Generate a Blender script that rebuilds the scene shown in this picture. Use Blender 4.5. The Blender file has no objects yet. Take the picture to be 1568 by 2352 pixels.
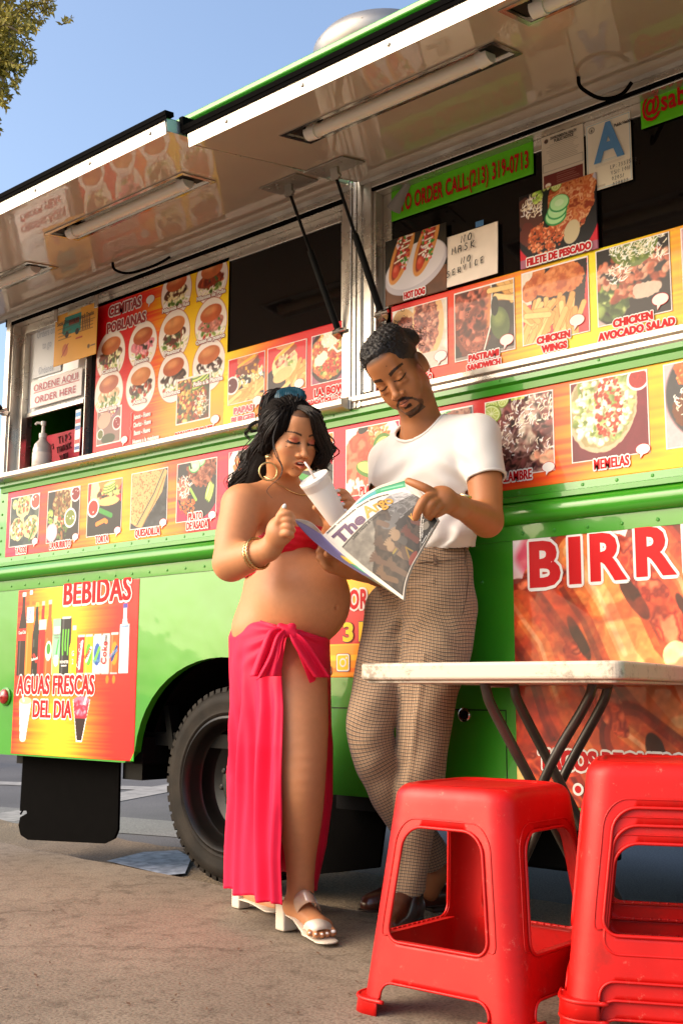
import bpy, bmesh, math, random
import numpy as np
from mathutils import Vector, Matrix
from math import sin, cos, pi, radians, sqrt

random.seed(7)
rng = np.random.default_rng(7)
scn = bpy.context.scene
COL = scn.collection

# ---------------------------------------------------------------- camera
FPX, CX, CY = 2613.0, 784.0, 1176.0          # focal length and centre, in a 1568 x 2352 picture
PITCH = math.atan((1593.0 - CY) / FPX)
YAW = pi - math.atan((784 + 2227) / (FPX / cos(PITCH)))
ROLL = radians(0.25)
CAM = Vector((0.0, -2.80, 0.67))
FW = Vector((cos(YAW) * cos(PITCH), sin(YAW) * cos(PITCH), sin(PITCH)))
rt0 = Vector((sin(YAW), -cos(YAW), 0.0))
up0 = rt0.cross(FW)
RT = rt0 * cos(ROLL) + up0 * sin(ROLL)
UP = -rt0 * sin(ROLL) + up0 * cos(ROLL)
FH = Vector((cos(YAW), sin(YAW), 0.0))       # horizontal forward
cam_data = bpy.data.cameras.new('camera')
cam = bpy.data.objects.new('camera', cam_data)
COL.objects.link(cam)
cam_data.sensor_fit = 'VERTICAL'
cam_data.sensor_height = 36.0
cam_data.sensor_width = 24.0
cam_data.lens = FPX / 2352 * 36.0
cam_data.clip_end = 2000
cam_data.clip_start = 0.05
M = Matrix((RT, UP, -FW)).transposed().to_4x4()
M.translation = CAM
cam.matrix_world = M
scn.camera = cam

def at(px, py, D):
    "the point seen at (px, py) at horizontal distance D from the camera"
    r = FW + RT * ((px - CX) / FPX) - UP * ((py - CY) / FPX)
    return CAM + r * (D / r.dot(FH))
def onY(px, py, Y):
    r = FW + RT * ((px - CX) / FPX) - UP * ((py - CY) / FPX)
    return CAM + r * ((Y - CAM.y) / r.y)
def onZ(px, py, Z=0.0):
    r = FW + RT * ((px - CX) / FPX) - UP * ((py - CY) / FPX)
    return CAM + r * ((Z - CAM.z) / r.z)

# ---------------------------------------------------------------- world, sun, exposure
world = bpy.data.worlds.new('World')
scn.world = world
world.use_nodes = True
wt = world.node_tree
bg = wt.nodes['Background']
sky = wt.nodes.new('ShaderNodeTexSky')
sky.sky_type = 'NISHITA'
sky.sun_disc = False
SUN_EL, SUN_AZ = radians(32), radians(214)     # azimuth measured from +Y towards +X
sky.sun_elevation = SUN_EL
sky.sun_rotation = SUN_AZ
sky.dust_density = 3.5
sky.air_density = 1.0
sky.ozone_density = 1.3
wt.links.new(sky.outputs[0], bg.inputs['Color'])
bg.inputs['Strength'].default_value = 0.15
sun_d = bpy.data.lights.new('sun', 'SUN')
sun = bpy.data.objects.new('sun', sun_d)
COL.objects.link(sun)
sun_d.energy = 1.5
sun_d.angle = radians(66)
sun_d.color = (1.0, 0.75, 0.45)
sdir = Vector((sin(SUN_AZ) * cos(SUN_EL), cos(SUN_AZ) * cos(SUN_EL), sin(SUN_EL)))
sun.rotation_euler = sdir.to_track_quat('Z', 'Y').to_euler()
sun.location = sdir * 20
scn.view_settings.view_transform = 'Standard'
scn.view_settings.look = 'None'
scn.view_settings.exposure = 1.13
scn.view_settings.gamma = 1.0

# ---------------------------------------------------------------- helpers
def lin(c):
    if isinstance(c, str):
        c = c.lstrip('#')
        c = [int(c[i:i + 2], 16) / 255 for i in (0, 2, 4)]
    return tuple(v / 12.92 if v <= 0.04045 else ((v + 0.055) / 1.055) ** 2.4 for v in c)

def link_noise(nt, scale, detail=3, coord='Object', rough=0.55):
    tc = nt.nodes.new('ShaderNodeTexCoord')
    n = nt.nodes.new('ShaderNodeTexNoise')
    n.inputs['Scale'].default_value = scale
    n.inputs['Detail'].default_value = detail
    n.inputs['Roughness'].default_value = rough
    nt.links.new(tc.outputs[coord], n.inputs['Vector'])
    return n

def mat(name, col, rough=0.5, metal=0.0, coat=0.0, var=0.0, vscale=8.0, bump=0.0, bscale=40.0,
        spec=0.5, trans=0.0, sss=0.0, attr=None, aniso=0.0, coord='Object', col2=None, bdist=0.01, emis=0.0,
        rvar=0.0, sheen=0.0):
    m = bpy.data.materials.new(name)
    m.use_nodes = True
    nt = m.node_tree
    b = nt.nodes['Principled BSDF']
    c = lin(col) if isinstance(col, str) else col
    b.inputs['Base Color'].default_value = (*c, 1)
    b.inputs['Roughness'].default_value = rough
    b.inputs['Metallic'].default_value = metal
    b.inputs['Coat Weight'].default_value = coat
    b.inputs['Coat Roughness'].default_value = 0.04
    b.inputs['Specular IOR Level'].default_value = spec
    b.inputs['Transmission Weight'].default_value = trans
    b.inputs['Sheen Weight'].default_value = sheen
    if sss:
        b.inputs['Subsurface Weight'].default_value = sss
        b.inputs['Subsurface Radius'].default_value = (0.012, 0.004, 0.002)
        b.inputs['Subsurface Scale'].default_value = 1.0
    src = None
    if attr:
        a = nt.nodes.new('ShaderNodeVertexColor')
        a.layer_name = attr
        src = a.outputs['Color']
    if var or col2 is not None:
        n = link_noise(nt, vscale, 5, coord)
        mx = nt.nodes.new('ShaderNodeMix')
        mx.data_type = 'RGBA'
        ra = nt.nodes.new('ShaderNodeMapRange')
        ra.inputs['From Min'].default_value = 0.35
        ra.inputs['From Max'].default_value = 0.65
        nt.links.new(n.outputs['Fac'], ra.inputs['Value'])
        nt.links.new(ra.outputs[0], mx.inputs['Factor'])
        if col2 is not None:
            c2 = lin(col2) if isinstance(col2, str) else col2
            mx.inputs['A'].default_value = (*c, 1)
            mx.inputs['B'].default_value = (*c2, 1)
        else:
            mx.blend_type = 'MULTIPLY'
            k = 1 - var
            sub = nt.nodes.new('ShaderNodeMix')
            sub.data_type = 'RGBA'
            sub.inputs['A'].default_value = (k, k, k, 1)
            sub.inputs['B'].default_value = (1, 1, 1, 1)
            nt.links.new(ra.outputs[0], sub.inputs['Factor'])
            mx.inputs['Factor'].default_value = 1.0
            for l in list(mx.inputs['Factor'].links):
                nt.links.remove(l)
            if src is not None:
                nt.links.new(src, mx.inputs['A'])
            else:
                mx.inputs['A'].default_value = (*c, 1)
            nt.links.new(sub.outputs['Result'], mx.inputs['B'])
        src = mx.outputs['Result']
    if src is not None:
        nt.links.new(src, b.inputs['Base Color'])
    if rvar:
        n = link_noise(nt, vscale * 1.7, 4, coord)
        ra = nt.nodes.new('ShaderNodeMapRange')
        ra.inputs['From Min'].default_value = 0.3
        ra.inputs['From Max'].default_value = 0.7
        ra.inputs['To Min'].default_value = max(0.02, rough - rvar)
        ra.inputs['To Max'].default_value = rough + rvar
        nt.links.new(n.outputs['Fac'], ra.inputs['Value'])
        nt.links.new(ra.outputs[0], b.inputs['Roughness'])
    if bump:
        n = link_noise(nt, bscale, 4, coord)
        bp = nt.nodes.new('ShaderNodeBump')
        bp.inputs['Strength'].default_value = bump
        bp.inputs['Distance'].default_value = bdist
        nt.links.new(n.outputs['Fac'], bp.inputs['Height'])
        nt.links.new(bp.outputs['Normal'], b.inputs['Normal'])
        if coat:
            nt.links.new(bp.outputs['Normal'], b.inputs['Coat Normal'])
    if emis:
        b.inputs['Emission Color'].default_value = (*c, 1)
        b.inputs['Emission Strength'].default_value = emis
    return m

class MB:
    "collects geometry; build() links it as one mesh object"
    def __init__(s):
        s.v, s.f, s.mi, s.cur = [], [], [], 0
    def add(s, vs, fs):
        o = len(s.v)
        s.v.extend([tuple(p) for p in vs])
        s.f.extend([tuple(i + o for i in f) for f in fs])
        s.mi.extend([s.cur] * len(fs))
        return s
    def box(s, x0, x1, y0, y1, z0, z1):
        vs = [(x0, y0, z0), (x1, y0, z0), (x1, y1, z0), (x0, y1, z0), (x0, y0, z1), (x1, y0, z1), (x1, y1, z1), (x0, y1, z1)]
        return s.add(vs, [(0, 3, 2, 1), (4, 5, 6, 7), (0, 1, 5, 4), (1, 2, 6, 5), (2, 3, 7, 6), (3, 0, 4, 7)])
    def bar(s, a, b, w, t, up=(0, 0, 1)):
        a, b = Vector(a), Vector(b)
        d = (b - a).normalized()
        u = Vector(up)
        u = (u - d * u.dot(d)).normalized()
        r = d.cross(u)
        vs = []
        for p in (a, b):
            for (i, j) in ((-1, -1), (1, -1), (1, 1), (-1, 1)):
                vs.append(p + r * (i * w / 2) + u * (j * t / 2))
        return s.add(vs, [(0, 3, 2, 1), (4, 5, 6, 7), (0, 1, 5, 4), (1, 2, 6, 5), (2, 3, 7, 6), (3, 0, 4, 7)])
    def sweep(s, prof, a, b, ax='x'):
        "closed profile of (y, z) points extruded along x from a to b"
        n = len(prof)
        vs = [(a, p[0], p[1]) for p in prof] + [(b, p[0], p[1]) for p in prof]
        fs = [(i, (i + 1) % n, n + (i + 1) % n, n + i) for i in range(n)]
        fs += [tuple(range(n - 1, -1, -1)), tuple(range(n, 2 * n))]
        return s.add(vs, fs)
    def prism(s, pts, y0, y1):
        "(x, z) outline given depth in y"
        n = len(pts)
        vs = [(p[0], y0, p[1]) for p in pts] + [(p[0], y1, p[1]) for p in pts]
        fs = [(i, (i + 1) % n, n + (i + 1) % n, n + i) for i in range(n)]
        fs += [tuple(range(n - 1, -1, -1)), tuple(range(n, 2 * n))]
        return s.add(vs, fs)
    def tube(s, pts, r, n=10, cap=True, closed=False):
        pts = [Vector(p) for p in pts]
        m = len(pts)
        rs = r if isinstance(r, (list, tuple)) else [r] * m
        u = None
        vs = []
        for i, p in enumerate(pts):
            if closed:
                d = pts[(i + 1) % m] - pts[i - 1]
            else:
                d = pts[min(i + 1, m - 1)] - pts[max(i - 1, 0)]
            d.normalize()
            if u is None:
                u = d.orthogonal().normalized()
            u = (u - d * u.dot(d)).normalized()
            w = d.cross(u)
            for k in range(n):
                a = 2 * pi * k / n
                vs.append(p + (u * cos(a) + w * sin(a)) * rs[i])
        fs = []
        for i in range(m if closed else m - 1):
            for k in range(n):
                j = (i + 1) % m
                fs.append((i * n + k, i * n + (k + 1) % n, j * n + (k + 1) % n, j * n + k))
        if cap and not closed:
            fs.append(tuple(range(n - 1, -1, -1)))
            fs.append(tuple(range((m - 1) * n, m * n)))
        return s.add(vs, fs)
    def lathe(s, prof, org=(0, 0, 0), axis=(0, 0, 1), n=32, caps=True):
        "prof: list of (radius, height) along axis"
        ax = Vector(axis).normalized()
        u = ax.orthogonal().normalized()
        w = ax.cross(u)
        o = Vector(org)
        vs = []
        for (r, h) in prof:
            for k in range(n):
                a = 2 * pi * k / n
                vs.append(o + ax * h + (u * cos(a) + w * sin(a)) * max(r, 1e-5))
        fs = []
        for i in range(len(prof) - 1):
            for k in range(n):
                fs.append((i * n + k, i * n + (k + 1) % n, (i + 1) * n + (k + 1) % n, (i + 1) * n + k))
        if caps:
            fs.append(tuple(range(n - 1, -1, -1)))
            fs.append(tuple(range((len(prof) - 1) * n, len(prof) * n)))
        return s.add(vs, fs)
    def grid(s, fn, nu, nv, closed_u=False):
        vs = [fn(i / (nu if closed_u else nu - 1), j / (nv - 1)) for j in range(nv) for i in range(nu)]
        fs = []
        for j in range(nv - 1):
            for i in range(nu if closed_u else nu - 1):
                i2 = (i + 1) % nu
                fs.append((j * nu + i, j * nu + i2, (j + 1) * nu + i2, (j + 1) * nu + i))
        return s.add(vs, fs)
    def build(s, name, mats, parent=None, smooth=False, bevel=0.0, auto=None, seg=2):
        me = bpy.data.meshes.new(name)
        me.from_pydata(s.v, [], s.f)
        bm = bmesh.new(); bm.from_mesh(me)
        bmesh.ops.recalc_face_normals(bm, faces=bm.faces)
        bm.to_mesh(me); bm.free()
        if not isinstance(mats, (list, tuple)):
            mats = [mats]
        for m in mats:
            me.materials.append(m)
        if len(mats) > 1:
            me.polygons.foreach_set('material_index', s.mi)
        if smooth:
            me.polygons.foreach_set('use_smooth', [True] * len(me.polygons))
            if auto:
                try:
                    me.set_sharp_from_angle(angle=radians(auto))
                except Exception:
                    pass
        o = bpy.data.objects.new(name, me)
        COL.objects.link(o)
        if parent is not None:
            o.parent = parent
        if bevel:
            bv = o.modifiers.new('bevel', 'BEVEL')
            bv.width = bevel; bv.segments = seg; bv.limit_method = 'ANGLE'; bv.angle_limit = radians(35)
        return o

def tag(o, label=None, cat=None, group=None, kind=None):
    if label: o['label'] = label
    if cat: o['category'] = cat
    if group: o['group'] = group
    if kind: o['kind'] = kind
    return o
def empty(name, loc=(0, 0, 0)):
    o = bpy.data.objects.new(name, None)
    o.location = loc
    o.empty_display_size = 0.1
    COL.objects.link(o)
    return o
def keep(o, parent):
    "parent an object built in world coordinates under an offset thing"
    o.parent = parent
    o.matrix_parent_inverse = Matrix.Translation(parent.location).inverted() if parent.rotation_euler[:] == (0, 0, 0) else parent.matrix_basis.inverted()
    return o
def children_of(o):
    return [c for c in bpy.data.objects if c.parent == o]
def copy_tree(o, parent=None):
    c = o.copy(); COL.objects.link(c); c.parent = parent
    if parent is not None:
        c.matrix_parent_inverse = o.matrix_parent_inverse.copy()
    for ch in children_of(o):
        copy_tree(ch, c)
    return c
def stripes_path(p, n=8):
    "Catmull-Rom through p"
    p = [Vector(q) for q in p]
    out = []
    for i in range(len(p) - 1):
        p0, p1, p2, p3 = p[max(i - 1, 0)], p[i], p[i + 1], p[min(i + 2, len(p) - 1)]
        for k in range(n):
            t = k / n
            out.append(0.5 * ((2 * p1) + (p2 - p0) * t + (2 * p0 - 5 * p1 + 4 * p2 - p3) * t * t + (3 * p1 - p0 - 3 * p2 + p3) * t ** 3))
    out.append(p[-1])
    return out
# ---------------------------------------------------------------- materials of the place
M = {}
M['green'] = mat('green_paint', (0.034, 0.28, 0.010), rough=0.36, coat=0.8, spec=.3, var=0.16, vscale=2.6, bump=0.16, bscale=1.3, bdist=0.05)
M['green_trim'] = mat('green_trim_paint', (0.032, 0.25, 0.010), rough=0.28, coat=0.45, spec=.35, var=0.08, vscale=3, bump=0.12, bscale=3, bdist=0.02)
M['steel'] = mat('brushed_aluminium', (0.66, 0.62, 0.56), rough=0.30, metal=0.85, var=0.16, vscale=5, bump=0.10, bscale=30, bdist=0.004, rvar=0.12)
M['steel_dark'] = mat('weathered_aluminium', (0.42, 0.39, 0.35), rough=0.42, metal=0.8, var=0.3, vscale=9, rvar=0.1)
M['bright'] = mat('polished_steel', (0.55, 0.52, 0.47), rough=0.14, metal=1.0, var=0.1, vscale=12)
M['laminate'] = mat('beige_glossy_laminate', (0.46, 0.38, 0.30), rough=0.35, coat=1.0, var=0.10, vscale=2.2, bump=0.06, bscale=2.0, bdist=0.03)
M['laminate'].node_tree.nodes['Principled BSDF'].inputs['Coat IOR'].default_value = 1.62
M['laminate'].node_tree.nodes['Principled BSDF'].inputs['Coat Roughness'].default_value = 0.015
M['rubber'] = mat('black_rubber', (0.0022, 0.002, 0.002), rough=0.8, spec=0.03, var=0.3, vscale=20)
M['tyre'] = mat('tyre_rubber', (0.006, 0.005, 0.004), rough=0.65, spec=.18, col2=(0.020, 0.016, 0.012), vscale=9, bump=0.2, bscale=90, bdist=0.003)
M['black'] = mat('black_paint', (0.003, 0.003, 0.003), rough=0.5, spec=.15, var=0.3, vscale=10)
M['rim'] = mat('black_wheel_steel', (0.006, 0.005, 0.004), rough=0.35, spec=.35, var=0.4, vscale=14)
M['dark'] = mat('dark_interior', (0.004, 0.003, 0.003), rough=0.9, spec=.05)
M['glass'] = mat('dark_tinted_glass', (0.004, 0.003, 0.003), rough=0.05, spec=0.28)
M['clear'] = mat('clear_glass', (0.85, 0.88, 0.9), rough=0.03, trans=0.0, spec=0.6)
M['tube'] = mat('lamp_tube_white', (0.72, 0.68, 0.60), rough=0.35, coat=0.3)
M['white_plastic'] = mat('white_plastic', (0.72, 0.70, 0.66), rough=0.4, coat=0.2)
M['foil'] = mat('galvanised_steel', (0.33, 0.32, 0.31), rough=0.45, metal=0.9, var=0.3, vscale=6)
M['light_green'] = mat('pale_green_paint', (0.30, 0.42, 0.34), rough=0.5, var=0.25, vscale=9)
M['red_lens'] = mat('red_lens', (0.42, 0.02, 0.015), rough=0.15, coat=0.8, var=0.2, vscale=30)

# ---------------------------------------------------------------- ground
XL, XR = -4.52, 1.9           # ends of the truck body
KX = [(-60, 4.6), (-12, 0.78), (-4.65, 0.17), (-3.39, 0.085), (-2.6, 0.03), (2, -0.06), (40, -2.0)]
def concrete():
    m = bpy.data.materials.new('worn_concrete')
    m.use_nodes = True
    nt = m.node_tree; b = nt.nodes['Principled BSDF']
    n1 = link_noise(nt, 1.3, 6); n2 = link_noise(nt, 14, 6, rough=0.7); n3 = link_noise(nt, 120, 3)
    cr = nt.nodes.new('ShaderNodeValToRGB')
    cr.color_ramp.elements[0].position = 0.3; cr.color_ramp.elements[0].color = (0.175, 0.135, 0.096, 1)
    cr.color_ramp.elements[1].position = 0.72; cr.color_ramp.elements[1].color = (0.275, 0.220, 0.162, 1)
    nt.links.new(n1.outputs['Fac'], cr.inputs['Fac'])
    cr2 = nt.nodes.new('ShaderNodeValToRGB')
    cr2.color_ramp.elements[0].position = 0.30; cr2.color_ramp.elements[0].color = (0.42, 0.38, 0.34, 1)
    cr2.color_ramp.elements[1].position = 0.5; cr2.color_ramp.elements[1].color = (1, 1, 1, 1)
    nt.links.new(n2.outputs['Fac'], cr2.inputs['Fac'])
    cr3 = nt.nodes.new('ShaderNodeValToRGB')
    cr3.color_ramp.elements[0].position = 0.36; cr3.color_ramp.elements[0].color = (0.62, 0.59, 0.56, 1)
    cr3.color_ramp.elements[1].position = 0.55; cr3.color_ramp.elements[1].color = (1.05, 1.05, 1.05, 1)
    nt.links.new(n3.outputs['Fac'], cr3.inputs['Fac'])
    a = nt.nodes.new('ShaderNodeMix'); a.data_type = 'RGBA'; a.blend_type = 'MULTIPLY'; a.inputs['Factor'].default_value = 0.8
    nt.links.new(cr.outputs[0], a.inputs['A']); nt.links.new(cr2.outputs[0], a.inputs['B'])
    c = nt.nodes.new('ShaderNodeMix'); c.data_type = 'RGBA'; c.blend_type = 'MULTIPLY'; c.inputs['Factor'].default_value = 1
    nt.links.new(a.outputs['Result'], c.inputs['A']); nt.links.new(cr3.outputs[0], c.inputs['B'])
    n4 = link_noise(nt, 4.2, 7, rough=0.62); r4 = nt.nodes.new('ShaderNodeValToRGB'); r4.color_ramp.elements[0].position = 0.60; r4.color_ramp.elements[0].color = (1, 1, 1, 1); r4.color_ramp.elements[1].position = 0.70; r4.color_ramp.elements[1].color = (0.76, 0.73, 0.70, 1)
    nt.links.new(n4.outputs['Fac'], r4.inputs['Fac'])
    vo = nt.nodes.new('ShaderNodeTexVoronoi'); vo.feature = 'DISTANCE_TO_EDGE'; vo.inputs['Scale'].default_value = 0.55
    nw = link_noise(nt, 3.0, 5); tcv = nt.nodes.new('ShaderNodeTexCoord'); ad = nt.nodes.new('ShaderNodeVectorMath'); ad.operation = 'MULTIPLY_ADD'; ad.inputs[1].default_value = (.5, .5, .5)
    nt.links.new(nw.outputs['Color'], ad.inputs[0]); nt.links.new(tcv.outputs['Object'], ad.inputs[2]); nt.links.new(ad.outputs[0], vo.inputs['Vector'])
    rv = nt.nodes.new('ShaderNodeValToRGB'); rv.color_ramp.elements[0].position = 0.0015; rv.color_ramp.elements[0].color = (0.62, 0.59, 0.56, 1); rv.color_ramp.elements[1].position = 0.005; rv.color_ramp.elements[1].color = (1, 1, 1, 1)
    nt.links.new(vo.outputs['Distance'], rv.inputs['Fac'])
    for q_ in (r4, rv):
        e = nt.nodes.new('ShaderNodeMix'); e.data_type = 'RGBA'; e.blend_type = 'MULTIPLY'; e.inputs['Factor'].default_value = 1
        nt.links.new(c.outputs['Result'], e.inputs['A']); nt.links.new(q_.outputs[0], e.inputs['B']); c = e
    nt.links.new(c.outputs['Result'], b.inputs['Base Color'])
    b.inputs['Roughness'].default_value = 0.85
    bp = nt.nodes.new('ShaderNodeBump'); bp.inputs['Strength'].default_value = 0.35; bp.inputs['Distance'].default_value = 0.006
    nt.links.new(n3.outputs['Fac'], bp.inputs['Height']); nt.links.new(bp.outputs[0], b.inputs['Normal'])
    return m
def asphalt(name, c0, c1, gs=220, bump=0.6):
    m = bpy.data.materials.new(name)
    m.use_nodes = True
    nt = m.node_tree; b = nt.nodes['Principled BSDF']
    n1 = link_noise(nt, 0.8, 6); n3 = link_noise(nt, gs, 2, rough=0.8)
    cr = nt.nodes.new('ShaderNodeValToRGB')
    cr.color_ramp.elements[0].position = 0.33; cr.color_ramp.elements[0].color = (*c0, 1)
    cr.color_ramp.elements[1].position = 0.68; cr.color_ramp.elements[1].color = (*c1, 1)
    nt.links.new(n3.outputs['Fac'], cr.inputs['Fac'])
    cr2 = nt.nodes.new('ShaderNodeValToRGB')
    cr2.color_ramp.elements[0].position = 0.3; cr2.color_ramp.elements[0].color = (0.65, 0.65, 0.65, 1)
    cr2.color_ramp.elements[1].position = 0.7; cr2.color_ramp.elements[1].color = (1.15, 1.15, 1.15, 1)
    nt.links.new(n1.outputs['Fac'], cr2.inputs['Fac'])
    c = nt.nodes.new('ShaderNodeMix'); c.data_type = 'RGBA'; c.blend_type = 'MULTIPLY'; c.inputs['Factor'].default_value = 1
    nt.links.new(cr.outputs[0], c.inputs['A']); nt.links.new(cr2.outputs[0], c.inputs['B'])
    nt.links.new(c.outputs['Result'], b.inputs['Base Color'])
    b.inputs['Roughness'].default_value = 0.8
    bp = nt.nodes.new('ShaderNodeBump'); bp.inputs['Strength'].default_value = bump; bp.inputs['Distance'].default_value = 0.008
    nt.links.new(n3.outputs['Fac'], bp.inputs['Height']); nt.links.new(bp.outputs[0], b.inputs['Normal'])
    return m
M['concrete'] = concrete()
M['asphalt'] = asphalt('road_asphalt', (0.05, 0.048, 0.05), (0.15, 0.145, 0.15), 120)
M['gutter'] = asphalt('worn_gutter_aggregate', (0.09, 0.062, 0.038), (0.30, 0.225, 0.145), 110, 0.9)
M['paint_white'] = mat('worn_road_paint', (0.30, 0.29, 0.28), rough=0.8, var=0.35, vscale=14)

g = MB(); g.add([(-400, -300, -0.05), (400, -300, -0.05), (400, 500, -0.05), (-400, 500, -0.05)], [(0, 1, 2, 3)])
tag(g.build('road', M['asphalt']), kind='structure')
g = MB()
for i in range(len(KX) - 1):
    (xa, ya), (xb, yb) = KX[i], KX[i + 1]
    n = max(1, int(min(60, (xb - xa) / 0.09)))
    for k in range(n):
        x0, x1 = xa + (xb - xa) * k / n, xa + (xb - xa) * (k + 1) / n
        y0, y1 = ya + (yb - ya) * k / n, ya + (yb - ya) * (k + 1) / n
        j0 = 0.012 * sin(x0 * 37) * sin(x0 * 91 + 1); j1 = 0.012 * sin(x1 * 37) * sin(x1 * 91 + 1)
        g.add([(x0, -30, 0), (x1, -30, 0), (x1, y1 + j1, 0), (x0, y0 + j0, 0), (x0, y0 + j0 + .01, -0.06), (x1, y1 + j1 + .01, -0.06)],
              [(0, 1, 2, 3), (3, 2, 5, 4)])
tag(g.build('sidewalk', M['concrete']), kind='structure')
# rough gutter strip between the sidewalk and the road
g = MB()
g.grid(lambda u, v: (-6 + 9 * u, 0.02 + (-6 + 9 * u) * -0.03 + 0.62 * v + 0.02 * sin(u * 60),
                     -0.028 + 0.004 * sin(u * 57) * sin(v * 9) + 0.002 * sin(u * 211 + v * 13)), 240, 14)
tag(g.build('gutter', M['gutter'], smooth=True), kind='structure')
# second asphalt layer edges, painted stall lines beyond the truck
g = MB()
a0, a1 = onZ(265, 1828, -0.046), onZ(345, 1838, -0.046)
for (pa, pb, w) in (((262, 1832), (372, 1812), 0.16), ((262, 1808), (372, 1812), 0.14)):
    A, B = onZ(*pa, -0.046), onZ(*pb, -0.046)
    d = (B - A).normalized(); nrm = Vector((-d.y, d.x, 0)) * w
    A = A - d * 1.5; B = B + d * 3
    g.add([A - nrm, B - nrm, B + nrm, A + nrm], [(0, 1, 2, 3)])
    g.v = [(p[0], p[1], -0.046 + 0.0006 * (i // 4)) for i, p in enumerate(g.v)]
tag(g.build('parking_line', M['paint_white']), kind='structure')
g = MB()
g.add([onZ(-200, 1836, -.047), onZ(420, 1888, -.047), onZ(440, 1925, -.047), onZ(-200, 1878, -.047)], [(0, 1, 2, 3)])
M['patch'] = asphalt('pale_asphalt_patch', (0.11, 0.11, 0.105), (0.25, 0.245, 0.235), 90)
tag(g.build('road_patch', M['patch']), kind='structure')
g = MB()
p = [onZ(245, 1983, -.049 + .02), onZ(330, 1962, -.029), onZ(408, 1958, -.029), onZ(440, 1975, -.029), onZ(425, 2012, -.029), onZ(385, 2016, -.029), onZ(300, 1996, -.029)]
g.add([(q.x, q.y, -.019) for q in p], [tuple(range(7))])
M['puddle'] = mat('blue_chalk_on_road', (0.34, 0.38, 0.48), rough=0.5, col2=(0.10, 0.11, 0.15), vscale=22)
tag(g.build('road_mark', M['puddle']), kind='structure')

# ---------------------------------------------------------------- the truck
truck = empty('food_truck', (-1.3, 1.0, 0))
tag(truck, 'bright green food truck covered in red and yellow menu prints, serving windows propped open', 'food truck')
def T(o):                                     # parent under the truck, keep world coordinates
    return keep(o, truck)
# lower side panel with wheel arch
WX, WZ, WR = -3.03, 0.350, 0.352
arch = []
for k in range(0, 25):
    t = pi - pi * k / 24 * 1.0
    arch.append((WX + 0.475 * cos(t), 0.372 + 0.425 * max(0, sin(t)) ** 0.85))
low = [(XL, 0.405), (-3.56, 0.405), (-3.515, 0.44)] + [(x, max(z, 0.40)) for x, z in arch[1:-1]] + [(-2.55, 0.35), (XR, 0.35), (XR, 1.115), (XL, 1.115)]
T(MB().prism(low, 0.0, 0.03).build('side_panel', M['green']))
T(MB().prism([(XL, 1.255), (XR, 1.255), (XR, 1.60), (XL, 1.60)], 0.0, 0.03).build('side_panel', M['green']))
T(MB().prism([(XL, 2.385), (XR, 2.385), (XR, 2.93), (XL, 2.93)], 0.0, 0.03).build('side_panel', M['green']))
# belt moulding: flange, half-round roll, flange
prof = [(0.03, 1.112)] + [(-0.004, 1.112), (-0.006, 1.150)]
for k in range(0, 11):
    a = -pi / 2 + pi * k / 10
    prof.append((-0.006 - 0.030 * cos(a), 1.187 + 0.032 * sin(a)))
prof += [(-0.016, 1.222), (-0.016, 1.236), (-0.006, 1.240), (-0.004, 1.262), (0.03, 1.262)]
T(MB().sweep(prof, XL, XR).build('belt_moulding', M['green_trim'], smooth=True, auto=40))
# green ledge rail under the counter
T(MB().sweep([(0.03, 1.556), (-0.008, 1.556), (-0.010, 1.575), (-0.020, 1.583), (-0.020, 1.606), (0.03, 1.606)], XL + 0.02, XR).build('rail', M['green_trim']))
# rivets, joined: a few pixels each
r = MB()
def rivet(x, z, rad=0.006, y=0.0):
    r.lathe([(rad, 0.0), (rad * 0.85, rad * 0.45), (rad * 0.35, rad * 0.7)], (x, y, z), (0, -1, 0), n=8)
x = XL + 0.02
while x < 0.5:
    rivet(x, 1.250, y=-0.003); rivet(x + 0.01, 1.130, y=-0.004)
    x += 0.105
x = XL + 0.06
while x < 0.5:
    rivet(x, 1.594, 0.005, -0.019); x += 0.33
for z in np.arange(1.28, 1.58, 0.06): rivet(XL + 0.025, z, 0.006)
for z in np.arange(0.45, 1.1, 0.09): rivet(XL + 0.012, z, 0.006)
for (px, py) in ((664, 1408), (1064, 1490), (1107, 1338), (1795, 1490)):
    q = onY(px, py, 0); rivet(q.x, q.z)
o = T(r.build('rivets', M['green_trim'])); o['kind'] = 'stuff'
# roof, ends, floor, far side
T(MB().box(XL, XR, 0.0 - 0.02, 2.15, 2.932, 2.96).build('roof', M['green_trim'], bevel=0.006))
T(MB().box(XL, XL + 0.03, 0.032, 2.15, 0.405, 2.931).build('rear_panel', M['green']))
T(MB().box(XL, XR, 2.12, 2.15, 0.40, 2.93).build('far_panel', M['green']))
T(MB().box(XL + .03, XR, 0.10, 2.11, 0.47, 0.52).build('chassis', M['black']))
T(MB().box(XR - 0.03, XR, 0.032, 2.11, 0.40, 2.93).build('front_panel', M['green']))
fr = MB()
fr.box(-4.4, 1.6, 0.55, 0.68, 0.36, 0.468); fr.box(-4.4, 1.6, 1.45, 1.58, 0.36, 0.468)
fr.box(-4.47, -4.38, 0.12, 2.0, 0.36, 0.468); fr.box(-3.72, -3.60, 0.12, 1.9, 0.33, 0.468)
T(fr.build('chassis_frame', M['black']))
T(MB().box(-2.53, XR - .1, 0.06, 0.09, 0.30, 0.47).build('side_skirt', M['black']))
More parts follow.
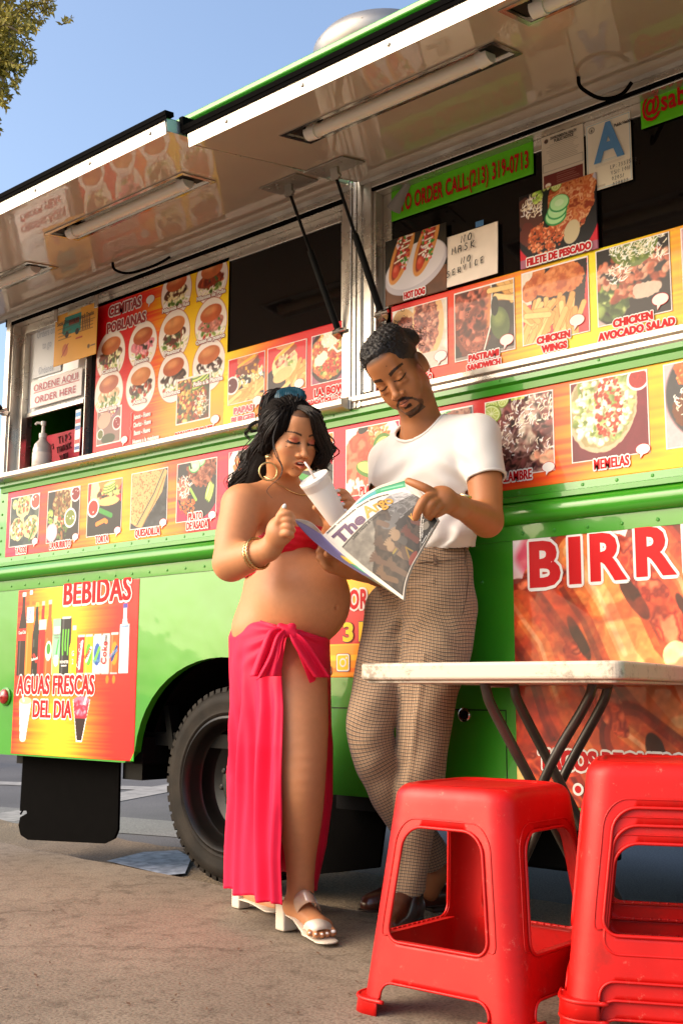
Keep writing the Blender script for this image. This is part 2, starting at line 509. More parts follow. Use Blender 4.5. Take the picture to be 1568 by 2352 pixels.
# inner wheel housing
wh = MB()
wh.grid(lambda u, v: (WX + 0.50 * cos(pi * u), 0.10 + 0.85 * v, 0.40 + 0.42 * sin(pi * u)), 20, 2)
wh.box(-3.56, -3.50, 0.04, 0.9, 0.40, 0.5)
wh.box(-2.53, -2.47, 0.10, 0.9, 0.33, 0.5)
T(wh.build('wheel_housing', M['dark']))
T(MB().box(-2.45, XR - .2, 1.9, 2.0, 0.20, 0.47).build('far_skirt', M['black']))
# big black leaf spring / axle parts
ax = MB()
ax.tube([(WX, 0.35, WZ), (WX, 1.9, WZ)], 0.07, 14)
ax.lathe([(0.02, -.16), (0.15, -.1), (0.19, 0), (0.15, .1), (0.02, .16)], (WX, 1.1, WZ), (0, 1, 0), 20)
for k in range(4):
    ax.box(WX - 0.55 + .08 * k, WX + 0.55 - .08 * k, 0.55, 0.63, 0.30 - .018 * k, 0.315 - .018 * k)
ax.bar((-3.44, .12, .62), (-3.40, .12, .46), .05, .03)
T(ax.build('rear_axle', M['black']))
# mudflaps
def flap(pts, y0, name='mudflap'):
    return T(MB().prism(pts, y0, y0 + 0.012).build(name, M['rubber'], bevel=0.003))
flap([(-4.395, 0.42), (-3.72, 0.42), (-3.715, 0.135), (-3.735, 0.10), (-3.80, 0.075), (-4.33, 0.045), (-4.385, 0.06), (-4.405, 0.10), (-4.395, 0.135), (-4.345, 0.155), (-4.35, 0.165), (-4.40, 0.16)], 0.10)
flap([(-2.60, 0.34), (-2.375, 0.34), (-2.375, 0.26), (-2.40, 0.12), (-2.56, 0.09), (-2.80, 0.05), (-2.80, 0.34)], 0.12)
T(MB().box(-2.36, -1.9, 0.45, 0.8, 0.12, 0.45).build('battery_box', M['black'], bevel=0.01))

# wheel: tyre with tread and dished rim
wheel = T(empty('wheel', (WX, 0.05, WZ)))
wheel.location = (WX + 1.3, 0.05 - 1.0, WZ)
wheel.matrix_parent_inverse = Matrix.Identity(4)
def wheel_at(y0, parent):
    t = MB()
    R = WR
    t.lathe([(0.232, 0.012), (0.240, -0.004), (0.252, -0.012), (0.265, -0.010), (0.285, -0.016), (0.305, -0.014), (0.322, -0.004),
             (0.333, 0.010), (0.338, 0.028), (0.341, 0.10), (0.338, 0.182), (0.330, 0.20), (0.30, 0.215), (0.232, 0.20)], (0, y0, 0), (0, 1, 0), 72, caps=False)
    nb = 60
    for k in range(nb):
        for j, (ya, yb) in enumerate(((0.0, 0.055), (0.062, 0.100), (0.107, 0.145), (0.152, 0.205))):
            a = 2 * pi * (k + 0.5 * (j % 2)) / nb
            w = 2 * pi / nb * 0.36
            vs = []
            for (rr, aa, yy) in ((0.336, -w, ya), (0.336, w, ya), (0.336, w * .9, yb), (0.336, -w * 1.1, yb), (R, -w * .9, ya + .004), (R, w * .9, ya + .004), (R, w * .8, yb - .004), (R, -w, yb - .004)):
                if j in (0,) and yy <= 0.005: rr -= 0.010
                vs.append((rr * cos(a + aa), y0 + yy, rr * sin(a + aa)))
            t.add(vs, [(0, 1, 5, 4), (1, 2, 6, 5), (2, 3, 7, 6), (3, 0, 4, 7), (4, 5, 6, 7)])
    # raised sidewall lettering ring marks
    ty = t.build('tyre', M['tyre'], parent, smooth=True, auto=35)
    q = MB()
    q.lathe([(0.236, 0.000), (0.240, -0.012), (0.232, -0.016), (0.224, -0.008), (0.214, 0.01), (0.208, 0.04), (0.200, 0.05), (0.196, 0.085), (0.186, 0.10),
             (0.15, 0.115), (0.105, 0.105), (0.098, 0.06), (0.090, 0.052), (0.055, 0.050), (0.052, 0.02), (0.0, 0.018)], (0, y0, 0), (0, 1, 0), 64, caps=False)
    for k in range(8):
        a = 2 * pi * k / 8 + .2
        q.lathe([(0.011, 0), (0.011, 0.018), (0.006, 0.022)], (0.076 * cos(a), y0 + 0.05, 0.076 * sin(a)), (0, -1, 0), 8)
    q.build('rim', M['rim'], parent, smooth=True, auto=30)
wheel_at(0.0, wheel)
wheel2 = T(empty('wheel', (WX, 0.32, WZ))); wheel2.location = (WX + 1.3, 0.32 - 1.0, WZ); wheel2.matrix_parent_inverse = Matrix.Identity(4)
wheel_at(0.0, wheel2)

# counter ledge
cl = MB()
cl.sweep([(0.03, 1.596), (-0.020, 1.596), (-0.060, 1.604), (-0.066, 1.612), (-0.068, 1.628), (-0.058, 1.634), (0.03, 1.640)], XL - 0.005, -2.405)
T(cl.build('counter_ledge', M['steel'], bevel=0.002))
cl = MB()
cl.sweep([(0.03, 1.596), (-0.018, 1.596), (-0.026, 1.603), (-0.026, 1.618), (-0.034, 1.622), (-0.036, 1.640), (0.03, 1.644)], -2.392, XR)
T(cl.build('counter_ledge', M['steel'], bevel=0.002))

# window frames: outer jambs, reveals, head
def wframe(x0, x1, zb, zt, name='window_frame'):
    f = MB()
    for (a, b) in ((x0, x0 + 0.035), (x1 - 0.035, x1)):
        f.box(a, b, -0.020, 0.03, zb, zt)
    f.box(x0 + 0.035, x1 - 0.035, -0.020, 0.03, zt - 0.03, zt)
    f.box(x0 + 0.035, x0 + 0.047, -0.010, 0.11, zb, zt - 0.03)
    f.box(x1 - 0.047, x1 - 0.035, -0.010, 0.11, zb, zt - 0.03)
    f.box(x0 + 0.047, x1 - 0.047, -0.010, 0.11, zt - 0.045, zt - 0.03)
    f.box(x0 + 0.047, x0 + 0.085, 0.028, 0.06, zb, zt - 0.045)
    f.box(x1 - 0.085, x1 - 0.047, 0.028, 0.06, zb, zt - 0.045)
    f.box(x0 + 0.085, x1 - 0.085, 0.028, 0.06, zt - 0.085, zt - 0.045)
    return T(f.build(name, M['steel'], bevel=0.0025))
wframe(XL + 0.012, -2.408, 1.645, 2.385)
wframe(-2.352, XR - .3, 1.648, 2.385)
# fluted post between the windows
p = MB()
for k in range(5):
    xa = -2.405 + k * 0.0105
    p.box(xa, xa + 0.0075, -0.030 + 0.004 * (k % 2), 0.03, 1.60, 2.40)
p.box(-2.407, -2.353, -0.02, 0.025, 1.60, 2.40)
T(p.build('post', M['steel'], bevel=0.0015))
# hinge rails
h = MB()
h.sweep([(0.0, 2.375), (-0.032, 2.370), (-0.038, 2.385), (-0.030, 2.405), (0.0, 2.41)], XL - .08, -2.40)
h.sweep([(0.0, 2.375), (-0.030, 2.372), (-0.036, 2.386), (-0.028, 2.405), (0.0, 2.41)], -2.36, XR)
for k in range(40):
    pass
T(h.build('hinge_rail', M['steel_dark'], smooth=True, auto=40))
T(MB().box(XL, -2.41, -0.018, -0.012, 2.340, 2.372).build('gasket', M['rubber']))
T(MB().box(-2.35, XR, -0.018, -0.012, 2.345, 2.374).build('gasket', M['rubber']))
# interior: dark room seen through the order hatch
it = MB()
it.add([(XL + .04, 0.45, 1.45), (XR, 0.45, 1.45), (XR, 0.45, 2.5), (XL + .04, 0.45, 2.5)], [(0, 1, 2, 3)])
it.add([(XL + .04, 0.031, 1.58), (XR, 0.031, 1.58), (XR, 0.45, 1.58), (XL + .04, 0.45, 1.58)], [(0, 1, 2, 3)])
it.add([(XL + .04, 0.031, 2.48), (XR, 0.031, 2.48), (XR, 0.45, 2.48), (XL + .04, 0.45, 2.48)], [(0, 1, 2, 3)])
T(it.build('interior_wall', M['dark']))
T(MB().box(-4.40, -4.0, 0.31, 0.35, 2.0, 2.04).build('shelf', M['steel_dark']))

# ---------------------------------------------------------------- awnings
YH, ZH = -0.012, 2.388
def awning(x0, x1, Yo, Zo, lights):
    aw = T(empty('awning', (0, 0, 0)))
    aw.location = (1.3, -1.0, 0); aw.matrix_parent_inverse = Matrix.Identity(4)
    V = Vector((0, Yo - YH, Zo - ZH)); L = V.length; V.normalize()
    N = Vector((0, -V.z, V.y)); N = -N if N.z > 0 else N       # pointing down
    def A(x, v, w=0.0):                       # v metres from hinge, w metres below
        p = Vector((x, YH, ZH)) + V * v + N * w
        return (p.x, p.y, p.z)
    def abox(mb, xa, xb, va, vb, wa, wb):
        vs = [A(xa, va, wa), A(xb, va, wa), A(xb, vb, wa), A(xa, vb, wa), A(xa, va, wb), A(xb, va, wb), A(xb, vb, wb), A(xa, vb, wb)]
        mb.add(vs, [(0, 3, 2, 1), (4, 5, 6, 7), (0, 1, 5, 4), (1, 2, 6, 5), (2, 3, 7, 6), (3, 0, 4, 7)])
    holes = [(xa, xb, va, vb) for (xa, xb, va, vb, _) in lights]
    # underside with a hole per light
    u = MB()
    xs = sorted({x0, x1} | {h[0] for h in holes} | {h[1] for h in holes})
    for i in range(len(xs) - 1):
        xm = (xs[i] + xs[i + 1]) / 2
        hh = [h for h in holes if h[0] < xm < h[1]]
        segs = [(0.0, L)] if not hh else [(0.0, hh[0][2]), (hh[0][3], L)]
        for (va, vb) in segs:
            nn = max(1, int((xs[i + 1] - xs[i]) / 0.05))
            u.grid(lambda a, b, i=i, va=va, vb=vb: A(xs[i] + (xs[i + 1] - xs[i]) * a, va + (vb - va) * b, 0), nn + 1, 2)
    u.build('underside', M['laminate'], aw)
    t = MB(); abox(t, x0, x1, 0.02, L, -0.040, -0.036); t.build('roof_skin', M['green_trim'], aw)
    l = MB(); abox(l, x0, x1, L + .001, L + 0.004, -0.036, 0.010); abox(l, x0, x1, L - 0.012, L + .001, 0.0005, 0.0035)
    l.build('lip', M['steel'], aw)
    bl = MB(); abox(bl, x0 - 0.014, x1 + 0.014, L - 0.02, L + 0.012, -0.054, -0.0405); abox(bl, x0 - .014, x1 + .014, L + 0.006, L + 0.010, -0.0405, -0.030)
    bl.build('seal', M['rubber'], aw)
    sd = MB(); abox(sd, x0 - 0.003, x0, 0.03, L, -0.036, 0.002); sd.build('edge_channel', M['steel'], aw)
    sd = MB(); abox(sd, x1, x1 + 0.003, 0.03, L, -0.036, 0.002); sd.build('edge_channel', M['steel'], aw)
    sc = MB()
    x = x0 + 0.16
    while x < x1 - 0.05:
        pt = Vector(A(x, L + 0.004, -0.013))
        sc.lathe([(0.0065, 0), (0.005, 0.003), (0.002, 0.004)], pt, V, 8)
        x += 0.29
    o = sc.build('screws', M['steel_dark'], aw); o['kind'] = 'stuff'
    for (xa, xb, va, vb, tube) in lights:
        f = MB()
        fl = 0.014
        abox(f, xa - fl, xb + fl, va - fl, va, 0.001, 0.004); abox(f, xa - fl, xb + fl, vb, vb + fl, 0.001, 0.004)
        abox(f, xa - fl, xa, va, vb, 0.001, 0.004); abox(f, xb, xb + fl, va, vb, 0.001, 0.004)
        for (w0, w1) in ((0.002, -0.034),):
            f.add([A(xa, va, w0), A(xb, va, w0), A(xb, va + .02, w1), A(xa, va + .02, w1)], [(0, 1, 2, 3)])
            f.add([A(xa, vb, w0), A(xb, vb, w0), A(xb, vb - .02, w1), A(xa, vb - .02, w1)], [(0, 1, 2, 3)])
            f.add([A(xa, va, w0), A(xa, vb, w0), A(xa + .01, vb - .02, w1), A(xa + .01, va + .02, w1)], [(0, 1, 2, 3)])
            f.add([A(xb, va, w0), A(xb, vb, w0), A(xb - .01, vb - .02, w1), A(xb - .01, va + .02, w1)], [(0, 1, 2, 3)])
            f.add([A(xa + .01, va + .02, w1), A(xb - .01, va + .02, w1), A(xb - .01, vb - .02, w1), A(xa + .01, vb - .02, w1)], [(0, 1, 2, 3)])
        f.build('light_fixture', M['bright'], aw)
        for (xe0, xe1) in ((xa + .004, xa + .052), (xb - .052, xb - .004)):
            e = MB(); abox(e, xe0, xe1, va + .012, vb - .012, -0.030, -0.004); e.build('dark_end_box', M['black'], aw)  # black boxes added so that the recess ends look dark
        vm = (va + vb) / 2
        tb = MB()
        tb.tube([A(xa + .075, vm, 0.004), A(xb - .075, vm, 0.004)], 0.0185, 16)
        tb.build('light_tube', M['tube'], aw, smooth=True, auto=40)
        for s, xx in ((1, xa + .05), (-1, xb - .05)):
            h = MB(); h.tube([A(xx - .010 * s, vm, 0.0), A(xx + .026 * s, vm, 0.004)], [0.024, 0.023], 14)
            h.build('lamp_holder', M['white_plastic'], aw, smooth=True, auto=40)
    return aw, A, abox, L
aw1, A1, ab1, L1 = awning(-4.66, -2.402, -0.835, 2.268, [(-3.365, -2.640, 0.445, 0.565, 1), (-4.40, -3.72, 0.30, 0.42, 1)])
aw2, A2, ab2, L2 = awning(-2.358, XR, -0.785, 2.232, [(-2.160, -1.448, 0.485, 0.595, 1), (-1.32, -0.6, 0.62, 0.73, 1)])
# corner block at the end of the left awning
b = MB(); ab1(b, -2.400, -2.385, L1 - .10, L1 - 0.05, -0.05, -0.005); b.build('latch', M['rubber'], aw1)
# pale green end stiffener seen between the two awnings
b = MB()
ab1(b, -2.396, -2.385, 0.05, 0.55, -0.030, 0.004)
b.build('stiffener', M['light_green'], aw1)
# brackets and gas struts
def strut(aw, A, xb, vb, wx, wz, wy, side):
    top = Vector(A(xb, vb, 0.03)); bot = Vector((wx, wy, wz))
    b = MB()
    vs = [A(xb - .085, vb + .055, 0.006), A(xb + .085, vb + .055, 0.006), A(xb + .085, vb - .055, 0.006), A(xb - .085, vb - .055, 0.006)]
    vs += [A(xb - .085, vb + .055, 0.002), A(xb + .085, vb + .055, 0.002), A(xb + .085, vb - .055, 0.002), A(xb - .085, vb - .055, 0.002)]
    b.add(vs, [(0, 1, 2, 3), (7, 6, 5, 4), (0, 4, 5, 1), (1, 5, 6, 2), (2, 6, 7, 3), (3, 7, 4, 0)])
    for (dx, dv) in ((-.06, .03), (-.04, .01), (.05, .03), (.065, -.03), (-.02, .035)):
        b.lathe([(.006, 0), (.005, .004)], A(xb + dx, vb + dv, .006), (0, 0, -1), 8)
    b.bar(A(xb, vb, 0.006), A(xb, vb, 0.045), .03, .012)
    b.tube([A(xb - .02, vb, .034), A(xb + .02, vb, .034)], .006, 8)
    b.build('bracket', M['steel_dark'], aw)
    s = MB()
    d = bot - top
    s.tube([top, top + d * 0.45], 0.0055, 10)
    s.tube([top + d * 0.42, top + d * 0.44, top + d * 0.985], [0.010, 0.0115, 0.0115], 12)
    s.build('gas_strut', M['black'], aw, smooth=True, auto=40)
    e = MB()
    e.tube([bot - Vector((0.022, 0, 0)), bot + Vector((0.03, 0, 0))], 0.007, 8)
    e.tube([bot - d.normalized() * 0.03, bot], 0.008, 8)
    e.bar(bot + Vector((-.012, 0.0, 0)), bot + Vector((-.012, 0.03, -.01)), .03, .02)
    e.build('ball_joint', M['bright'], aw, smooth=True, auto=40)
strut(aw2, A2, -2.285, 0.235, -2.262, 1.90, -0.035, 1)
strut(aw1, A1, -2.505, 0.215, -2.450, 1.88, -0.032, 1)
strut(aw1, A1, -4.42, 0.52, -4.468, 1.93, -0.045, 1)
# rubber pull handles
for (aw, A, ps) in ((aw1, A1, ((300, 612), (308, 632), (322, 646), (352, 638))), (aw2, A2, ((1330, 180), (1338, 212), (1372, 234), (1408, 236), (1424, 212)))):
    if aw is aw1:
        pts = [A(-3.55, 0.14, 0.0), A(-3.545, 0.135, 0.03), A(-3.50, 0.10, 0.05), A(-3.40, 0.05, 0.035), A(-3.34, 0.02, 0.012)]
    else:
        pts = [A(-1.434, 0.18, 0.0), A(-1.432, 0.175, 0.03), A(-1.40, 0.13, 0.062), A(-1.36, 0.09, 0.058), A(-1.33, 0.075, 0.03)]
    MB().tube(stripes_path(pts, 6), 0.0055, 8).build('pull_cord', M['rubber'], aw, smooth=True)
# roof vent
v = MB()
vc = onY(880, 140, 0.60)
v.lathe([(0.02, 0.125), (0.16, 0.118), (0.165, 0.100), (0.20, 0.095), (0.262, 0.070), (0.292, 0.030), (0.296, 0.0), (0.285, -0.03), (0.25, -0.10), (0.2, -0.16), (0.2, 2.96 - vc.z + 0.0)],
        (vc.x, vc.y, vc.z), (0, 0, 1), 56, caps=False)
T(v.build('roof_vent', M['foil'], smooth=True, auto=30))
v = MB()
for k in range(16):
    a = 2 * pi * k / 16
    v.lathe([(.006, 0), (.004, .004)], (vc.x + .29 * cos(a), vc.y + .29 * sin(a), vc.z + .02), (cos(a), sin(a), 0.2), 6)
o = T(v.build('vent_screws', M['steel_dark'])); o['kind'] = 'stuff'
# marker lamp
q = onY(15, 1600, 0)
ml = MB(); ml.lathe([(0.040, 0), (0.040, 0.006), (0.034, 0.010)], (q.x, 0, q.z), (0, -1, 0), 28)
ml = T(ml.build('marker_lamp', M['green_trim'], smooth=True, auto=30))
l = MB(); l.lathe([(0.034, 0.009), (0.030, 0.018), (0.018, 0.026), (0.006, 0.028), (0.005, 0.030), (0.0, 0.030)], (q.x, 0, q.z), (0, -1, 0), 28)
lo = l.build('lens', M['red_lens'], smooth=True); lo.parent = ml; lo.matrix_parent_inverse = Matrix.Identity(4)
lo.location = (0, 0, 0)
# compartment door with latch, left of the big print
gs = MB()
for (xa, xb, za, zb) in ((-2.50, -1.829, 0.6225, 0.6260), (-1.8320, -1.829, 0.37, 0.6225)):
    gs.box(xa, xb, -0.0012, 0.002, za, zb)
T(gs.build('door_seam', M['black']))
q = onY(1067, 1642, 0)
la = MB(); la.lathe([(0.021, 0), (0.021, 0.005), (0.018, 0.007), (0.016, 0.004), (0.0, 0.004)], (q.x, 0, q.z), (0, -1, 0), 24)
T(la.build('door_latch', M['bright'], smooth=True, auto=30))
la = MB(); la.lathe([(0.013, 0), (0.012, 0.003)], (q.x, -0.005, q.z), (0, -1, 0), 20)
T(la.build('keyhole', M['black'], smooth=True, auto=30))
# dangling cable at the rear corner
q0, q1, q2 = onY(85, 1790, .14), onY(70, 1830, .12), onY(48, 1870, .12)
T(MB().tube(stripes_path([onY(86, 1745, .14), q0, q1, q2], 5), 0.004, 6).build('cable', M['rubber']))
# ---------------------------------------------------------------- printed pictures, painted with numpy into colour attributes
def hx(c):
    return np.array([int(c[i:i + 2], 16) / 255 for i in (0, 2, 4)])
def vnoise(w, h, cell, r, octs=1):
    out = np.zeros((h, w)); amp = 1; tot = 0
    for o in range(octs):
        c = max(1.0, cell / 2 ** o)
        gw, gh = int(w / c) + 3, int(h / c) + 3
        g = r.random((gh, gw))
        x = np.arange(w) / c; y = np.arange(h) / c
        xi = x.astype(int); yi = y.astype(int); fx = x - xi; fy = y - yi
        fx = fx * fx * (3 - 2 * fx); fy = fy * fy * (3 - 2 * fy)
        a = g[yi][:, xi]; b = g[yi][:, xi + 1]; c2 = g[yi + 1][:, xi]; d = g[yi + 1][:, xi + 1]
        out += amp * ((a * (1 - fx) + b * fx) * (1 - fy[:, None]) + (c2 * (1 - fx) + d * fx) * fy[:, None])
        tot += amp; amp *= 0.55
    return out / tot
class Cv:
    "small raster canvas; coordinates 0..1 across, 0..asp up"
    def __init__(s, w, h, col='000000', seed=1):
        s.w, s.h = w, h
        s.r = np.random.default_rng(seed)
        s.a = np.tile(hx(col), (h, w, 1)).astype(float)
        s.asp = h / w
        s.Y, s.X = np.meshgrid((np.arange(h) + .5) / w, (np.arange(w) + .5) / w, indexing='ij')
    def mix(s, m, c):
        m = np.clip(m, 0, 1)[..., None]
        s.a = s.a * (1 - m) + (c if isinstance(c, np.ndarray) else hx(c)) * m
    def mell(s, cx, cy, rx, ry, rot=0, soft=0.0, jag=0.0, cell=0.06):
        c, n = cos(rot), sin(rot)
        dx, dy = s.X - cx, s.Y - cy
        d = np.sqrt(((dx * c + dy * n) / rx) ** 2 + ((-dx * n + dy * c) / ry) ** 2)
        if jag: d = d + jag * (vnoise(s.w, s.h, max(2, cell * s.w), s.r, 2) - .5) * 2
        e = max(soft, 0.9 / s.w / min(rx, ry))
        return np.clip((1 - d) / e + .5, 0, 1)
    def ell(s, cx, cy, rx, ry, c, rot=0, soft=0.0, jag=0.0, hi=None, al=1.0):
        m = s.mell(cx, cy, rx, ry, rot, soft, jag)
        s.mix(m * al, c)
        if hi: s.mix(m * s.mell(cx - rx * .15, cy + ry * .35, rx * .6, ry * .45, rot, .9) * .7, hi)
        return m
    def mpoly(s, pts):
        m = np.ones_like(s.X); inside = np.zeros_like(s.X, bool)
        n = len(pts)
        for i in range(n):
            (x0, y0), (x1, y1) = pts[i], pts[(i + 1) % n]
            if y0 == y1: continue
            c = ((s.Y >= min(y0, y1)) & (s.Y < max(y0, y1)) & (s.X < x0 + (s.Y - y0) * (x1 - x0) / (y1 - y0)))
            inside ^= c
        return inside.astype(float)
    def poly(s, pts, c): 
        m = s.mpoly(pts); s.mix(m, c); return m
    def rect(s, x0, y0, x1, y1, c, al=1.0):
        m = ((s.X > x0) & (s.X < x1) & (s.Y > y0) & (s.Y < y1)).astype(float)
        s.mix(m * al, c); return m
    def stroke(s, pts, wd, c, al=1.0, soft=0.35):
        d = np.full_like(s.X, 9.0)
        for (x0, y0), (x1, y1) in zip(pts[:-1], pts[1:]):
            dx, dy = x1 - x0, y1 - y0
            L = dx * dx + dy * dy + 1e-9
            t = np.clip(((s.X - x0) * dx + (s.Y - y0) * dy) / L, 0, 1)
            d = np.minimum(d, np.hypot(s.X - x0 - t * dx, s.Y - y0 - t * dy))
        m = np.clip((wd / 2 - d) / (0.8 / s.w) + .5, 0, 1) * al
        s.mix(m, c); return m
    def bits(s, region, cols, n, r0, r1, elong=1.6):
        "scatter n small food pieces inside region (cx,cy,rx,ry)"
        cx, cy, rx, ry = region
        for k in range(n):
            a, q = s.r.random() * 2 * pi, sqrt(s.r.random())
            x, y = cx + rx * q * cos(a), cy + ry * q * sin(a)
            rr = r0 + (r1 - r0) * s.r.random()
            c = cols[int(s.r.random() * len(cols))]
            el = 1 + (elong - 1) * s.r.random()
            rot = s.r.random() * pi
            R = int(rr * el * s.w) + 2
            ix, iy = int(x * s.w), int(y * s.w)
            x0, x1, y0, y1 = max(0, ix - R), min(s.w, ix + R + 1), max(0, iy - R), min(s.h, iy + R + 1)
            if x0 >= x1 or y0 >= y1: continue
            X, Y = s.X[y0:y1, x0:x1] - x, s.Y[y0:y1, x0:x1] - y
            u, v = X * cos(rot) + Y * sin(rot), -X * sin(rot) + Y * cos(rot)
            d = np.sqrt((u / (rr * el)) ** 2 + (v / rr) ** 2)
            m = np.clip((1 - d) * 2.2, 0, 1)[..., None]
            base = hx(c) * (0.75 + 0.5 * np.clip(.5 - v / rr * .5 * -1, 0, 1))[..., None]
            s.a[y0:y1, x0:x1] = s.a[y0:y1, x0:x1] * (1 - m) + np.clip(base, 0, 1) * m
    def tex(s, m, cell, amt, octs=3):
        n = vnoise(s.w, s.h, max(1.5, cell * s.w), s.r, octs)
        s.a = s.a * (1 + (m * (n - .5) * 2 * amt)[..., None])
    def tint(s, m, cols, cell):
        n = np.clip((vnoise(s.w, s.h, max(1.5, cell * s.w), s.r, 3) - .3) / .4, 0, .999) * (len(cols) - 1)
        i = n.astype(int); f = (n - i)[..., None]
        C = np.array([hx(c) for c in cols])
        s.mix(m, C[i] * (1 - f) + C[np.minimum(i + 1, len(cols) - 1)] * f)
    # ---- food
    def bun(s, cx, cy, r, col='c9742e', hi='f0b878', ry=.62, rot=0):
        m = s.ell(cx, cy, r, r * ry, col, rot, hi=hi)
        lo = s.mell(cx, cy - r * .25, r * 1.0, r * ry, rot)
        s.mix(m * (1 - lo) * 0, col)
        s.tex(m, .05, .12)
    def burger(s, cx, cy, r, fill, bun='c9742e', hi='f0b070', rot=.1, veg=True):
        s.bits((cx, cy - r * .55, r * .95, r * .38), ['f1e6c4', 'e4d7a6', 'ffffff', 'cfd39a'], 40, r * .05, r * .09, 3.2)
        if veg: s.bits((cx - r * .1, cy - r * .5, r * .7, r * .3), ['5b7a2a', '3c5a1e', '8ca04a', 'b9392a'], 14, r * .08, r * .14, 2)
        s.ell(cx, cy - r * .12, r * .82, r * .34, fill[0], rot, jag=.25)
        s.bits((cx, cy - r * .20, r * .76, r * .30), fill, 46, r * .05, r * .14, 2.6)
        s.bun(cx, cy + r * .36, r * .74, bun, hi, .56, rot)
    def fries(s, x0, y0, x1, y1, n=16, ang=0.5, w=.045, L=.3):
        for k in range(n):
            x = x0 + (x1 - x0) * s.r.random(); y = y0 + (y1 - y0) * s.r.random()
            a = ang + (s.r.random() - .5) * 1.1
            dx, dy = cos(a) * L / 2, sin(a) * L / 2
            s.stroke([(x - dx, y - dy), (x + dx, y + dy)], w * 1.25, 'a8672a', .6)
            s.stroke([(x - dx, y - dy), (x + dx, y + dy)], w, ['e8b468', 'f0c880', 'dba055'][k % 3])
    def cup(s, cx, cy, r, col):
        s.ell(cx, cy, r, r, 'e8e4e6'); s.ell(cx, cy, r * .82, r * .80, col); s.bits((cx, cy, r * .6, r * .6), [col, 'ffffff', col, col], 7, r * .06, r * .16)
    def cheese(s, cx, cy, rx, ry, n=60, col=('fff3dc', 'f6e8cc', 'ffffff')):
        for k in range(n):
            a, q = s.r.random() * 2 * pi, sqrt(s.r.random())
            x, y = cx + rx * q * cos(a), cy + ry * q * sin(a)
            t = s.r.random() * pi; L = .035
            s.stroke([(x, y), (x + L * cos(t), y + L * sin(t)), (x + L * cos(t) * 1.3 + .01, y + L * sin(t) * 1.5)], .011, col[k % len(col)])
    def lime(s, cx, cy, r, rot=0, half=True):
        s.ell(cx, cy, r, r * .8, '7d9a2c', rot); s.ell(cx, cy, r * .86, r * .68, 'dfe6a8', rot); s.ell(cx, cy, r * .74, r * .56, 'b9c765', rot)
        for k in range(5):
            a = rot + k * pi / 5
            s.stroke([(cx - r * .7 * cos(a), cy - r * .5 * sin(a)), (cx + r * .7 * cos(a), cy + r * .5 * sin(a))], .008, 'e9efc0')
    def cucumber(s, cx, cy, r):
        s.ell(cx, cy, r, r * .8, '2f9a4e'); s.ell(cx, cy + r * .05, r * .9, r * .7, 'b5e8a8'); s.ell(cx, cy + r * .05, r * .45, r * .3, 'cdf0c0')
    def avocado(s, cx, cy, r, rot, n=3):
        for k in range(n):
            x, y = cx + k * r * .28 * cos(rot + 1.3), cy + k * r * .28 * sin(rot + 1.3)
            s.ell(x, y, r, r * .3, '3f6b22', rot); s.ell(x, y + r * .04, r * .93, r * .22, 'c9d86a', rot); s.ell(x, y + .06 * r, r * .8, r * .1, 'eeea9a', rot)

FOOD = {}
def food(f): FOOD[f.__name__] = f; return f
@food
def tacos(s):
    s.tint(np.ones_like(s.X), ['3b4a4a', '26343a', '4d5a50'], .3)
    for (x, y) in ((.68, 1.25), (.45, .8), (.28, .35), (.75, .35)):
        s.ell(x, y, .26, .23, 'c9bd8c', .3, jag=.1); s.bits((x, y, .2, .17), ['6b7a3a', '3e5a2c', '8c5a3a', 'e6e2cc', 'b04a34', '93a05a'], 60, .02, .045)
    s.lime(.25, 1.2, .13); s.lime(.42, 1.32, .10, .7); s.lime(.15, .85, .10, 1.4); s.cup(.86, .85, .17, 'b0453a')
    s.stroke([(.4, .75), (.5, .35)], .05, 'd8b088'); s.stroke([(.7, .1), (.85, .35)], .05, '3f7030')
@food
def burrito(s):
    s.rect(0, 0, 1, 2, 'c8143c'); s.ell(.55, .55, .62, .75, '1c1a1e')
    s.poly([(.2, .25), (.35, 1.4), (.72, 1.4), (.78, .3)], 'dcbf94'); s.tex(s.mell(.5, 1.1, .3, .4), .1, .15)
    s.ell(.45, .72, .27, .30, '6b4224', jag=.15); s.bits((.45, .7, .25, .3), ['7d5230', '4a2f1a', '9a7a4a', '6a7440', 'b89a6a'], 120, .015, .04)
    s.bits((.45, .25, .2, .22), ['4f6a30', '8a5a34', '2e4a20', 'a8402c'], 50, .02, .05)
    s.ell(.17, .2, .17, .17, 'e8a8b8'); s.ell(.17, .2, .12, .13, 'f4d2d8'); s.cup(.86, .85, .15, '7a1420'); s.cup(.72, .42, .18, '6a7a30')
    s.bits((.1, .5, .1, .12), ['a8c060', '7c9c3c'], 14, .03, .06)
@food
def torta(s):
    s.rect(0, 0, 1, 2, 'd0102c'); s.ell(.5, .3, .6, .42, '17161a')
    s.poly([(.08, .5), (.12, 1.1), (.45, 1.38), (.72, 1.36), (.42, .95), (.35, .5)], 'd8dc98'); s.tex(s.mell(.25, .9, .3, .4), .1, .12)
    s.ell(.66, 1.05, .36, .34, 'd4803c', .1, hi='eaa468'); s.bits((.62, .74, .33, .14), ['5a3320', '7a4a2a', '3f2416', 'b9c870'], 60, .03, .06)
    s.avocado(.62, .80, .18, .15); s.ell(.62, .60, .3, .08, 'e2b070'); s.cup(.18, .52, .17, 'a81810')
    s.stroke([(.38, .46), (.7, .34)], .09, '2f8a34'); s.stroke([(.3, .22), (.52, .27), (.58, .24)], .08, 'f08030')
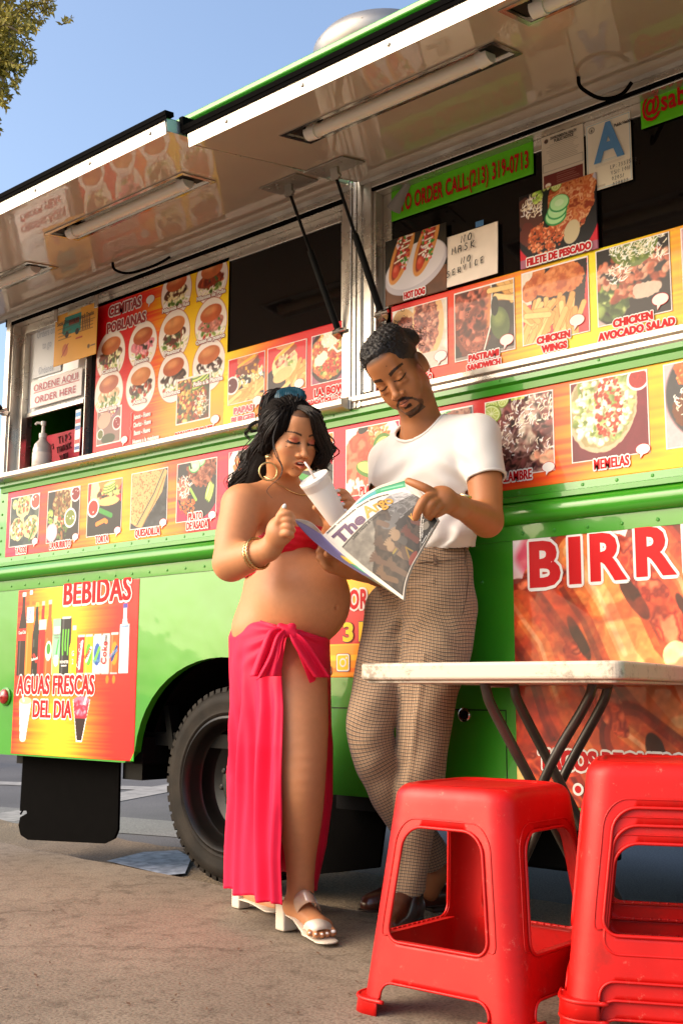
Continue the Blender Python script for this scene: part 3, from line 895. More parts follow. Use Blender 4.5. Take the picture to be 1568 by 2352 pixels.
@food
def quesadilla(s):
    s.tint(np.ones_like(s.X), ['3a4048', '20262e', '50565c'], .3)
    s.stroke([(.72, 1.4), (.66, 1.1)], .10, 'a8c050'); s.stroke([(.86, 1.4), (.82, 1.1)], .09, '9ab840')
    s.cup(.18, 1.3, .17, '7c1c24'); s.cup(.50, 1.28, .17, 'd8e0ec')
    m = s.poly([(0, .15), (0, 1.05), (.62, 1.02), (.85, 1.02), (.62, .62), (.18, .05)], 'd6a26a')
    s.bits((.3, .7, .45, .4), ['8c4a24', 'a85e30', 'b87038'], 0, .01, .02)
    n = vnoise(s.w, s.h, 3, s.r, 2); s.mix(m * np.clip((n - .55) * 8, 0, 1) * .75, '9a5028')
    s.poly([(.18, .05), (.62, .62), (.85, 1.02), (.97, .95), (.85, .6), (.32, .02)], 'c89a62'); s.stroke([(.2, .08), (.64, .6), (.88, .98)], .035, '55604a')
    s.stroke([(.35, .04), (.7, .5), (.9, .85)], .02, '7a5a34')
@food
def asada(s):
    s.rect(0, 0, 1, 2, 'd4144a'); s.ell(.55, .68, .56, .66, '2a2c33', soft=.05)
    m = s.ell(.62, .92, .34, .38, '8a4632', .4, jag=.2); s.tint(m, ['5c2a1e', '9c5a44', '74382a', 'b07860'], .09)
    s.bits((.62, .9, .3, .3), ['4a2018', 'a8644c', '7c3a2a'], 60, .02, .05)
    s.cucumber(.55, 1.4, .09); s.cucumber(.5, 1.22, .09); s.cucumber(.58, 1.0, .13); s.cucumber(.44, .92, .14)
    s.stroke([(.34, 1.25), (.3, 1.05), (.36, .9)], .045, '1c2a18'); s.ell(.15, .55, .18, .22, '9a5a4a', jag=.3); s.cheese(.2, .6, .17, .2, 60)
    s.bits((.3, .25, .2, .14), ['c8642c', 'd87c3c', 'a84c20'], 70, .012, .03); s.stroke([(.35, .55), (.5, .35)], .05, '8cc050'); s.avocado(.86, .42, .16, 1.2)
@food
def platter(s):
    s.rect(0, 0, 1, 2, 'd81c4c'); s.ell(.5, .6, .55, .62, 'e9e0d8')
    s.ell(.42, .75, .3, .34, 'c8642c', jag=.2); s.bits((.42, .8, .3, .3), ['d87c3c', 'b04c20', 'e89a5c'], 130, .015, .035)
    s.ell(.35, 1.0, .16, .10, '2c2018', .5); s.ell(.72, .85, .2, .3, '8a4a2c', .2, jag=.2); s.lime(.78, 1.22, .12)
    s.ell(.3, .4, .25, .25, 'a8402c', jag=.2); s.avocado(.62, .42, .28, .6); s.cheese(.3, .5, .2, .16, 40)
@food
def relleno(s):
    s.rect(0, 0, 1, 2, 'd81c4c'); s.ell(.45, .55, .60, .68, 'e6dcd0'); m = s.ell(.3, .45, .36, .5, 'b8482c', jag=.12); s.tint(m, ['c8583a', 'a83c24', 'd87a58'], .15)
    s.ell(.38, 1.02, .17, .09, '1c1a14', .7); s.ell(.68, 1.05, .2, .10, 'b8602c', .2); s.bits((.62, .85, .2, .22), ['e08040', 'c85c28', 'f0a060'], 130, .012, .03)
    s.ell(.72, .62, .2, .24, '4a7a28', .5); s.ell(.72, .62, .16, .18, 'd8dc78', .5); s.ell(.75, .62, .08, .11, '3c2c14', .5)
    s.ell(.45, .36, .26, .12, '4a7a28', -.3); s.ell(.45, .38, .23, .08, 'd8d870', -.3); s.ell(.8, .3, .2, .12, 'c8cc60', .4); s.bits((.2, .15, .2, .1), ['f4ecdc', 'e0d8c8'], 20, .03, .06)
@food
def alambre(s):
    s.rect(0, 0, 1, 2, 'c8105a'); m = s.ell(.62, .5, .72, .82, '4a2c2c', jag=.08)
    s.tint(m, ['3c2024', '6a3a3c', 'a07870', '54302c'], .10)
    s.bits((.6, .5, .6, .6), ['5c2c2e', '8a4c48', '2a1616', 'b08478', '74443c'], 220, .02, .055, 3)
    s.mix(m * np.clip((vnoise(s.w, s.h, .22 * s.w, s.r, 3) - .5) * 5, 0, .8) * s.mell(.75, .85, .6, .5, 0, .6), 'eadfc4')
    s.cheese(.75, .9, .35, .32, 160); s.cheese(.35, .5, .2, .3, 60); s.cheese(.8, .3, .22, .12, 30)
    s.bits((.85, .15, .2, .1), ['e8a080', 'e0b090'], 12, .04, .07)
    for k in range(4): s.stroke([(.38 + .07 * k, 1.2), (.42 + .05 * k, .98)], .05, ['a8bc48', 'd0d888'][k % 2])
    s.lime(.12, 1.0, .13); s.lime(.28, 1.0, .11, 1.2); s.lime(.1, .84, .15, -.3)
@food
def memelas(s):
    s.rect(0, 0, 1, 2, '6a1428'); s.rect(0, 1.05, .2, 2, 'e0b0b8'); s.tex(np.ones_like(s.X), .3, .2)
    s.ell(.42, .62, .44, .54, 'b8a888', -.2, jag=.03); s.ell(.42, .64, .41, .5, '9a8c60', -.2, jag=.06)
    s.bits((.42, .65, .38, .46), ['d8dcb0', 'b8c880', 'f0f0dc', '8ca05c', 'e4e8c8', '70843c'], 260, .02, .055, 2)
    s.bits((.5, .62, .17, .40), ['a83424', '8c2418', 'c04c34'], 130, .015, .035)
    s.bits((.42, .65, .34, .42), ['f4f4e4', 'd8dcb0'], 50, .015, .035); s.cup(.70, 1.08, .13, '5a6438'); s.cup(.88, .88, .14, '9c1c1c')
@food
def rice(s):
    s.rect(0, 0, 1, 2, 'd8a8ac'); s.ell(.7, .6, .68, .62, '3c3c40', soft=.05)
    s.ell(.5, .9, .36, .3, 'c05c28', jag=.1); s.bits((.5, .9, .36, .3), ['d8783c', 'b04c20', 'e89858'], 200, .015, .03); s.ell(.5, .42, .4, .28, '6a3c28', jag=.1); s.cheese(.45, .5, .35, .2, 120)
@food
def wrap(s):
    s.tint(np.ones_like(s.X), ['e8dccc', 'c8b8a8', 'f4f0e4'], .4); s.rect(.42, 1.0, .62, 1.3, '50607c')
    s.ell(.25, .62, .25, .38, 'd8a870', .3); s.ell(.3, .58, .18, .30, '8a4434', .3, jag=.2)
    s.ell(.66, .7, .28, .52, 'e0b078', .05); m = s.ell(.62, .68, .22, .46, 'a05040', .05, jag=.12); s.tint(m, ['8a3c30', 'c07860', '703024', 'b8604c'], .06)
    s.bits((.62, .68, .2, .42), ['7c3428', 'b06a54', '5c241c', 'd09078'], 130, .015, .04, 2.5); s.rect(0, 0, 1, .24, 'c8bcb0')
@food
def pastrami(s):
    s.tint(np.ones_like(s.X), ['2a2220', '3c3230', '1c1614'], .3); s.ell(.28, .65, .34, .68, '6a2c1e', .1, jag=.08)
    s.tint(s.mell(.3, .68, .3, .6, .1), ['5a2418', 'a04c34', '7c3424', 'c0644c', '44180f'], .08); s.ell(.5, .9, .12, .5, 'c87c48', .1)
    s.bits((.3, .7, .26, .5), ['a8503c', '702c1c', 'c87058', '4c1c12'], 90, .025, .065, 2.4)
    s.stroke([(.56, 1.3), (.64, .9), (.60, .4), (.5, .1)], .02, 'e8e0d4'); s.fries(.68, .75, .98, 1.25, 14, -.6, .07, .4); s.ell(.76, .42, .15, .24, '4a5c2c', .2, hi='8a9850'); s.ell(.68, .68, .06, .14, '181c14')
    s.rect(0, 0, 1, .06, '8a7c74')
@food
def wings(s):
    s.rect(0, 0, 1, 2, 'd83c44'); s.rect(0, .55, .3, 2, 'ecdcc8'); s.poly([(.25, 1.42), (.95, 1.42), (.98, .9), (.9, .2), (.1, .2), (.2, .9)], '241818')
    s.rect(.45, 1.24, .68, 2, 'f0e0c0'); s.cup(.43, 1.14, .115, 'b81c14'); s.cup(.66, 1.14, .115, 'b81c14')
    for (x, y, a, b, t) in ((.2, .8, .2, .13, .6), (.27, .95, .09, .2, -.2), (.55, .85, .24, .17, .4), (.72, .8, .22, .19, -.4), (.5, .72, .28, .13, 0), (.12, .7, .12, .1, 0)):
        m = s.ell(x, y, a, b, 'c05c28', t, jag=.18, hi='e08c50'); s.tint(m * .6, ['a8441c', 'd87c3c', 'e89c60'], .07)
    s.fries(.05, .1, .85, .42, 34, 1.2, .07, .42); s.fries(.0, .3, .3, .5, 8, -.4, .07, .35)
@food
def salad(s):
    s.rect(0, 0, 1, 2, 'b8a4a0'); s.ell(.55, .6, .72, .72, '201818', soft=.02); s.rect(.8, 1.2, 1, 2, 'c8144c')
    s.bits((.2, .3, .25, .22), ['5a7034', '8ca450', '3c5024', 'b8c478'], 90, .03, .07, 2.5); s.bits((.5, .6, .5, .35), ['b85c3c', 'd88060', '94402a', 'e0a080'], 170, .03, .06)
    s.ell(.52, 1.0, .33, .32, '6a7c34', -.5, jag=.05)
    for k in range(6): s.stroke([(.38 + .07 * k, .95 + .03 * k), (.46 + .06 * k, .72 + .02 * k)], .04, ['55682c', '8c9c50'][k % 2])
    s.cheese(.5, 1.02, .32, .26, 260); s.cheese(.3, .62, .16, .12, 50); s.cheese(.85, .85, .12, .2, 50); s.lime(.88, 1.12, .12); s.ell(.68, .35, .2, .1, 'd0b8a4', jag=.2)
@food
def filete(s):
    s.rect(0, 0, 1, 2, 'd0102c'); s.rect(.62, .0, 1, 2, 'c8c4d0'); s.poly([(.55, 1.4), (.75, 1.4), (.85, 1.05), (.5, 1.15)], 'd0104a'); s.rect(.8, .0, 1, .5, 'd0102c')
    s.ell(.48, .55, .56, .60, '15131a', .3, soft=.02)
    m = s.ell(.68, .68, .30, .42, 'b4562c', -.25, jag=.12); s.tint(m, ['8c3418', 'd08850', 'b4502a', 'e0b080', 'a84424'], .09)
    s.ell(.68, .28, .1, .14, 'c8b894', -.3); s.ell(.14, .62, .16, .24, '5c342c', .2, jag=.1); s.cheese(.2, .7, .16, .13, 90); s.ell(.1, .4, .1, .14, '6a3028', jag=.2)
    s.bits((.34, .30, .24, .19), ['d8683c', 'b84c24', 'f09a6c', 'c05c30'], 230, .012, .028); s.stroke([(.36, .92), (.34, .6), (.37, .45)], .075, '14201a')
    for k in range(4): s.stroke([(.30 + .05 * k, 1.08), (.34 + .05 * k, .88)], .04, ['a8bc58', 'd4dc90'][k % 2])
    s.ell(.27, .98, .06, .08, 'c02020'); s.lime(.5, .9, .09, 1.2); s.cucumber(.48, .52, .14); s.cucumber(.5, .58, .13); s.cucumber(.53, .66, .13)
    s.bits((.25, .82, .06, .08), ['8cb840', 'c8e070'], 14, .02, .04); s.rect(0, 0, 1, .1, '8a94a8', .6)
@food
def hotdog(s):
    s.tint(np.ones_like(s.X), ['1c1a14', '2c2418', '14140f'], .3); s.rect(0, 0, 1, .34, '6a4028'); s.tex(s.mell(.5, .1, .6, .3), .2, .3)
    s.bits((.55, 1.28, .3, .1), ['3c8a2c', '58a83c', '2c6a20'], 30, .03, .06, 2); s.lime(.15, 1.08, .13); s.lime(.84, 1.22, .10)
    s.ell(.5, .42, .52, .32, 'c4bcc4', .25); s.ell(.5, .46, .48, .28, 'dcd4d8', .25)
    for (x, y) in ((.28, .66), (.68, .68)):
        s.ell(x, y, .15, .42, 'd89048', -.42); s.ell(x + .0, y + .02, .09, .38, '8c3018', -.42); s.ell(x - .10, y - .22, .055, .09, 'c83c20', -.2, hi='e87c5c')
        s.bits((x + .02, y + .06, .10, .28), ['c8302c', 'f0e8e0', '3c8a2c', 'e05c4c', 'd8c8d8', 'a82420'], 90, .014, .03)
        for k in range(5): s.stroke([(x - .12 + .05 * k, y - .1 + .08 * k), (x + .02 + .04 * k, y - .06 + .07 * k)], .02, 'f4e8d4')
@food
def papas(s):
    s.rect(0, 0, 1, 2, 'd00c20'); s.ell(.6, .25, .6, .32, '1c1014'); s.fries(.1, .05, .95, .3, 30, .2, .08, .5); s.fries(.6, .3, .98, .55, 9, 1, .06, .25)
    s.burger(.55, .75, .42, ['6a3018', '8c4424', '4a2010', 'f0b030'], 'd08048', 'f0b484', .3, False); s.stroke([(.28, .72), (.5, .80), (.72, .86)], .05, 'f4b83c'); s.cup(.12, .38, .18, '5a0c1c')
@food
def burger2(s):
    s.rect(0, 0, 1, 2, 'd00c20'); s.ell(.5, .25, .6, .3, '2c1c24'); s.fries(.35, .05, .95, .4, 26, .8, .08, .4)
    s.ell(.45, .55, .33, .28, 'f0d498', .4, jag=.05); s.stroke([(.25, .6), (.7, .82)], .1, '9c4428'); s.stroke([(.22, .68), (.66, .9)], .06, 'f4b83c'); s.stroke([(.26, .52), (.68, .70)], .05, 'c82c2c'); s.bits((.5, .62, .25, .12), ['f0d8a0', '8ca04c', 'e8b090'], 24, .03, .06)
    s.bun(.5, 1.0, .3, 'dc9860', 'f4c89c', .5, .3); s.ell(.4, .35, .25, .12, 'e8c080', .3)
@food
def bowl(s):
    s.rect(0, 0, 1, 2, '98506a'); s.ell(.5, .6, .56, .62, '2c1a20'); s.ell(.5, .6, .5, .52, 'b86a34', jag=.08)
    s.bits((.5, .6, .48, .5), ['e8b050', 'c83c28', 'b04a28', 'f0c878', '6a7a30', 'd86848'], 240, .025, .055); s.bits((.6, .42, .28, .2), ['b82c24', 'a02018', 'd84c38'], 90, .02, .04)
    s.ell(.55, .95, .26, .2, 'f4e4cc', .2, jag=.2); s.cheese(.55, .95, .26, .2, 120); s.ell(.3, .55, .2, .13, 'f4e8d4', .4, jag=.25); s.stroke([(.5, .7), (.62, .76), (.75, .62), (.9, .64)], .05, 'fbf2e4')
@food
def breakfast(s):
    s.tint(np.ones_like(s.X), ['5a4a3c', '3c4438', '6a3424'], .2); s.bits((.4, .6, .5, .7), ['d8b050', 'a8442c', 'e8c878', '8c3420', '5a6a34', 'c8783c'], 320, .03, .06)
    s.avocado(.72, .75, .28, .3, 4); s.cheese(.75, .3, .2, .25, 90)
@food
def bburrito(s):
    s.rect(0, 0, 1, 2, '8a6a64'); s.ell(.5, 1.0, .42, .3, 'd8b8a8'); s.ell(.62, .95, .3, .26, '94607c', jag=.1); s.bits((.6, .95, .28, .24), ['e8d088', 'b88060', '7c4c64', 'f0e8d0', 'a05040'], 90, .02, .05)
    s.ell(.3, .65, .28, .22, 'caa08c', .3); s.cup(.15, .28, .15, '5c6430'); s.cup(.86, .5, .2, '8c1420'); s.ell(.5, .12, .3, .14, '38422c')
@food
def bigbirria(s):
    s.rect(0, 0, 1, 3, 'f0d4d8')
    for k in range(70):
        x, y = s.r.random(), .78 + .40 * s.r.random()
        s.ell(x, y, .07 + .05 * s.r.random(), .05, ['f8ecf0', 'e0506c', 'fff6f6', 'f0b0bc'][k % 4], s.r.random() * 3, soft=.5)
    s.poly([(.44, 1.1), (.60, 1.1), (.66, .80), (.52, .78)], '3a0c14')
    pil = [(0, 0), (1, 0), (1, .84), (.80, .90), (.62, .80), (.45, .78), (.30, .84), (.14, .80), (0, .66)]
    m = s.mpoly(pil); s.tint(m, ['8c1406', 'c4380f', 'a02208', 'd85820', '6a0e04', 'e07030'], .16)
    def slab(pts, w, edge, mid, core):
        P = [(p[0] + .012 * sin(i * 2.3), p[1]) for i, p in enumerate(pts)]
        s.stroke(P, w * 1.35, '5a0c04', .8); s.stroke(P, w * 1.12, edge); s.stroke(P, w * .86, mid)
        s.stroke([(x - w * .12, y + w * .10) for x, y in P], w * .34, core, .8); s.stroke([(x - w * .2, y + w * .16) for x, y in P[:-1]], w * .10, 'fbe0b8', .5)
        mm = s.stroke(P, w * .9, mid, 0); q = s.mell(P[1][0], P[1][1], w * .9, w * 1.4, .6, .5, .5); s.tint(q * .28, ['a02a0e', 'e07838', 'c04818', 'f0a860'], .045)
    slab([(.02, .62), (.12, .48), (.20, .30), (.30, .10)], .15, '8c200c', 'c84a20', 'e07838')
    slab([(.24, .78), (.34, .62), (.44, .44), (.58, .26)], .17, 'a8340f', 'e88844', 'f8c080')
    slab([(.50, .80), (.60, .66), (.68, .50), (.80, .36)], .14, '8c1c0a', 'c03c18', 'dc6838')
    slab([(.72, .88), (.84, .70), (.96, .55)], .17, 'a03010', 'd86830', 'f0a468')
    slab([(.40, .22), (.56, .10), (.70, .0)], .15, '881c0a', 'c04418', 'dc7438')
    slab([(.80, .30), (.92, .16), (1.0, .06)], .14, '9c2c10', 'd05c2c', 'e89458')
    for (x, y, rx, ry, t) in ((.40, .78, .13, .045, -.3), (.52, .60, .05, .16, .55), (.72, .70, .05, .12, .6), (.12, .72, .10, .05, .2), (.30, .36, .04, .16, .6), (.74, .26, .10, .06, -.4), (.14, .14, .09, .06, 0), (.92, .42, .05, .09, .4)):
        q = s.ell(x, y, rx, ry, 'a82a10', t, jag=.35); s.tint(q, ['9c200c', 'd8502a', '7c1206', 'e8744c'], .05)
    for (x, y, rx, ry, t) in ((.43, .64, .022, .10, .6), (.62, .56, .02, .10, .6), (.24, .52, .016, .08, .5), (.86, .56, .03, .06, .5), (.48, .18, .03, .05, .3), (.68, .42, .03, .04, .2)):
        s.ell(x, y, rx, ry, '240404', t, jag=.35, al=.85)
    s.stroke([(.56, .46), (.60, .36), (.63, .30)], .085, 'f4c894'); s.ell(.64, .28, .055, .06, 'f8d8b0', soft=.3); s.stroke([(.60, .46), (.70, .50), (.84, .56), (.96, .62)], .05, 'f4ccA4'.lower()); s.stroke([(.70, .58), (.78, .61), (.86, .60)], .018, 'fbe8d4')
    s.tint(m * np.clip((vnoise(s.w, s.h, .10 * s.w, s.r, 3) - .56) * 6, 0, .40), ['7c1006', 'a82810', 'c84418'], .06)
    s.tex(m, .022, .16, 2); s.tex(m, .1, .22)

M['print'] = mat('glossy_vinyl_print', (0.5, 0.5, 0.5), rough=0.40, coat=0.14, spec=0.25, attr='print', bump=0.10, bscale=1.6, bdist=0.03)
M['print'].node_tree.nodes['Principled BSDF'].inputs['Coat Roughness'].default_value = 0.03
M['paper'] = mat('printed_paper', (0.5, 0.5, 0.5), rough=0.55, attr='print', bump=0.1, bscale=7, bdist=0.01)
def lin_np(a):
    return np.where(a <= 0.04045, a / 12.92, ((a + 0.055) / 1.055) ** 2.4)
def print_panel(name, x0, x1, z0, z1, cv, y=-0.002, thick=0.0015, parent=None, material=None, shear=0.0, curl=None):
    "a thin sheet facing -Y carrying the painted canvas as a colour attribute"
    w, h = cv.w, cv.h
    xs = np.linspace(x0, x1, w); zs = np.linspace(z0, z1, h)
    X, Z = np.meshgrid(xs, zs)
    Yy = np.full_like(X, y)
    if curl is not None:
        Yy = Yy + curl((X - x0) / (x1 - x0), (Z - z0) / (z1 - z0))
    Z = Z + shear * (X - x0)
    co = np.stack([X, Yy, Z], -1).reshape(-1, 3)
    idx = np.arange(w * h).reshape(h, w)
    q = np.stack([idx[:-1, :-1], idx[:-1, 1:], idx[1:, 1:], idx[1:, :-1]], -1).reshape(-1, 4)
    # back rim gives the sheet its thickness
    rim = np.concatenate([idx[0, :], idx[1:, -1], idx[-1, -2::-1], idx[-2:0:-1, 0]])
    n0 = len(co)
    back = co[rim].copy(); back[:, 1] += thick
    co2 = np.concatenate([co, back])
    nr = len(rim)
    side = np.stack([rim, n0 + np.arange(nr), n0 + (np.arange(nr) + 1) % nr, np.roll(rim, -1)], -1)
    q = np.concatenate([q, side])
    me = bpy.data.meshes.new(name)
    me.vertices.add(len(co2)); me.vertices.foreach_set('co', co2.ravel())
    me.loops.add(q.size); me.loops.foreach_set('vertex_index', q.ravel().astype(np.int32))
    me.polygons.add(len(q)); me.polygons.foreach_set('loop_start', np.arange(0, q.size, 4, dtype=np.int32))
    me.polygons.foreach_set('loop_total', np.full(len(q), 4, dtype=np.int32))
    me.update(calc_edges=True)
    at_ = me.color_attributes.new('print', 'FLOAT_COLOR', 'POINT')
    c = lin_np(np.clip(cv.a, 0, 1)).reshape(-1, 3)
    c = np.concatenate([c, c[rim]])
    at_.data.foreach_set('color', np.concatenate([c, np.ones((len(c), 1))], 1).astype(np.float32).ravel())
    me.materials.append(material or M['print'])
    o = bpy.data.objects.new(name, me); COL.objects.link(o)
    if parent is not None: keep(o, parent)
    return o

# lettering
def font_mesh(body, size, bold, sx=1.0, italic=0.0, spacing=1.0, align='CENTER', line=1.0):
    cu = bpy.data.curves.new('t', 'FONT')
    cu.body = body; cu.size = size; cu.offset = bold; cu.align_x = align; cu.shear = italic
    cu.space_character = spacing; cu.space_line = line; cu.resolution_u = 3; cu.fill_mode = 'FRONT'
    o = bpy.data.objects.new('t', cu); COL.objects.link(o)
    dg = bpy.context.evaluated_depsgraph_get()
    me = bpy.data.meshes.new_from_object(o.evaluated_get(dg))
    bpy.data.objects.remove(o); bpy.data.curves.remove(cu)
    vs = [(v.co.x * sx, v.co.y) for v in me.vertices]
    fs = [tuple(p.vertices) for p in me.polygons]
    bpy.data.meshes.remove(me)
    return vs, fs
def lettering(body, x, z, size, m_in, m_out=None, ow=0.004, bold=0.0, sx=0.8, slope=0.0, y=-0.004, parent=None, italic=0, align='CENTER',
              spacing=1.05, name='lettering', fit=None, tf=None, serif=0.0, dropx=0):
    vs, fs = font_mesh(body, size, bold, sx, italic, spacing, align)
    if not vs: return None
    xs = [v[0] for v in vs]; w = max(xs) - min(xs)
    k = 1.0
    if fit: k = fit / w
    cxm = (max(xs) + min(xs)) / 2 if align == 'CENTER' else 0
    mb = MB()
    tf = tf or (lambda u, v, d: (x + u, y - d, z + v + slope * u))
    off = []
    if m_out is not None:
        n = 12
        for j in range(n):
            a = 2 * pi * j / n
            off.append((ow * cos(a), ow * sin(a), 0.00002 * j, 1))
    if serif:
        for j, q in enumerate((-serif, serif)):
            off.append((q, 0, 0.0006 + 0.00003 * j, 0))
    off.append((0, 0, 0.0007, 0))
    for (dx, dy, dd, mi) in off:
        mb.cur = mi
        mb.add([tf((v[0] - cxm) * k + dx, v[1] + dy, dd) for v in vs], fs)
    o = MB.build(mb, name, [m_in] + ([m_out] if m_out else [m_in]))
    if parent is not None: keep(o, parent)
    return o
M['ink_red'] = mat('red_ink', (0.52, 0.008, 0.012), rough=0.45, spec=.15)
M['ink_white'] = mat('white_ink', (0.78, 0.75, 0.72), rough=0.45, spec=.2)
M['ink_black'] = mat('black_ink', (0.02, 0.02, 0.02), rough=0.5)
M['ink_yellow'] = mat('yellow_ink', (0.85, 0.60, 0.03), rough=0.45, spec=.2)
M['ink_maroon'] = mat('maroon_ink', (0.40, 0.02, 0.06), rough=0.4)
M['ink_blue'] = mat('blue_ink', (0.10, 0.28, 0.55), rough=0.4)
M['ink_grey'] = mat('grey_ink', (0.25, 0.25, 0.25), rough=0.5)
M['ink_purple'] = mat('purple_ink', (0.07, 0.02, 0.08), rough=0.5)
M['ink_gold'] = mat('gold_ink', (0.46, 0.23, 0.015), rough=0.5)
M['marker_dark'] = mat('dark_red_marker', (0.10, 0.01, 0.01), rough=0.5)

def flame(w, h, stops, seed, streak=1.0):
    "red to orange to yellow backdrop with soft horizontal streaks"
    cv = Cv(w, h, 'ff0000', seed)
    t = cv.X + 0.06 * (vnoise(w, h, h * .5, cv.r, 2) - .5)
    # streaks: noise stretched along x
    n = vnoise(w, h, 3, cv.r, 1)
    n = np.repeat(vnoise(max(4, w // 60) + 1, h, 2.2, cv.r, 1), 60, axis=1)[:, :w]
    k = np.ones(41) / 41
    n = np.apply_along_axis(lambda r: np.convolve(np.pad(r, 20, mode='edge'), k, 'valid'), 1, n)
    t = t + streak * 0.07 * (n - .5)
    xs = [p for p, _ in stops]; C = np.array([hx(c) for _, c in stops])
    cv.a = np.stack([np.interp(t, xs, C[:, i]) for i in range(3)], -1)
    return cv
def bubble(parent, x, z, s=1.0, y=-0.0045):
    "little speech bubble printed beside a dish"
    b = MB()
    for (mi, g, dd) in ((1, 0.0016, 0), (0, 0, 0.0003)):
        b.cur = mi
        pts = [(x + (0.024 * s + g) * cos(t), z + (0.0165 * s + g) * sin(t)) for t in np.linspace(0, 2 * pi, 25)[:-1]]
        c = (x, z)
        b.add([(p[0], y - dd, p[1]) for p in pts], [tuple(range(24))])
        b.add([(x - 0.010 * s - g, y - dd - .0001, z - 0.010 * s), (x + 0.004 * s + g, y - dd - .0001, z - 0.012 * s), (x - 0.010 * s, y - dd - .0001, z - 0.029 * s - g * 1.5)], [(0, 1, 2)])
    return keep(b.build('speech_bubble', [M['ink_white'], M['ink_red']]), parent)
def picture(parent, fname, x0, x1, z0, z1, y=-0.0035, res=0.0019, seed=3, frame=True, circle=False):
    w, h = max(20, int((x1 - x0) / res)), max(20, int((z1 - z0) / res))
    cv = Cv(w, h, 'ffffff', seed)
    FOOD[fname](cv)
    cv.tex(np.ones_like(cv.X), .03, .05)
    cv.a = np.clip(cv.a, 0, 1)
    if frame:
        e = 0.0042
        m = ((cv.X * (x1 - x0) < e) | (cv.X * (x1 - x0) > (x1 - x0) - e) | (cv.Y * (x1 - x0) < e) | (cv.Y * (x1 - x0) > (z1 - z0) - e)).astype(float)
        cv.mix(m, 'f6ece6')
    return print_panel('menu_picture', x0, x1, z0, z1, cv, y=y, parent=parent)
def PR(xl, ytl, ybl, xr):
    "wall rectangle from left edge x, its top and bottom, and right edge x"
    a, b, c = onY(xl, ytl, 0), onY(xl, ybl, 0), onY(xr, (ytl + ybl) / 2, 0)
    return (a.x + b.x) / 2, c.x, b.z, a.z
def decal(name, x0, x1, z0, z1, stops, seed, res=0.003, y=-0.0015, parent=None, streak=1.0):
    cv = flame(int((x1 - x0) / res), int((z1 - z0) / res), stops, seed, streak)
    return print_panel(name, x0, x1, z0, z1, cv, y=y, parent=parent)
RED, ORG, YEL = 'd80c1c', 'f07818', 'f8dc10'
# ---------------------------------------------------------------- prints on the truck body: decals are parts of the truck
dl = decal('menu_decal', -4.452, -1.03, 1.262, 1.556, [(0, 'd8183c'), (.03, 'e0305a'), (.09, 'e84030'), (.14, 'f0701c'), (.22, 'f8a818'), (.30, 'f09020'), (.36, 'e04838'), (.42, 'd82448'), (.55, 'd41c40'), (.74, 'd81818'), (.80, 'e84818'), (.86, 'f08c1c'), (.93, 'f4b41c'), (.98, 'f8e018'), (1, 'f8e018')], 5, 0.0035, parent=truck)
rows = [('tacos', 25, 1145, 1258, 91, 'TACOS', 51, 1265), ('burrito', 110, 1130, 1249, 184, 'LA. BURRITO', 141, 1252), ('torta', 202, 1112, 1235, 281, 'TORTA', 237, 1239),
        ('quesadilla', 302, 1089, 1218, 386, 'QUESADILLA', 341, 1223), ('asada', 407, 1067, 1202, 499, 'PLATO', 451, 1187),
        ('platter', 526, 1040, 1185, 628, None, 0, 0), ('torta', 650, 1015, 1172, 767, None, 0, 0), ('relleno', 795, 988, 1143, 919, 'PLATO', 850, 1126),
        ('asada', 950, 957, 1110, 1088, None, 0, 0), ('alambre', 1115, 925, 1103, 1273, 'ALAMBRE', 1185, 1095), ('memelas', 1311, 882, 1066, 1491, 'MEMELAS', 1405, 1064),
        ('rice', 1526, 838, 1034, 1730, None, 0, 0)]
for i, (fn, xl, yt, yb, xr, txt, tx, ty) in enumerate(rows):
    x0, x1, z0, z1 = PR(xl, yt, yb, xr)
    picture(dl, fn, x0, x1, z0, z1, seed=20 + i, y=-0.0030)
    if txt:
        q = onY(tx, ty, 0)
        lettering(txt, q.x, q.z - .012, 0.040, M['ink_red'], M['ink_white'], 0.0045, 0.0008, 0.62, y=-0.0052, parent=dl, serif=.001)
        if txt == 'PLATO' and i == 4:
            lettering('DE ASADA', q.x + .012, q.z - 0.046, 0.040, M['ink_red'], M['ink_white'], 0.0045, 0.0008, 0.60, y=-0.0052, parent=dl, serif=.001)
        bubble(dl, x1 - 0.020, z0 + 0.012, 0.85, y=-0.0048)
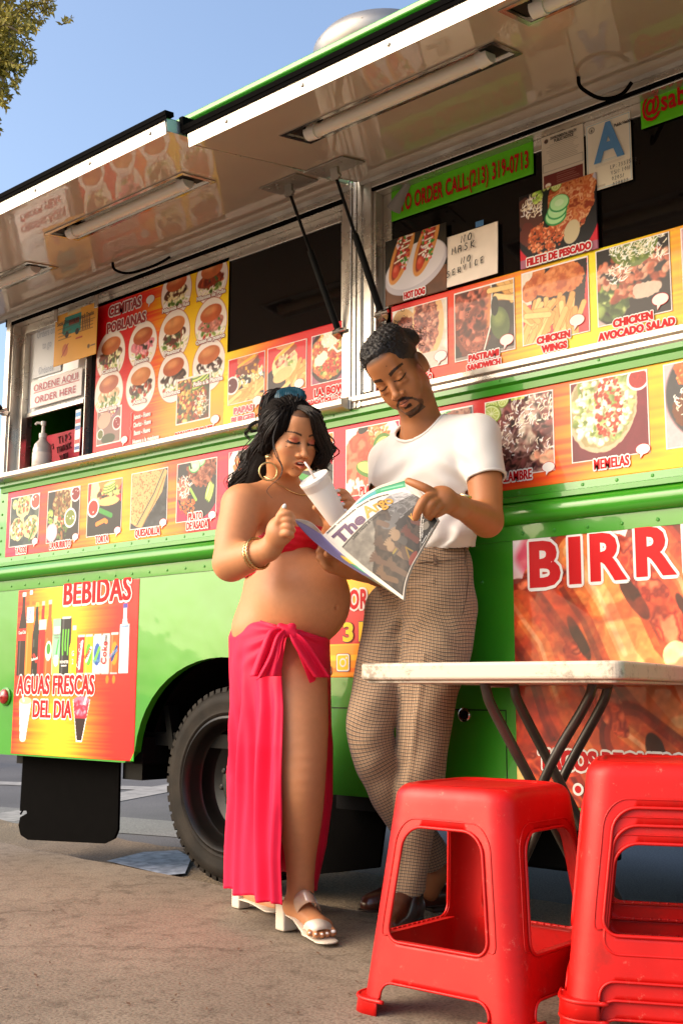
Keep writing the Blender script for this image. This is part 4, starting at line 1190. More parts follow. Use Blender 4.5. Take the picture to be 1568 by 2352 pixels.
# drinks print
bx0, bx1, bz0, bz1 = -4.330, -3.503, 0.412, 1.108
cv = flame(int((bx1 - bx0) / 0.003), int((bz1 - bz0) / 0.003), [(0, 'd8201c'), (.06, 'e8481c'), (.2, 'f09018'), (.38, 'f8c820'), (.55, 'f8a018'), (.7, 'f05818'), (.82, 'e02018'), (1, 'd81818')], 9, 1.6)
cv.mix(np.clip((cv.Y - .80) * 6, 0, .6) * (cv.X > .15) * (cv.X < .5), 'f8e020'); cv.mix(s_ := np.clip(1 - np.abs(cv.Y - .36) * 7, 0, 1) * np.clip(1 - np.abs(cv.X - .35) * .8, 0, 1) * .55, 'd82018')
cv.poly([(.97, 0), (1.01, 0), (1.01, .06)], '2fa020')
def bottle(cx, y0, y1, r, body, cap, label=None, lab=(0.3, 0.55), neck=.45):
    cv.rect(cx - r, y0, cx + r, y0 + (y1 - y0) * .55, body)
    pts = [(cx - r, y0 + (y1 - y0) * .54), (cx - r * .4, y0 + (y1 - y0) * .78), (cx - r * .35, y1), (cx + r * .35, y1), (cx + r * .4, y0 + (y1 - y0) * .78), (cx + r, y0 + (y1 - y0) * .54)]
    cv.poly(pts, body); cv.rect(cx - r * .42, y1 - .022, cx + r * .42, y1, cap)
    cv.rect(cx - r * .6, y0, cx - r * .4, y0 + (y1 - y0) * .5, 'ffffff', .25)
    if label: cv.rect(cx - r, y0 + (y1 - y0) * lab[0], cx + r, y0 + (y1 - y0) * lab[1], label)
def can(cx, y0, y1, r, c, band=None, c2='ffffff'):
    cv.rect(cx - r, y0, cx + r, y1, c); cv.rect(cx - r * .8, y1 - .004, cx + r * .8, y1 + .006, 'c8c8cc'); cv.rect(cx - r * .8, y0 - .006, cx + r * .8, y0 + .002, 'b0b0b4')
    cv.rect(cx - r * .7, y0, cx - r * .4, y1, 'ffffff', .22); cv.rect(cx + r * .7, y0, cx + r, y1, '000000', .2)
    if band: cv.ell(cx, (y0 + y1) / 2, r * .75, (y1 - y0) * .3, band); cv.stroke([(cx - r * .5, (y0 + y1) / 2 - .03), (cx + r * .5, (y0 + y1) / 2 + .03)], .018, c2)
bottle(.055, .395, .83, .040, '241014', 'e8e0e0', 'c81c20', (.42, .56)); bottle(.118, .40, .835, .032, 'f07818', 'e8e8ec', 'f4f0f4', (.62, .80))
bottle(.178, .392, .77, .034, '18201a', '8cb83c', '101010', (.10, .40)); cv.stroke([(.165, .5), (.19, .47)], .02, 'c02020'); bottle(.232, .392, .775, .032, 'a8141c', 'e0c0b0', 'e8c8c0', (.62, .75))
bottle(.292, .392, .78, .034, 'e8581c', 'e8c8b0', None); cv.ell(.292, .52, .028, .05, 'f4f0e8'); cv.ell(.292, .53, .018, .028, '3c8a30')
cv.rect(.325, .40, .395, .68, '8cd0a0'); cv.rect(.33, .40, .39, .48, 'b8e050'); cv.ell(.36, .47, .02, .03, 'ffffff'); cv.stroke([(.36, .5), (.375, .57)], .01, '30a040'); cv.rect(.335, .60, .385, .64, 'd8f0d8')
can(.435, .398, .68, .045, '14161a'); [cv.stroke([(.412 + k * .022, .62), (.410 + k * .022, .55), (.415 + k * .02, .50 + .02 * (k == 1))], .011, '60c030') for k in range(3)]
bottle(.505, .40, .64, .036, 'e8d018', 'e8e4e0', None); can(.565, .405, .585, .034, 'c01018', None); cv.stroke([(.555, .43), (.575, .56)], .014, 'ffffff')
can(.628, .405, .585, .034, 'e8c818', '5aa828'); can(.695, .405, .585, .034, 'd8d8dc', '2858a8', '6cc040'); can(.762, .405, .585, .034, 'd0ccc8'); 
can(.828, .405, .59, .034, 'e85018', 'f08c1c', '203880'); bottle(.90, .405, .73, .036, 'dce4ec', '3c3c9c', 'f0f0f4', (.52, .70))
for (x, y) in ((.27, .388), (.36, .385), (.66, .38), (.78, .375), (.83, .375)): cv.ell(x, y, .012, .02, 'c8781c')
# two cups
cv.poly([(.075, .075), (.125, .075), (.165, .27), (.055, .27)], 'f0ece8'); cv.ell(.11, .27, .055, .018, 'e8c890'); cv.stroke([(.095, .27), (.07, .33)], .014, 'f4f0f0'); cv.ell(.10, .075, .025, .012, 'f0ece8')
cv.poly([(.555, .075), (.60, .075), (.655, .28), (.515, .28)], 'f4ece8'); cv.poly([(.560, .082), (.596, .082), (.640, .25), (.523, .25)], '240a0c'); cv.poly([(.54, .19), (.63, .19), (.648, .275), (.521, .275)], 'b8203c'); cv.ell(.585, .275, .064, .02, 'e0708c'); cv.bits((.585, .24, .05, .035), ['e05070', 'c82848', 'f08ca0'], 40, .006, .012)
cv.stroke([(.61, .26), (.645, .35)], .014, 'f4f0f0')
bd = print_panel('drinks_decal', bx0, bx1, bz0, bz1, cv, y=-0.0015, parent=truck)
def BQ(px, py): q = onY(px, py, 0); return q.x, q.z
x, z = BQ(223, 1383); lettering('BEBIDAS', x, z, 0.135, M['ink_red'], M['ink_white'], 0.009, 0.002, 0.60, y=-0.0036, parent=bd, fit=.44, serif=.004)
x, z = BQ(126, 1594); lettering('AGUAS FRESCAS', x, z, 0.110, M['ink_red'], M['ink_white'], 0.007, 0.0015, 0.60, y=-0.0036, parent=bd, fit=.54, serif=.003)
x, z = BQ(121, 1648); lettering('DEL DIA', x, z, 0.100, M['ink_red'], M['ink_white'], 0.007, 0.0015, 0.60, y=-0.0036, parent=bd, fit=.27, serif=.003)
def small(parent, body, u, v, size, m, rot=0.0, sx=.8, org=(bx0, bz0), sc=(bx1 - bx0), y=-0.0034, fit=None):
    X0, Z0 = org[0] + u * sc, org[1] + v * sc
    c, s = cos(rot), sin(rot)
    return lettering(body, 0, 0, size, m, None, 0, 0.0006, sx, parent=parent, fit=fit, tf=lambda a, b, d: (X0 + a * c - b * s, y - d, Z0 + a * s + b * c))
small(bd, 'Coca-Cola', .055, .612, .020, M['ink_white'], .05, fit=.055); small(bd, 'Fanta', .118, .70, .022, M['ink_blue'], 1.2, fit=.05)
small(bd, 'MONSTER', .435, .455, .016, M['ink_white'], 0, fit=.06); small(bd, 'ENERGY', .435, .44, .007, M['ink_white'], 0, fit=.04)
small(bd, 'Coca-Cola', .572, .495, .03, M['ink_white'], 1.4, fit=.11); small(bd, 'Coke', .772, .50, .045, M['ink_red'], 1.52, fit=.09); small(bd, 'Diet', .768, .568, .014, M['ink_black'], 1.52, fit=.03)
small(bd, 'Sprite', .695, .455, .020, M['ink_blue'], .1, fit=.045); small(bd, 'Sunkist', .828, .49, .024, M['ink_blue'], .5, fit=.06); small(bd, 'G', .505, .49, .03, M['ink_white']); small(bd, '2', .505, .45, .03, M['ink_white'])
small(bd, 'Squirt', .628, .495, .022, M['ink_red'], .8, fit=.055); small(bd, 'CRYSTAL GEYSER', .90, .62, .008, M['ink_blue'], 0, fit=.052); small(bd, 'Señorial', .178, .475, .015, M['ink_white'], .15, fit=.048)
small(bd, 'COCONUT', .36, .595, .011, M['ink_grey'], 0, fit=.05); small(bd, 'WATER', .36, .58, .011, M['ink_grey'], 0, fit=.035)
# the big print on the right
gx0, gx1, gz0, gz1 = -1.796, -0.92, 0.368, 1.1215
cvb = Cv(300, int(300 * (gz1 - gz0) / (gx1 - gx0)), 'ffffff', 77); 
FOOD['bigbirria'](cvb); cvb.a = np.clip(cvb.a, 0, 1)
cvb.poly([(.0, .0), (.09, 0), (0.02, .12), (0, .12)], 'f0c878')
gp = print_panel('dish_decal', gx0, gx1, gz0, gz1, cvb, y=-0.0015, parent=truck)
for (ch, px, py, wd) in (('B', 1253, 1345, .098), ('I', 1322, 1338, .035), ('R', 1399, 1330, .108), ('R', 1508, 1319, .112), ('I', 1590, 1310, .035), ('A', 1660, 1305, .12)):
    q = onY(px, py, 0); lettering(ch, q.x, q.z + .001, 0.178, M['ink_red'], M['ink_white'], 0.0095, 0.006, 0.85, y=-0.0036, parent=gp, fit=wd, serif=.002)
q = onY(1240, 1760, 0); lettering('TACOS REQUESON', q.x, q.z - .004, 0.070, M['ink_red'], M['ink_white'], 0.0065, 0.003, 0.75, y=-0.0036, parent=gp, align='LEFT', serif=.002)
q = onY(1328, 1813, 0)
o_ = MB()
for (mi, rr, dd) in ((1, .017, 0), (0, .010, .0004)):
    o_.cur = mi; o_.add([(q.x + rr * cos(t), -.0036 - dd, q.z + rr * sin(t)) for t in np.linspace(0, 2 * pi, 21)[:-1]], [tuple(range(20))])
keep(o_.build('bullet_mark', [M['ink_red'], M['ink_white']]), gp)
# contact print between the two people
cx0, cx1, cz0, cz1 = -2.86, -1.962, 0.722, 1.106
cc = Cv(260, int(260 * (cz1 - cz0) / (cx1 - cx0)), 'f8c820', 12)
n = vnoise(cc.w, cc.h, 40, cc.r, 2); cc.mix(np.clip(n, 0, 1) * .35, 'f09018')
H = (cz1 - cz0) / (cx1 - cx0)
cc.rect(0, .118, 1, .26, 'c81018'); cc.rect(0, 0, 1, .115, 'f09c14'); cc.rect(0, .06, .62, .08, 'f8d020', .7); cc.rect(0, .02, .7, .035, 'f06c10', .7)
cc.ell(.50, .42, .085, .06, 'f4ece8'); cc.ell(.50, .42, .07, .047, 'd81820')
cp = print_panel('contact_decal', cx0, cx1, cz0, cz1, cc, y=-0.0015, parent=truck)
q = onY(825, 1397, 0); lettering('OR', q.x, q.z, 0.085, M['ink_red'], M['ink_white'], 0.006, 0.003, 0.72, y=-0.0036, parent=cp, fit=.082)
q = onY(812, 1473, 0); lettering('31', q.x, q.z + .002, 0.082, M['ink_yellow'], M['ink_black'], 0.0025, 0.003, 0.85, y=-0.0036, parent=cp, fit=.085)
q = onY(758, 1548, 0); lettering('s', q.x, q.z, 0.05, M['ink_white'], M['ink_black'], 0.002, 0.002, 0.8, y=-0.0036, parent=cp)
# camera glyph: rounded square, ring, dot
q = onY(789, 1522, 0)
ig = MB()
def rsq(s, r, y, mi):
    ig.cur = mi
    pts = []
    for (sx_, sz_, a0) in ((1, 1, 0), (-1, 1, pi / 2), (-1, -1, pi), (1, -1, 1.5 * pi)):
        for t in np.linspace(0, pi / 2, 6): pts.append((q.x + sx_ * (s - r) + r * cos(a0 + t), y, q.z + sz_ * (s - r) + r * sin(a0 + t)))
    ig.add(pts, [tuple(range(24))])
def disc(x, z, r, y, mi):
    ig.cur = mi; ig.add([(x + r * cos(t), y, z + r * sin(t)) for t in np.linspace(0, 2 * pi, 25)[:-1]], [tuple(range(24))])
rsq(.0295, .009, -.0036, 1); rsq(.028, .0085, -.0038, 0); rsq(.0235, .0065, -.0040, 2)
disc(q.x, q.z, .0145, -.0042, 0); disc(q.x, q.z, .0095, -.0044, 2); disc(q.x + .015, q.z + .015, .0035, -.0042, 0)
keep(ig.build('camera_glyph', [M['ink_white'], M['ink_black'], M['ink_yellow']]), cp)

# ---------------------------------------------------------------- window panes and the sheets taped to them (things of their own)
def pane(x0, x1, z0, z1, y, name='window_pane', m=None):
    return T(MB().box(x0, x1, y, y + 0.005, z0, z1).build(name, m or M['glass']))
pane(-3.92, -2.46, 1.645, 2.335, 0.034)
pane(-2.30, 1.0, 1.645, 2.335, 0.034)
# order hatch: sliding pane raised, pale paper behind it
ob = onY(192, 925, 0.03)
T(MB().box(onY(193, 925, 0.005).x, -3.915, 0.005, 0.05, 1.645, 2.33).build('hatch_post', M['steel'], bevel=0.003))
pane(-4.425, -3.99, 1.925, 2.33, 0.060, 'hatch_pane', M['clear'])
T(MB().box(-4.425, -3.99, 0.05, 0.065, 1.905, 1.925).build('hatch_rail', M['steel'], bevel=0.002))
YP = 0.028
def sheet(name, label, cat, x0, x1, z0, z1, cv, y=YP, material=None, shear=0.0, group=None, curl=None, thick=.0015):
    c = empty(name, ((x0 + x1) / 2, y, z0))
    tag(c, label, cat, group)
    p = print_panel('sheet', x0, x1, z0, z1, cv, y=y, thick=thick, parent=c, material=material, shear=shear, curl=curl)
    return c
# the cemitas poster
a, b, c, d = onY(228.6, 699.5, YP), onY(210.6, 1052, YP), onY(532, 586.8, YP), onY(513, 984, YP)
px0, px1 = (a.x + b.x) / 2, (c.x + d.x) / 2; pz0, pz1 = (b.z + d.z) / 2, (a.z + c.z) / 2
W_ = px1 - px0; res = 0.0024
cv = flame(int(W_ / res), int((pz1 - pz0) / res), [(0, 'd00818'), (.25, 'd81018'), (.42, 'e83c18'), (.55, 'f08818'), (.68, 'f8c418'), (1, 'f8d414')], 4, 1.6)
cv.mix(np.clip((cv.Y - cv.asp * .68) * 8, 0, 1) * np.clip((cv.X - .28) * 3, 0, .7) * (cv.X < .6) * ((np.sin(cv.Y * 55) > 0) * 1.0), 'f8cc10')
cv.rect(0, cv.asp - .006, 1, 2, '58b020')
cv.mix(np.clip((.30 - cv.Y) * 5, 0, 1) * np.clip((cv.X - .35) * 2.5, 0, .8), 'f08c38')
def pu(px, py):
    q = onY(px, py, YP); return (q.x - px0) / W_, (q.z - pz0) / W_
burg = [(405, 671, 34, 'Milanesa de Res', ['5a2c18', '3c1c10', 'f0e0b0', 'e8d8a0']), (486, 641, 36, 'Milanesa de Pollo', ['8c3418', '6a2010', '4a5a28', 'b84c28']), (328, 793, 32, 'Jamon', ['e08894', 'd87480', 'f0b0b0', '2c2018']),
        (400, 770, 35, 'Pastor', ['5a2818', '8c4830', 'f0e8d0', '3c4a20']), (484, 742, 36, 'Queso de puerco', ['c07868', 'a85c50', '4a7030', 'd09080']), (255, 816, 32, 'Cecina', ['6a3424', '4a2418', '4a5a24', 'e8e0b0']),
        (250, 904, 32, 'Cueritos', ['e8b890', 'd8a078', '4a6a2c', 'f0e0c0']), (323, 886, 33, 'Asada', ['3c2018', '6a3424', 'a8381c', 'f0e8d8']), (398, 865, 35, 'Bistec', ['30201c', '4a342c', 'f0e8dc', '5c4034']), (479, 838, 37, 'Pollo a la Plancha', ['3c201c', 'f4ece4', 'e8d8d0', '5a2c24'])]
for i, (px, py, r, nm, fill) in enumerate(burg):
    u, v = pu(px, py); ra = abs(pu(px + r, py)[0] - pu(px - r, py)[0]) / 2; rb = ra * 1.12
    cv.ell(u, v, ra * 1.03, rb * 1.03, 'b8603c'); cv.ell(u, v, ra, rb, 'f4e8e0')
    sv = cv.a.copy(); cv.burger(u, v + ra * .1, ra * .92, fill, ['b8562c', 'c46838', 'b05028', 'cc7840'][i % 4], 'e8a468')
    m = cv.mell(u, v, ra, rb)[..., None]; cv.a = sv * (1 - m) + cv.a * m
u, v = pu(222, 957); u2, v2 = pu(287, 1030)
def inset(cv, fname, u0, v0, u1, v1, seed):
    w, h = int((u1 - u0) * cv.w), int((v1 - v0) * cv.w)
    c = Cv(w, h, 'ffffff', seed); FOOD[fname](c); c.a = np.clip(c.a, 0, 1)
    x, y = int(u0 * cv.w), int(v0 * cv.w)
    cv.rect(u0 - .006, v0 - .006, u1 + .006, v1 + .006, 'f4e0dc')
    h = min(h, cv.h - y); w = min(w, cv.w - x)
    cv.a[y:y + h, x:x + w] = c.a[:h, :w]
inset(cv, 'bburrito', .035, .06, .225, .235, 61); inset(cv, 'breakfast', .655, .075, .885, .285, 62)
cv.a = np.clip(cv.a, 0, 1)
cem = sheet('menu_poster', 'large red and yellow sandwich poster with ten round burger pictures, filling the left window', 'poster', px0, px1, pz0, pz1, cv, y=YP, material=M['print'])
def LY(parent, body, px, py, size, mi, mo, ow, sx=.7, fit=None, y=YP - .0025, bold=.0015, align='CENTER', serif=0.0):
    q = onY(px, py, YP)
    return lettering(body, q.x, q.z, size, mi, mo, ow, bold, sx, y=y, parent=parent, fit=fit, align=align, serif=serif)
M['ink_dkred'] = mat('dark_red_ink', (0.30, 0.012, 0.02), rough=0.3, coat=0.5)
LY(cem, 'CEMITAS', 288, 716, .062, M['ink_dkred'], M['ink_white'], .0055, .62, .215, serif=.002); LY(cem, 'POBLANAS', 291, 753, .062, M['ink_dkred'], M['ink_white'], .0055, .62, .255, serif=.002)
bubble(cem, *[onY(347, 688, YP)[k] for k in (0, 2)], s=1.1, y=YP - .003)
for (px, py, r, nm, _) in burg:
    LY(cem, nm, px + (0 if len(nm) > 8 else -2), py + r + (5 if len(nm) > 8 else 7), .022, M['ink_white'], M['ink_dkred'], .0024, .66, min(.165, .0135 * len(nm) + .02))
for j, t in enumerate(('Jamon - Huevo', 'Chorizo - Huevo', 'Bacon - Huevo', 'Huevos a la mexicana')):
    LY(cem, t, 306 + 22 + (8 if j == 3 else 0), 959 + 18.5 * j, .026, M['ink_white'], M['ink_dkred'], .0012, .6, (.108, .112, .104, .165)[j])
br = MB(); q = onY(302, 985, YP)
for k in range(2): br.tube([(q.x + .012, YP - .004, q.z + .07), (q.x + .003, YP - .004, q.z + .062), (q.x + .002, YP - .004, q.z + .01), (q.x - .004, YP - .004, q.z), (q.x + .002, YP - .004, q.z - .01), (q.x + .002, YP - .004, q.z - .062), (q.x + .012, YP - .004, q.z - .07)], .0013, 5)
keep(br.build('brace_mark', M['ink_white']), cem)
LY(cem, 'BREAKFAST BURRITO', 252, 1047, .030, M['ink_red'], M['ink_white'], .0028, .5, .185); LY(cem, 'BREAKFAST PLATE', 446, 1000, .034, M['ink_red'], M['ink_white'], .003, .55, .215)
bubble(cem, *[onY(287, 1010, YP)[k] for k in (0, 2)], s=.9, y=YP - .003); bubble(cem, *[onY(495, 963, YP)[k] for k in (0, 2)], s=1.0, y=YP - .003)
# second poster: burgers and bowl
a, b, c, d = onY(519, 809, YP), onY(511, 982, YP), onY(797, 735, YP), onY(796, 929, YP)
qx0, qx1, qz0, qz1 = (a.x + b.x) / 2, -2.462, b.z, (a.z + c.z) / 2
cv = flame(int((qx1 - qx0) / .003), int((qz1 - qz0) / .003), [(0, 'f8d818'), (.2, 'f4a818'), (.38, 'e86018'), (.55, 'd81c18'), (1, 'd01020')], 14, 1.5)
pap = sheet('menu_poster', 'wide burger and bowl poster at the foot of the left window, yellow fading to red', 'poster', qx0, qx1, qz0, qz1, cv, y=YP - .001, material=M['print'])
def PY(xl, yt, yb, xr, xmax=None):
    a, b, c = onY(xl, yt, YP), onY(xl, yb, YP), onY(xr, (yt + yb) / 2, YP)
    return (a.x + b.x) / 2, (c.x if xmax is None else xmax), b.z, a.z
for i, (fn, xl, yt, yb, xr, xm) in enumerate((('papas', 525, 828, 932.5, 609, None), ('burger2', 615, 802, 911.6, 705, None), ('bowl', 716, 774, 887, 796, -2.465))):
    x0, x1, z0, z1 = PY(xl, yt, yb, xr, xm); picture(pap, fn, x0, x1, z0, z1, y=YP - .0028, seed=40 + i)
LY(pap, 'PAPAS', 561, 947, .031, M['ink_maroon'], M['ink_white'], .004, .6, .10, y=YP - .005, serif=.001); LY(pap, 'BURGER', 561, 968, .031, M['ink_maroon'], M['ink_white'], .004, .6, .125, y=YP - .005, serif=.001)
LY(pap, 'LA. BOWL', 762, 905, .038, M['ink_red'], M['ink_white'], .004, .6, .155, y=YP - .005, serif=.001); LY(pap, '(ASADA - POLLO - PAST', 757, 922, .021, M['ink_red'], M['ink_white'], .0028, .6, .205, y=YP - .005)
for (px, py) in ((593, 920), (689, 881)): bubble(pap, *[onY(px, py, YP)[k] for k in (0, 2)], s=1.0, y=YP - .005)
# strip poster in the right window
sx0, sx1 = onY(886, 760, YP).x, -0.9
sz1 = onY(1300, 592, YP).z; sz0 = 1.652
cv = flame(int((sx1 - sx0) / .003), int((sz1 - sz0) / .003), [(0, 'd00c18'), (.10, 'e02818'), (.22, 'e84818'), (.30, 'f08018'), (.40, 'f4b018'), (.5, 'f8d814'), (.62, 'f8e020'), (.7, 'f4c020'), (.78, 'f0a028'), (1, 'f8c020')], 15, 1.7)
strip = sheet('menu_poster', 'long red to yellow menu strip with chicken photos along the right window foot', 'poster', sx0, sx1, sz0, sz1, cv, y=YP, material=M['print'])
for i, (fn, xl, yt, yb, xr, xm) in enumerate((('wrap', 902, 717, 865, 1028, None), ('pastrami', 1044, 675, 834, 1183, None), ('wings', 1199, 629, 797, 1354, None), ('salad', 1370, 578, 754, 1542, None), ('rice', 1566, 525, 710, 1720, None))):
    x0, x1, z0, z1 = PY(xl, yt, yb, xr, xm); picture(strip, fn, x0, x1, z0, z1, y=YP - .0028, seed=50 + i)
for (t, px, py, s, f) in (('PASTRAMI', 1112, 824, .028, .112), ('SANDWICH', 1112, 846, .028, .122), ('CHICKEN', 1272, 783, .029, .112), ('WINGS', 1274, 805, .029, .085), ('CHICKEN', 1454, 743, .031, .120), ('AVOCADO SALAD', 1461, 766, .031, .232), ('I', 985, 853, .028, None), ('O', 989, 873, .028, None)):
    LY(strip, t, px, py, s, M['ink_red'], M['ink_white'], .0036, .62, f, y=YP - .005, serif=.001)
for (px, py) in ((1013, 818), (1165, 781), (1326, 736), (1517, 688)): bubble(strip, *[onY(px, py, YP)[k] for k in (0, 2)], s=1.0, y=YP - .005)
# hot dog board
def board(label, fname, xl, yt, yb, xr, seed, txt, tx, ty, fit, slope, cat='poster'):
    x0, x1, z0, z1 = PY(xl, yt, yb, xr)
    w, h = int((x1 - x0) / .0019), int((z1 - z0) / .0019)
    cv = Cv(w, h, 'ffffff', seed); FOOD[fname](cv); cv.a = np.clip(cv.a, 0, 1)
    p = sheet('food_board', label, cat, x0, x1, z0, z1, cv, y=YP - .010, material=M['print'], shear=slope, thick=.006)
    LY(p, txt, tx, ty, .031, M['ink_red'], M['ink_white'], .0042, .62, fit, y=YP - .0135, serif=.001)
    return p
board('square photo board of two loaded hot dogs on a plate, taped in the right window', 'hotdog', 889, 558, 706, 1029, 71, 'HOT DOG', 957, 683, .085, 0.0)
board('square photo board of fish fillet with rice and cucumber, taped in the right window', 'filete', 1197, 455, 622, 1375, 72, 'FILETE DE PESCADO', 1287, 594, .215, 0.0)
# green phone strip
def gstrip(xl, yt, yb, xr, txt, label, fit, size, tx, ty, slant=0.0):
    a, b, c, d = onY(xl, yt, YP), onY(xl, yb, YP), onY(xr, yt, YP), None
    x0, x1, z0, z1 = PY(xl, yt, yb, xr)
    cv = Cv(60, 20, '62c818', 3); cv.tex(np.ones_like(cv.X), .3, .05)
    p = sheet('banner_strip', label, 'banner', x0, x1, z0, z1, cv, y=YP - .002, material=M['print'])
    LY(p, txt, tx, ty, size, M['ink_red'], None, 0, .62, fit, y=YP - .0045, bold=.0022)
    return p, x0, x1, z0, z1
gp_, x0, x1, z0, z1 = gstrip(899, 441, 510, 1227, 'TO ORDER CALL:(213) 319-0713', 'bright green strip with a red phone number, its left end curling off the right window', .50, .078, 1061, 438)
cu = MB()
cu.grid(lambda u, v: (x0 - .012 + .10 * v + .05 * u * (1 - v) , YP - .004 - .030 * sin(pi * u) * (1 - .5 * v), z0 + .035 + .085 * v + .018 * cos(pi * u) * (1 - v * .5)), 9, 8)
keep(cu.build('curled_end', mat('grey_backing', (0.25, 0.24, 0.22), rough=0.6), smooth=True), gp_)
gstrip(1471, 221, 298, 1700, '@sabor', 'bright green strip with red handle lettering at the right edge of the window', .19, .085, 1548, 246)
# handwritten paper
def hand(parent, strokes, tf, w, y, name='handwriting', m=None):
    mb = MB()
    for st in strokes:
        pts = [tf(*p) for p in st]
        pts = [Vector((p[0], y, p[1])) for p in pts]
        mb.tube(pts, w, 5)
    for i, v in enumerate(mb.v):
        mb.v[i] = (v[0], y + (v[1] - y) * .25, v[2])
    o_ = keep(mb.build(name, m or M['ink_black']), parent); o_['kind'] = 'stuff'; return o_
GL = {'N': [[(0, 0), (.15, 1), (.6, 0), (.8, 1)]], 'O': [[(.4, 1), (.05, .6), (.1, .1), (.45, 0), (.7, .4), (.65, .85), (.4, 1)]], 'M': [[(0, 0), (.15, .9), (.4, .3), (.7, 1), (.85, 0)]],
      'A': [[(0, 0), (.15, .95)], [(.15, .95), (.55, .95), (.6, 0)], [(.05, .5), (.6, .5)]], 'S': [[(.65, .9), (.3, 1), (.1, .75), (.5, .5), (.6, .2), (.3, 0), (0, .1)]], 'K': [[(.1, 1), (.05, 0)], [(.75, 1), (.1, .5), (.7, 0)]],
      'E': [[(.65, 1), (.1, .95), (.1, 0), (.65, .05)], [(.1, .5), (.5, .52)]], 'R': [[(.05, 0), (.1, 1), (.6, .85), (.5, .55), (.1, .45), (.65, 0)]], 'V': [[(0, 1), (.3, 0), (.6, 1)]], 'I': [[(.2, 1), (.2, 0)]],
      'C': [[(.6, .9), (.2, .95), (.05, .4), (.2, .02), (.6, .1)]], 'T': [[(0, .95), (.8, 1)], [(.4, 1), (.4, 0)]], 'H': [[(.05, 1), (.05, 0)], [(.6, 1), (.6, 0)], [(.05, .5), (.6, .5)]],
      'Y': [[(0, 1), (.3, .5)], [(.65, 1), (.2, 0)]], 'U': [[(0, 1), (.1, .1), (.5, .1), (.6, 1)]], 'P': [[(.05, 0), (.1, 1), (.6, .85), (.5, .5), (.1, .45)]],
      '0': [[(.3, 1), (.05, .5), (.3, 0), (.55, .5), (.3, 1)]], '1': [[(.3, 1), (.25, 0)]], '2': [[(.05, .8), (.4, 1), (.5, .7), (.05, 0), (.6, .05)]], '3': [[(.05, .9), (.5, .95), (.2, .55), (.55, .3), (.05, 0)]],
      '7': [[(.05, 1), (.55, 1), (.2, 0)]], '5': [[(.55, 1), (.1, 1), (.1, .6), (.5, .4), (.05, 0)]], '8': [[(.3, .5), (.1, .8), (.35, 1), (.5, .75), (.1, .2), (.3, 0), (.5, .2), (.3, .5)]], 'L': [[(.1, 1), (.05, 0), (.6, .05)]], '/': [[(0, 0), (.4, 1)]], ':': [[(.2, .7), (.2, .6)], [(.2, .2), (.2, .1)]], 'F': [[(.1, 0), (.1, 1), (.6, 1)], [(.1, .5), (.5, .5)]], 'W': [[(0, 1), (.2, 0), (.4, .8), (.6, 0), (.8, 1)]], ' ': []}
def words(txt, x, z, h, adv, slope=0.0):
    out = []
    for i, ch in enumerate(txt):
        for st in GL.get(ch, []):
            ox = x + i * adv
            out.append([(ox + p[0] * h * .8, z + p[1] * h + slope * (ox + p[0] * h - x)) for p in st])
    return out
a, b, c, d = onY(1030, 547, YP), onY(1021, 662, YP), onY(1145, 508, YP), onY(1143.5, 634, YP)
x0, x1, z0, z1 = (a.x + b.x) / 2, c.x, (b.z + d.z) / 2, (a.z + c.z) / 2
cv = Cv(50, 50, 'f4e4d4', 4); cv.tex(np.ones_like(cv.X), .25, .04)
nm = sheet('paper_notice', 'white paper with handwritten NO MASK NO SERVICE taped beside the hot dog board', 'notice', x0, x1, z0, z1, cv, y=YP - .004, material=M['paper'], curl=lambda u, v: -.006 * (1 - v) ** 2 - .003 * u * u)
st = []
for (t, px, py, h, adv) in (('NO', 1064, 561, .023, .026), ('MASK', 1043, 588, .022, .024), ('NO', 1064, 609, .020, .023), ('SERVICE', 1031, 641, .019, .0215)):
    q = onY(px, py, YP); st += words(t, q.x, q.z, h, adv, .12 if t == 'SERVICE' else .05)
hand(nm, st, lambda u, v: (u, v), .0021, YP - .0135)
bt = MB(); q = onY(1106, 517, YP); bt.box(q.x - .018, q.x + .012, YP - .009, YP - .0085, q.z - .006, q.z + .012)
keep(bt.build('blue_tape', mat('blue_masking_tape', (0.05, 0.18, 0.42), rough=.6)), nm)
# grade card and health notice
x0, x1, z0, z1 = PY(1347, 291, 446, 1451)
cv = Cv(int((x1 - x0) / .0018), int((z1 - z0) / .0018), 'e8e0cc', 5)
e = .03; A_ = cv.asp
for (p, q_) in (((e, e), (1 - e, e)), ((1 - e, e), (1 - e, A_ - e)), ((1 - e, A_ - e), (e, A_ - e)), ((e, A_ - e), (e, e))): cv.stroke([p, q_], .012, '8cb8d0')
cv.ell(.14, A_ - .14, .07, .07, '8a8478'); cv.ell(.14, A_ - .14, .05, .05, 'd8d0bc'); cv.ell(.14, A_ - .15, .02, .03, '5a5448')
for k, (yy, c_) in enumerate(((.60, '8cb8d0'), (.57, '8cb8d0'), (.53, 'a09888'), (.505, 'a09888'))):
    cv.stroke([(.2, yy), (.85 - .1 * (k % 2), yy)], .008, c_, .6)
cv.rect(.06, .05, .40, .10, 'c8c0ac')
ga = sheet('grade_card', 'white card with a big blue letter A taped at the top of the right window', 'card', x0, x1, z0, z1, cv, y=YP - .003, material=M['paper'])
q = onY(1399, 362, YP); LY(ga, 'A', 1400, 364, .155, M['ink_blue'], None, 0, .9, .098, y=YP - .006, bold=.006)
LY(ga, 'Public Health', 1431, 287, .013, M['ink_black'], None, 0, .8, .052, y=YP - .006, bold=.0006)
q = onY(1403, 392, YP); st = []
for j, t in enumerate(('LP:73375F2', 'VSN:10W', '0203/', '020822')): st += words(t, q.x + .002 * j, q.z - .018 * j + .002, .0115, .0085)
hand(ga, st, lambda u, v: (u, v), .0008, YP - .0065)
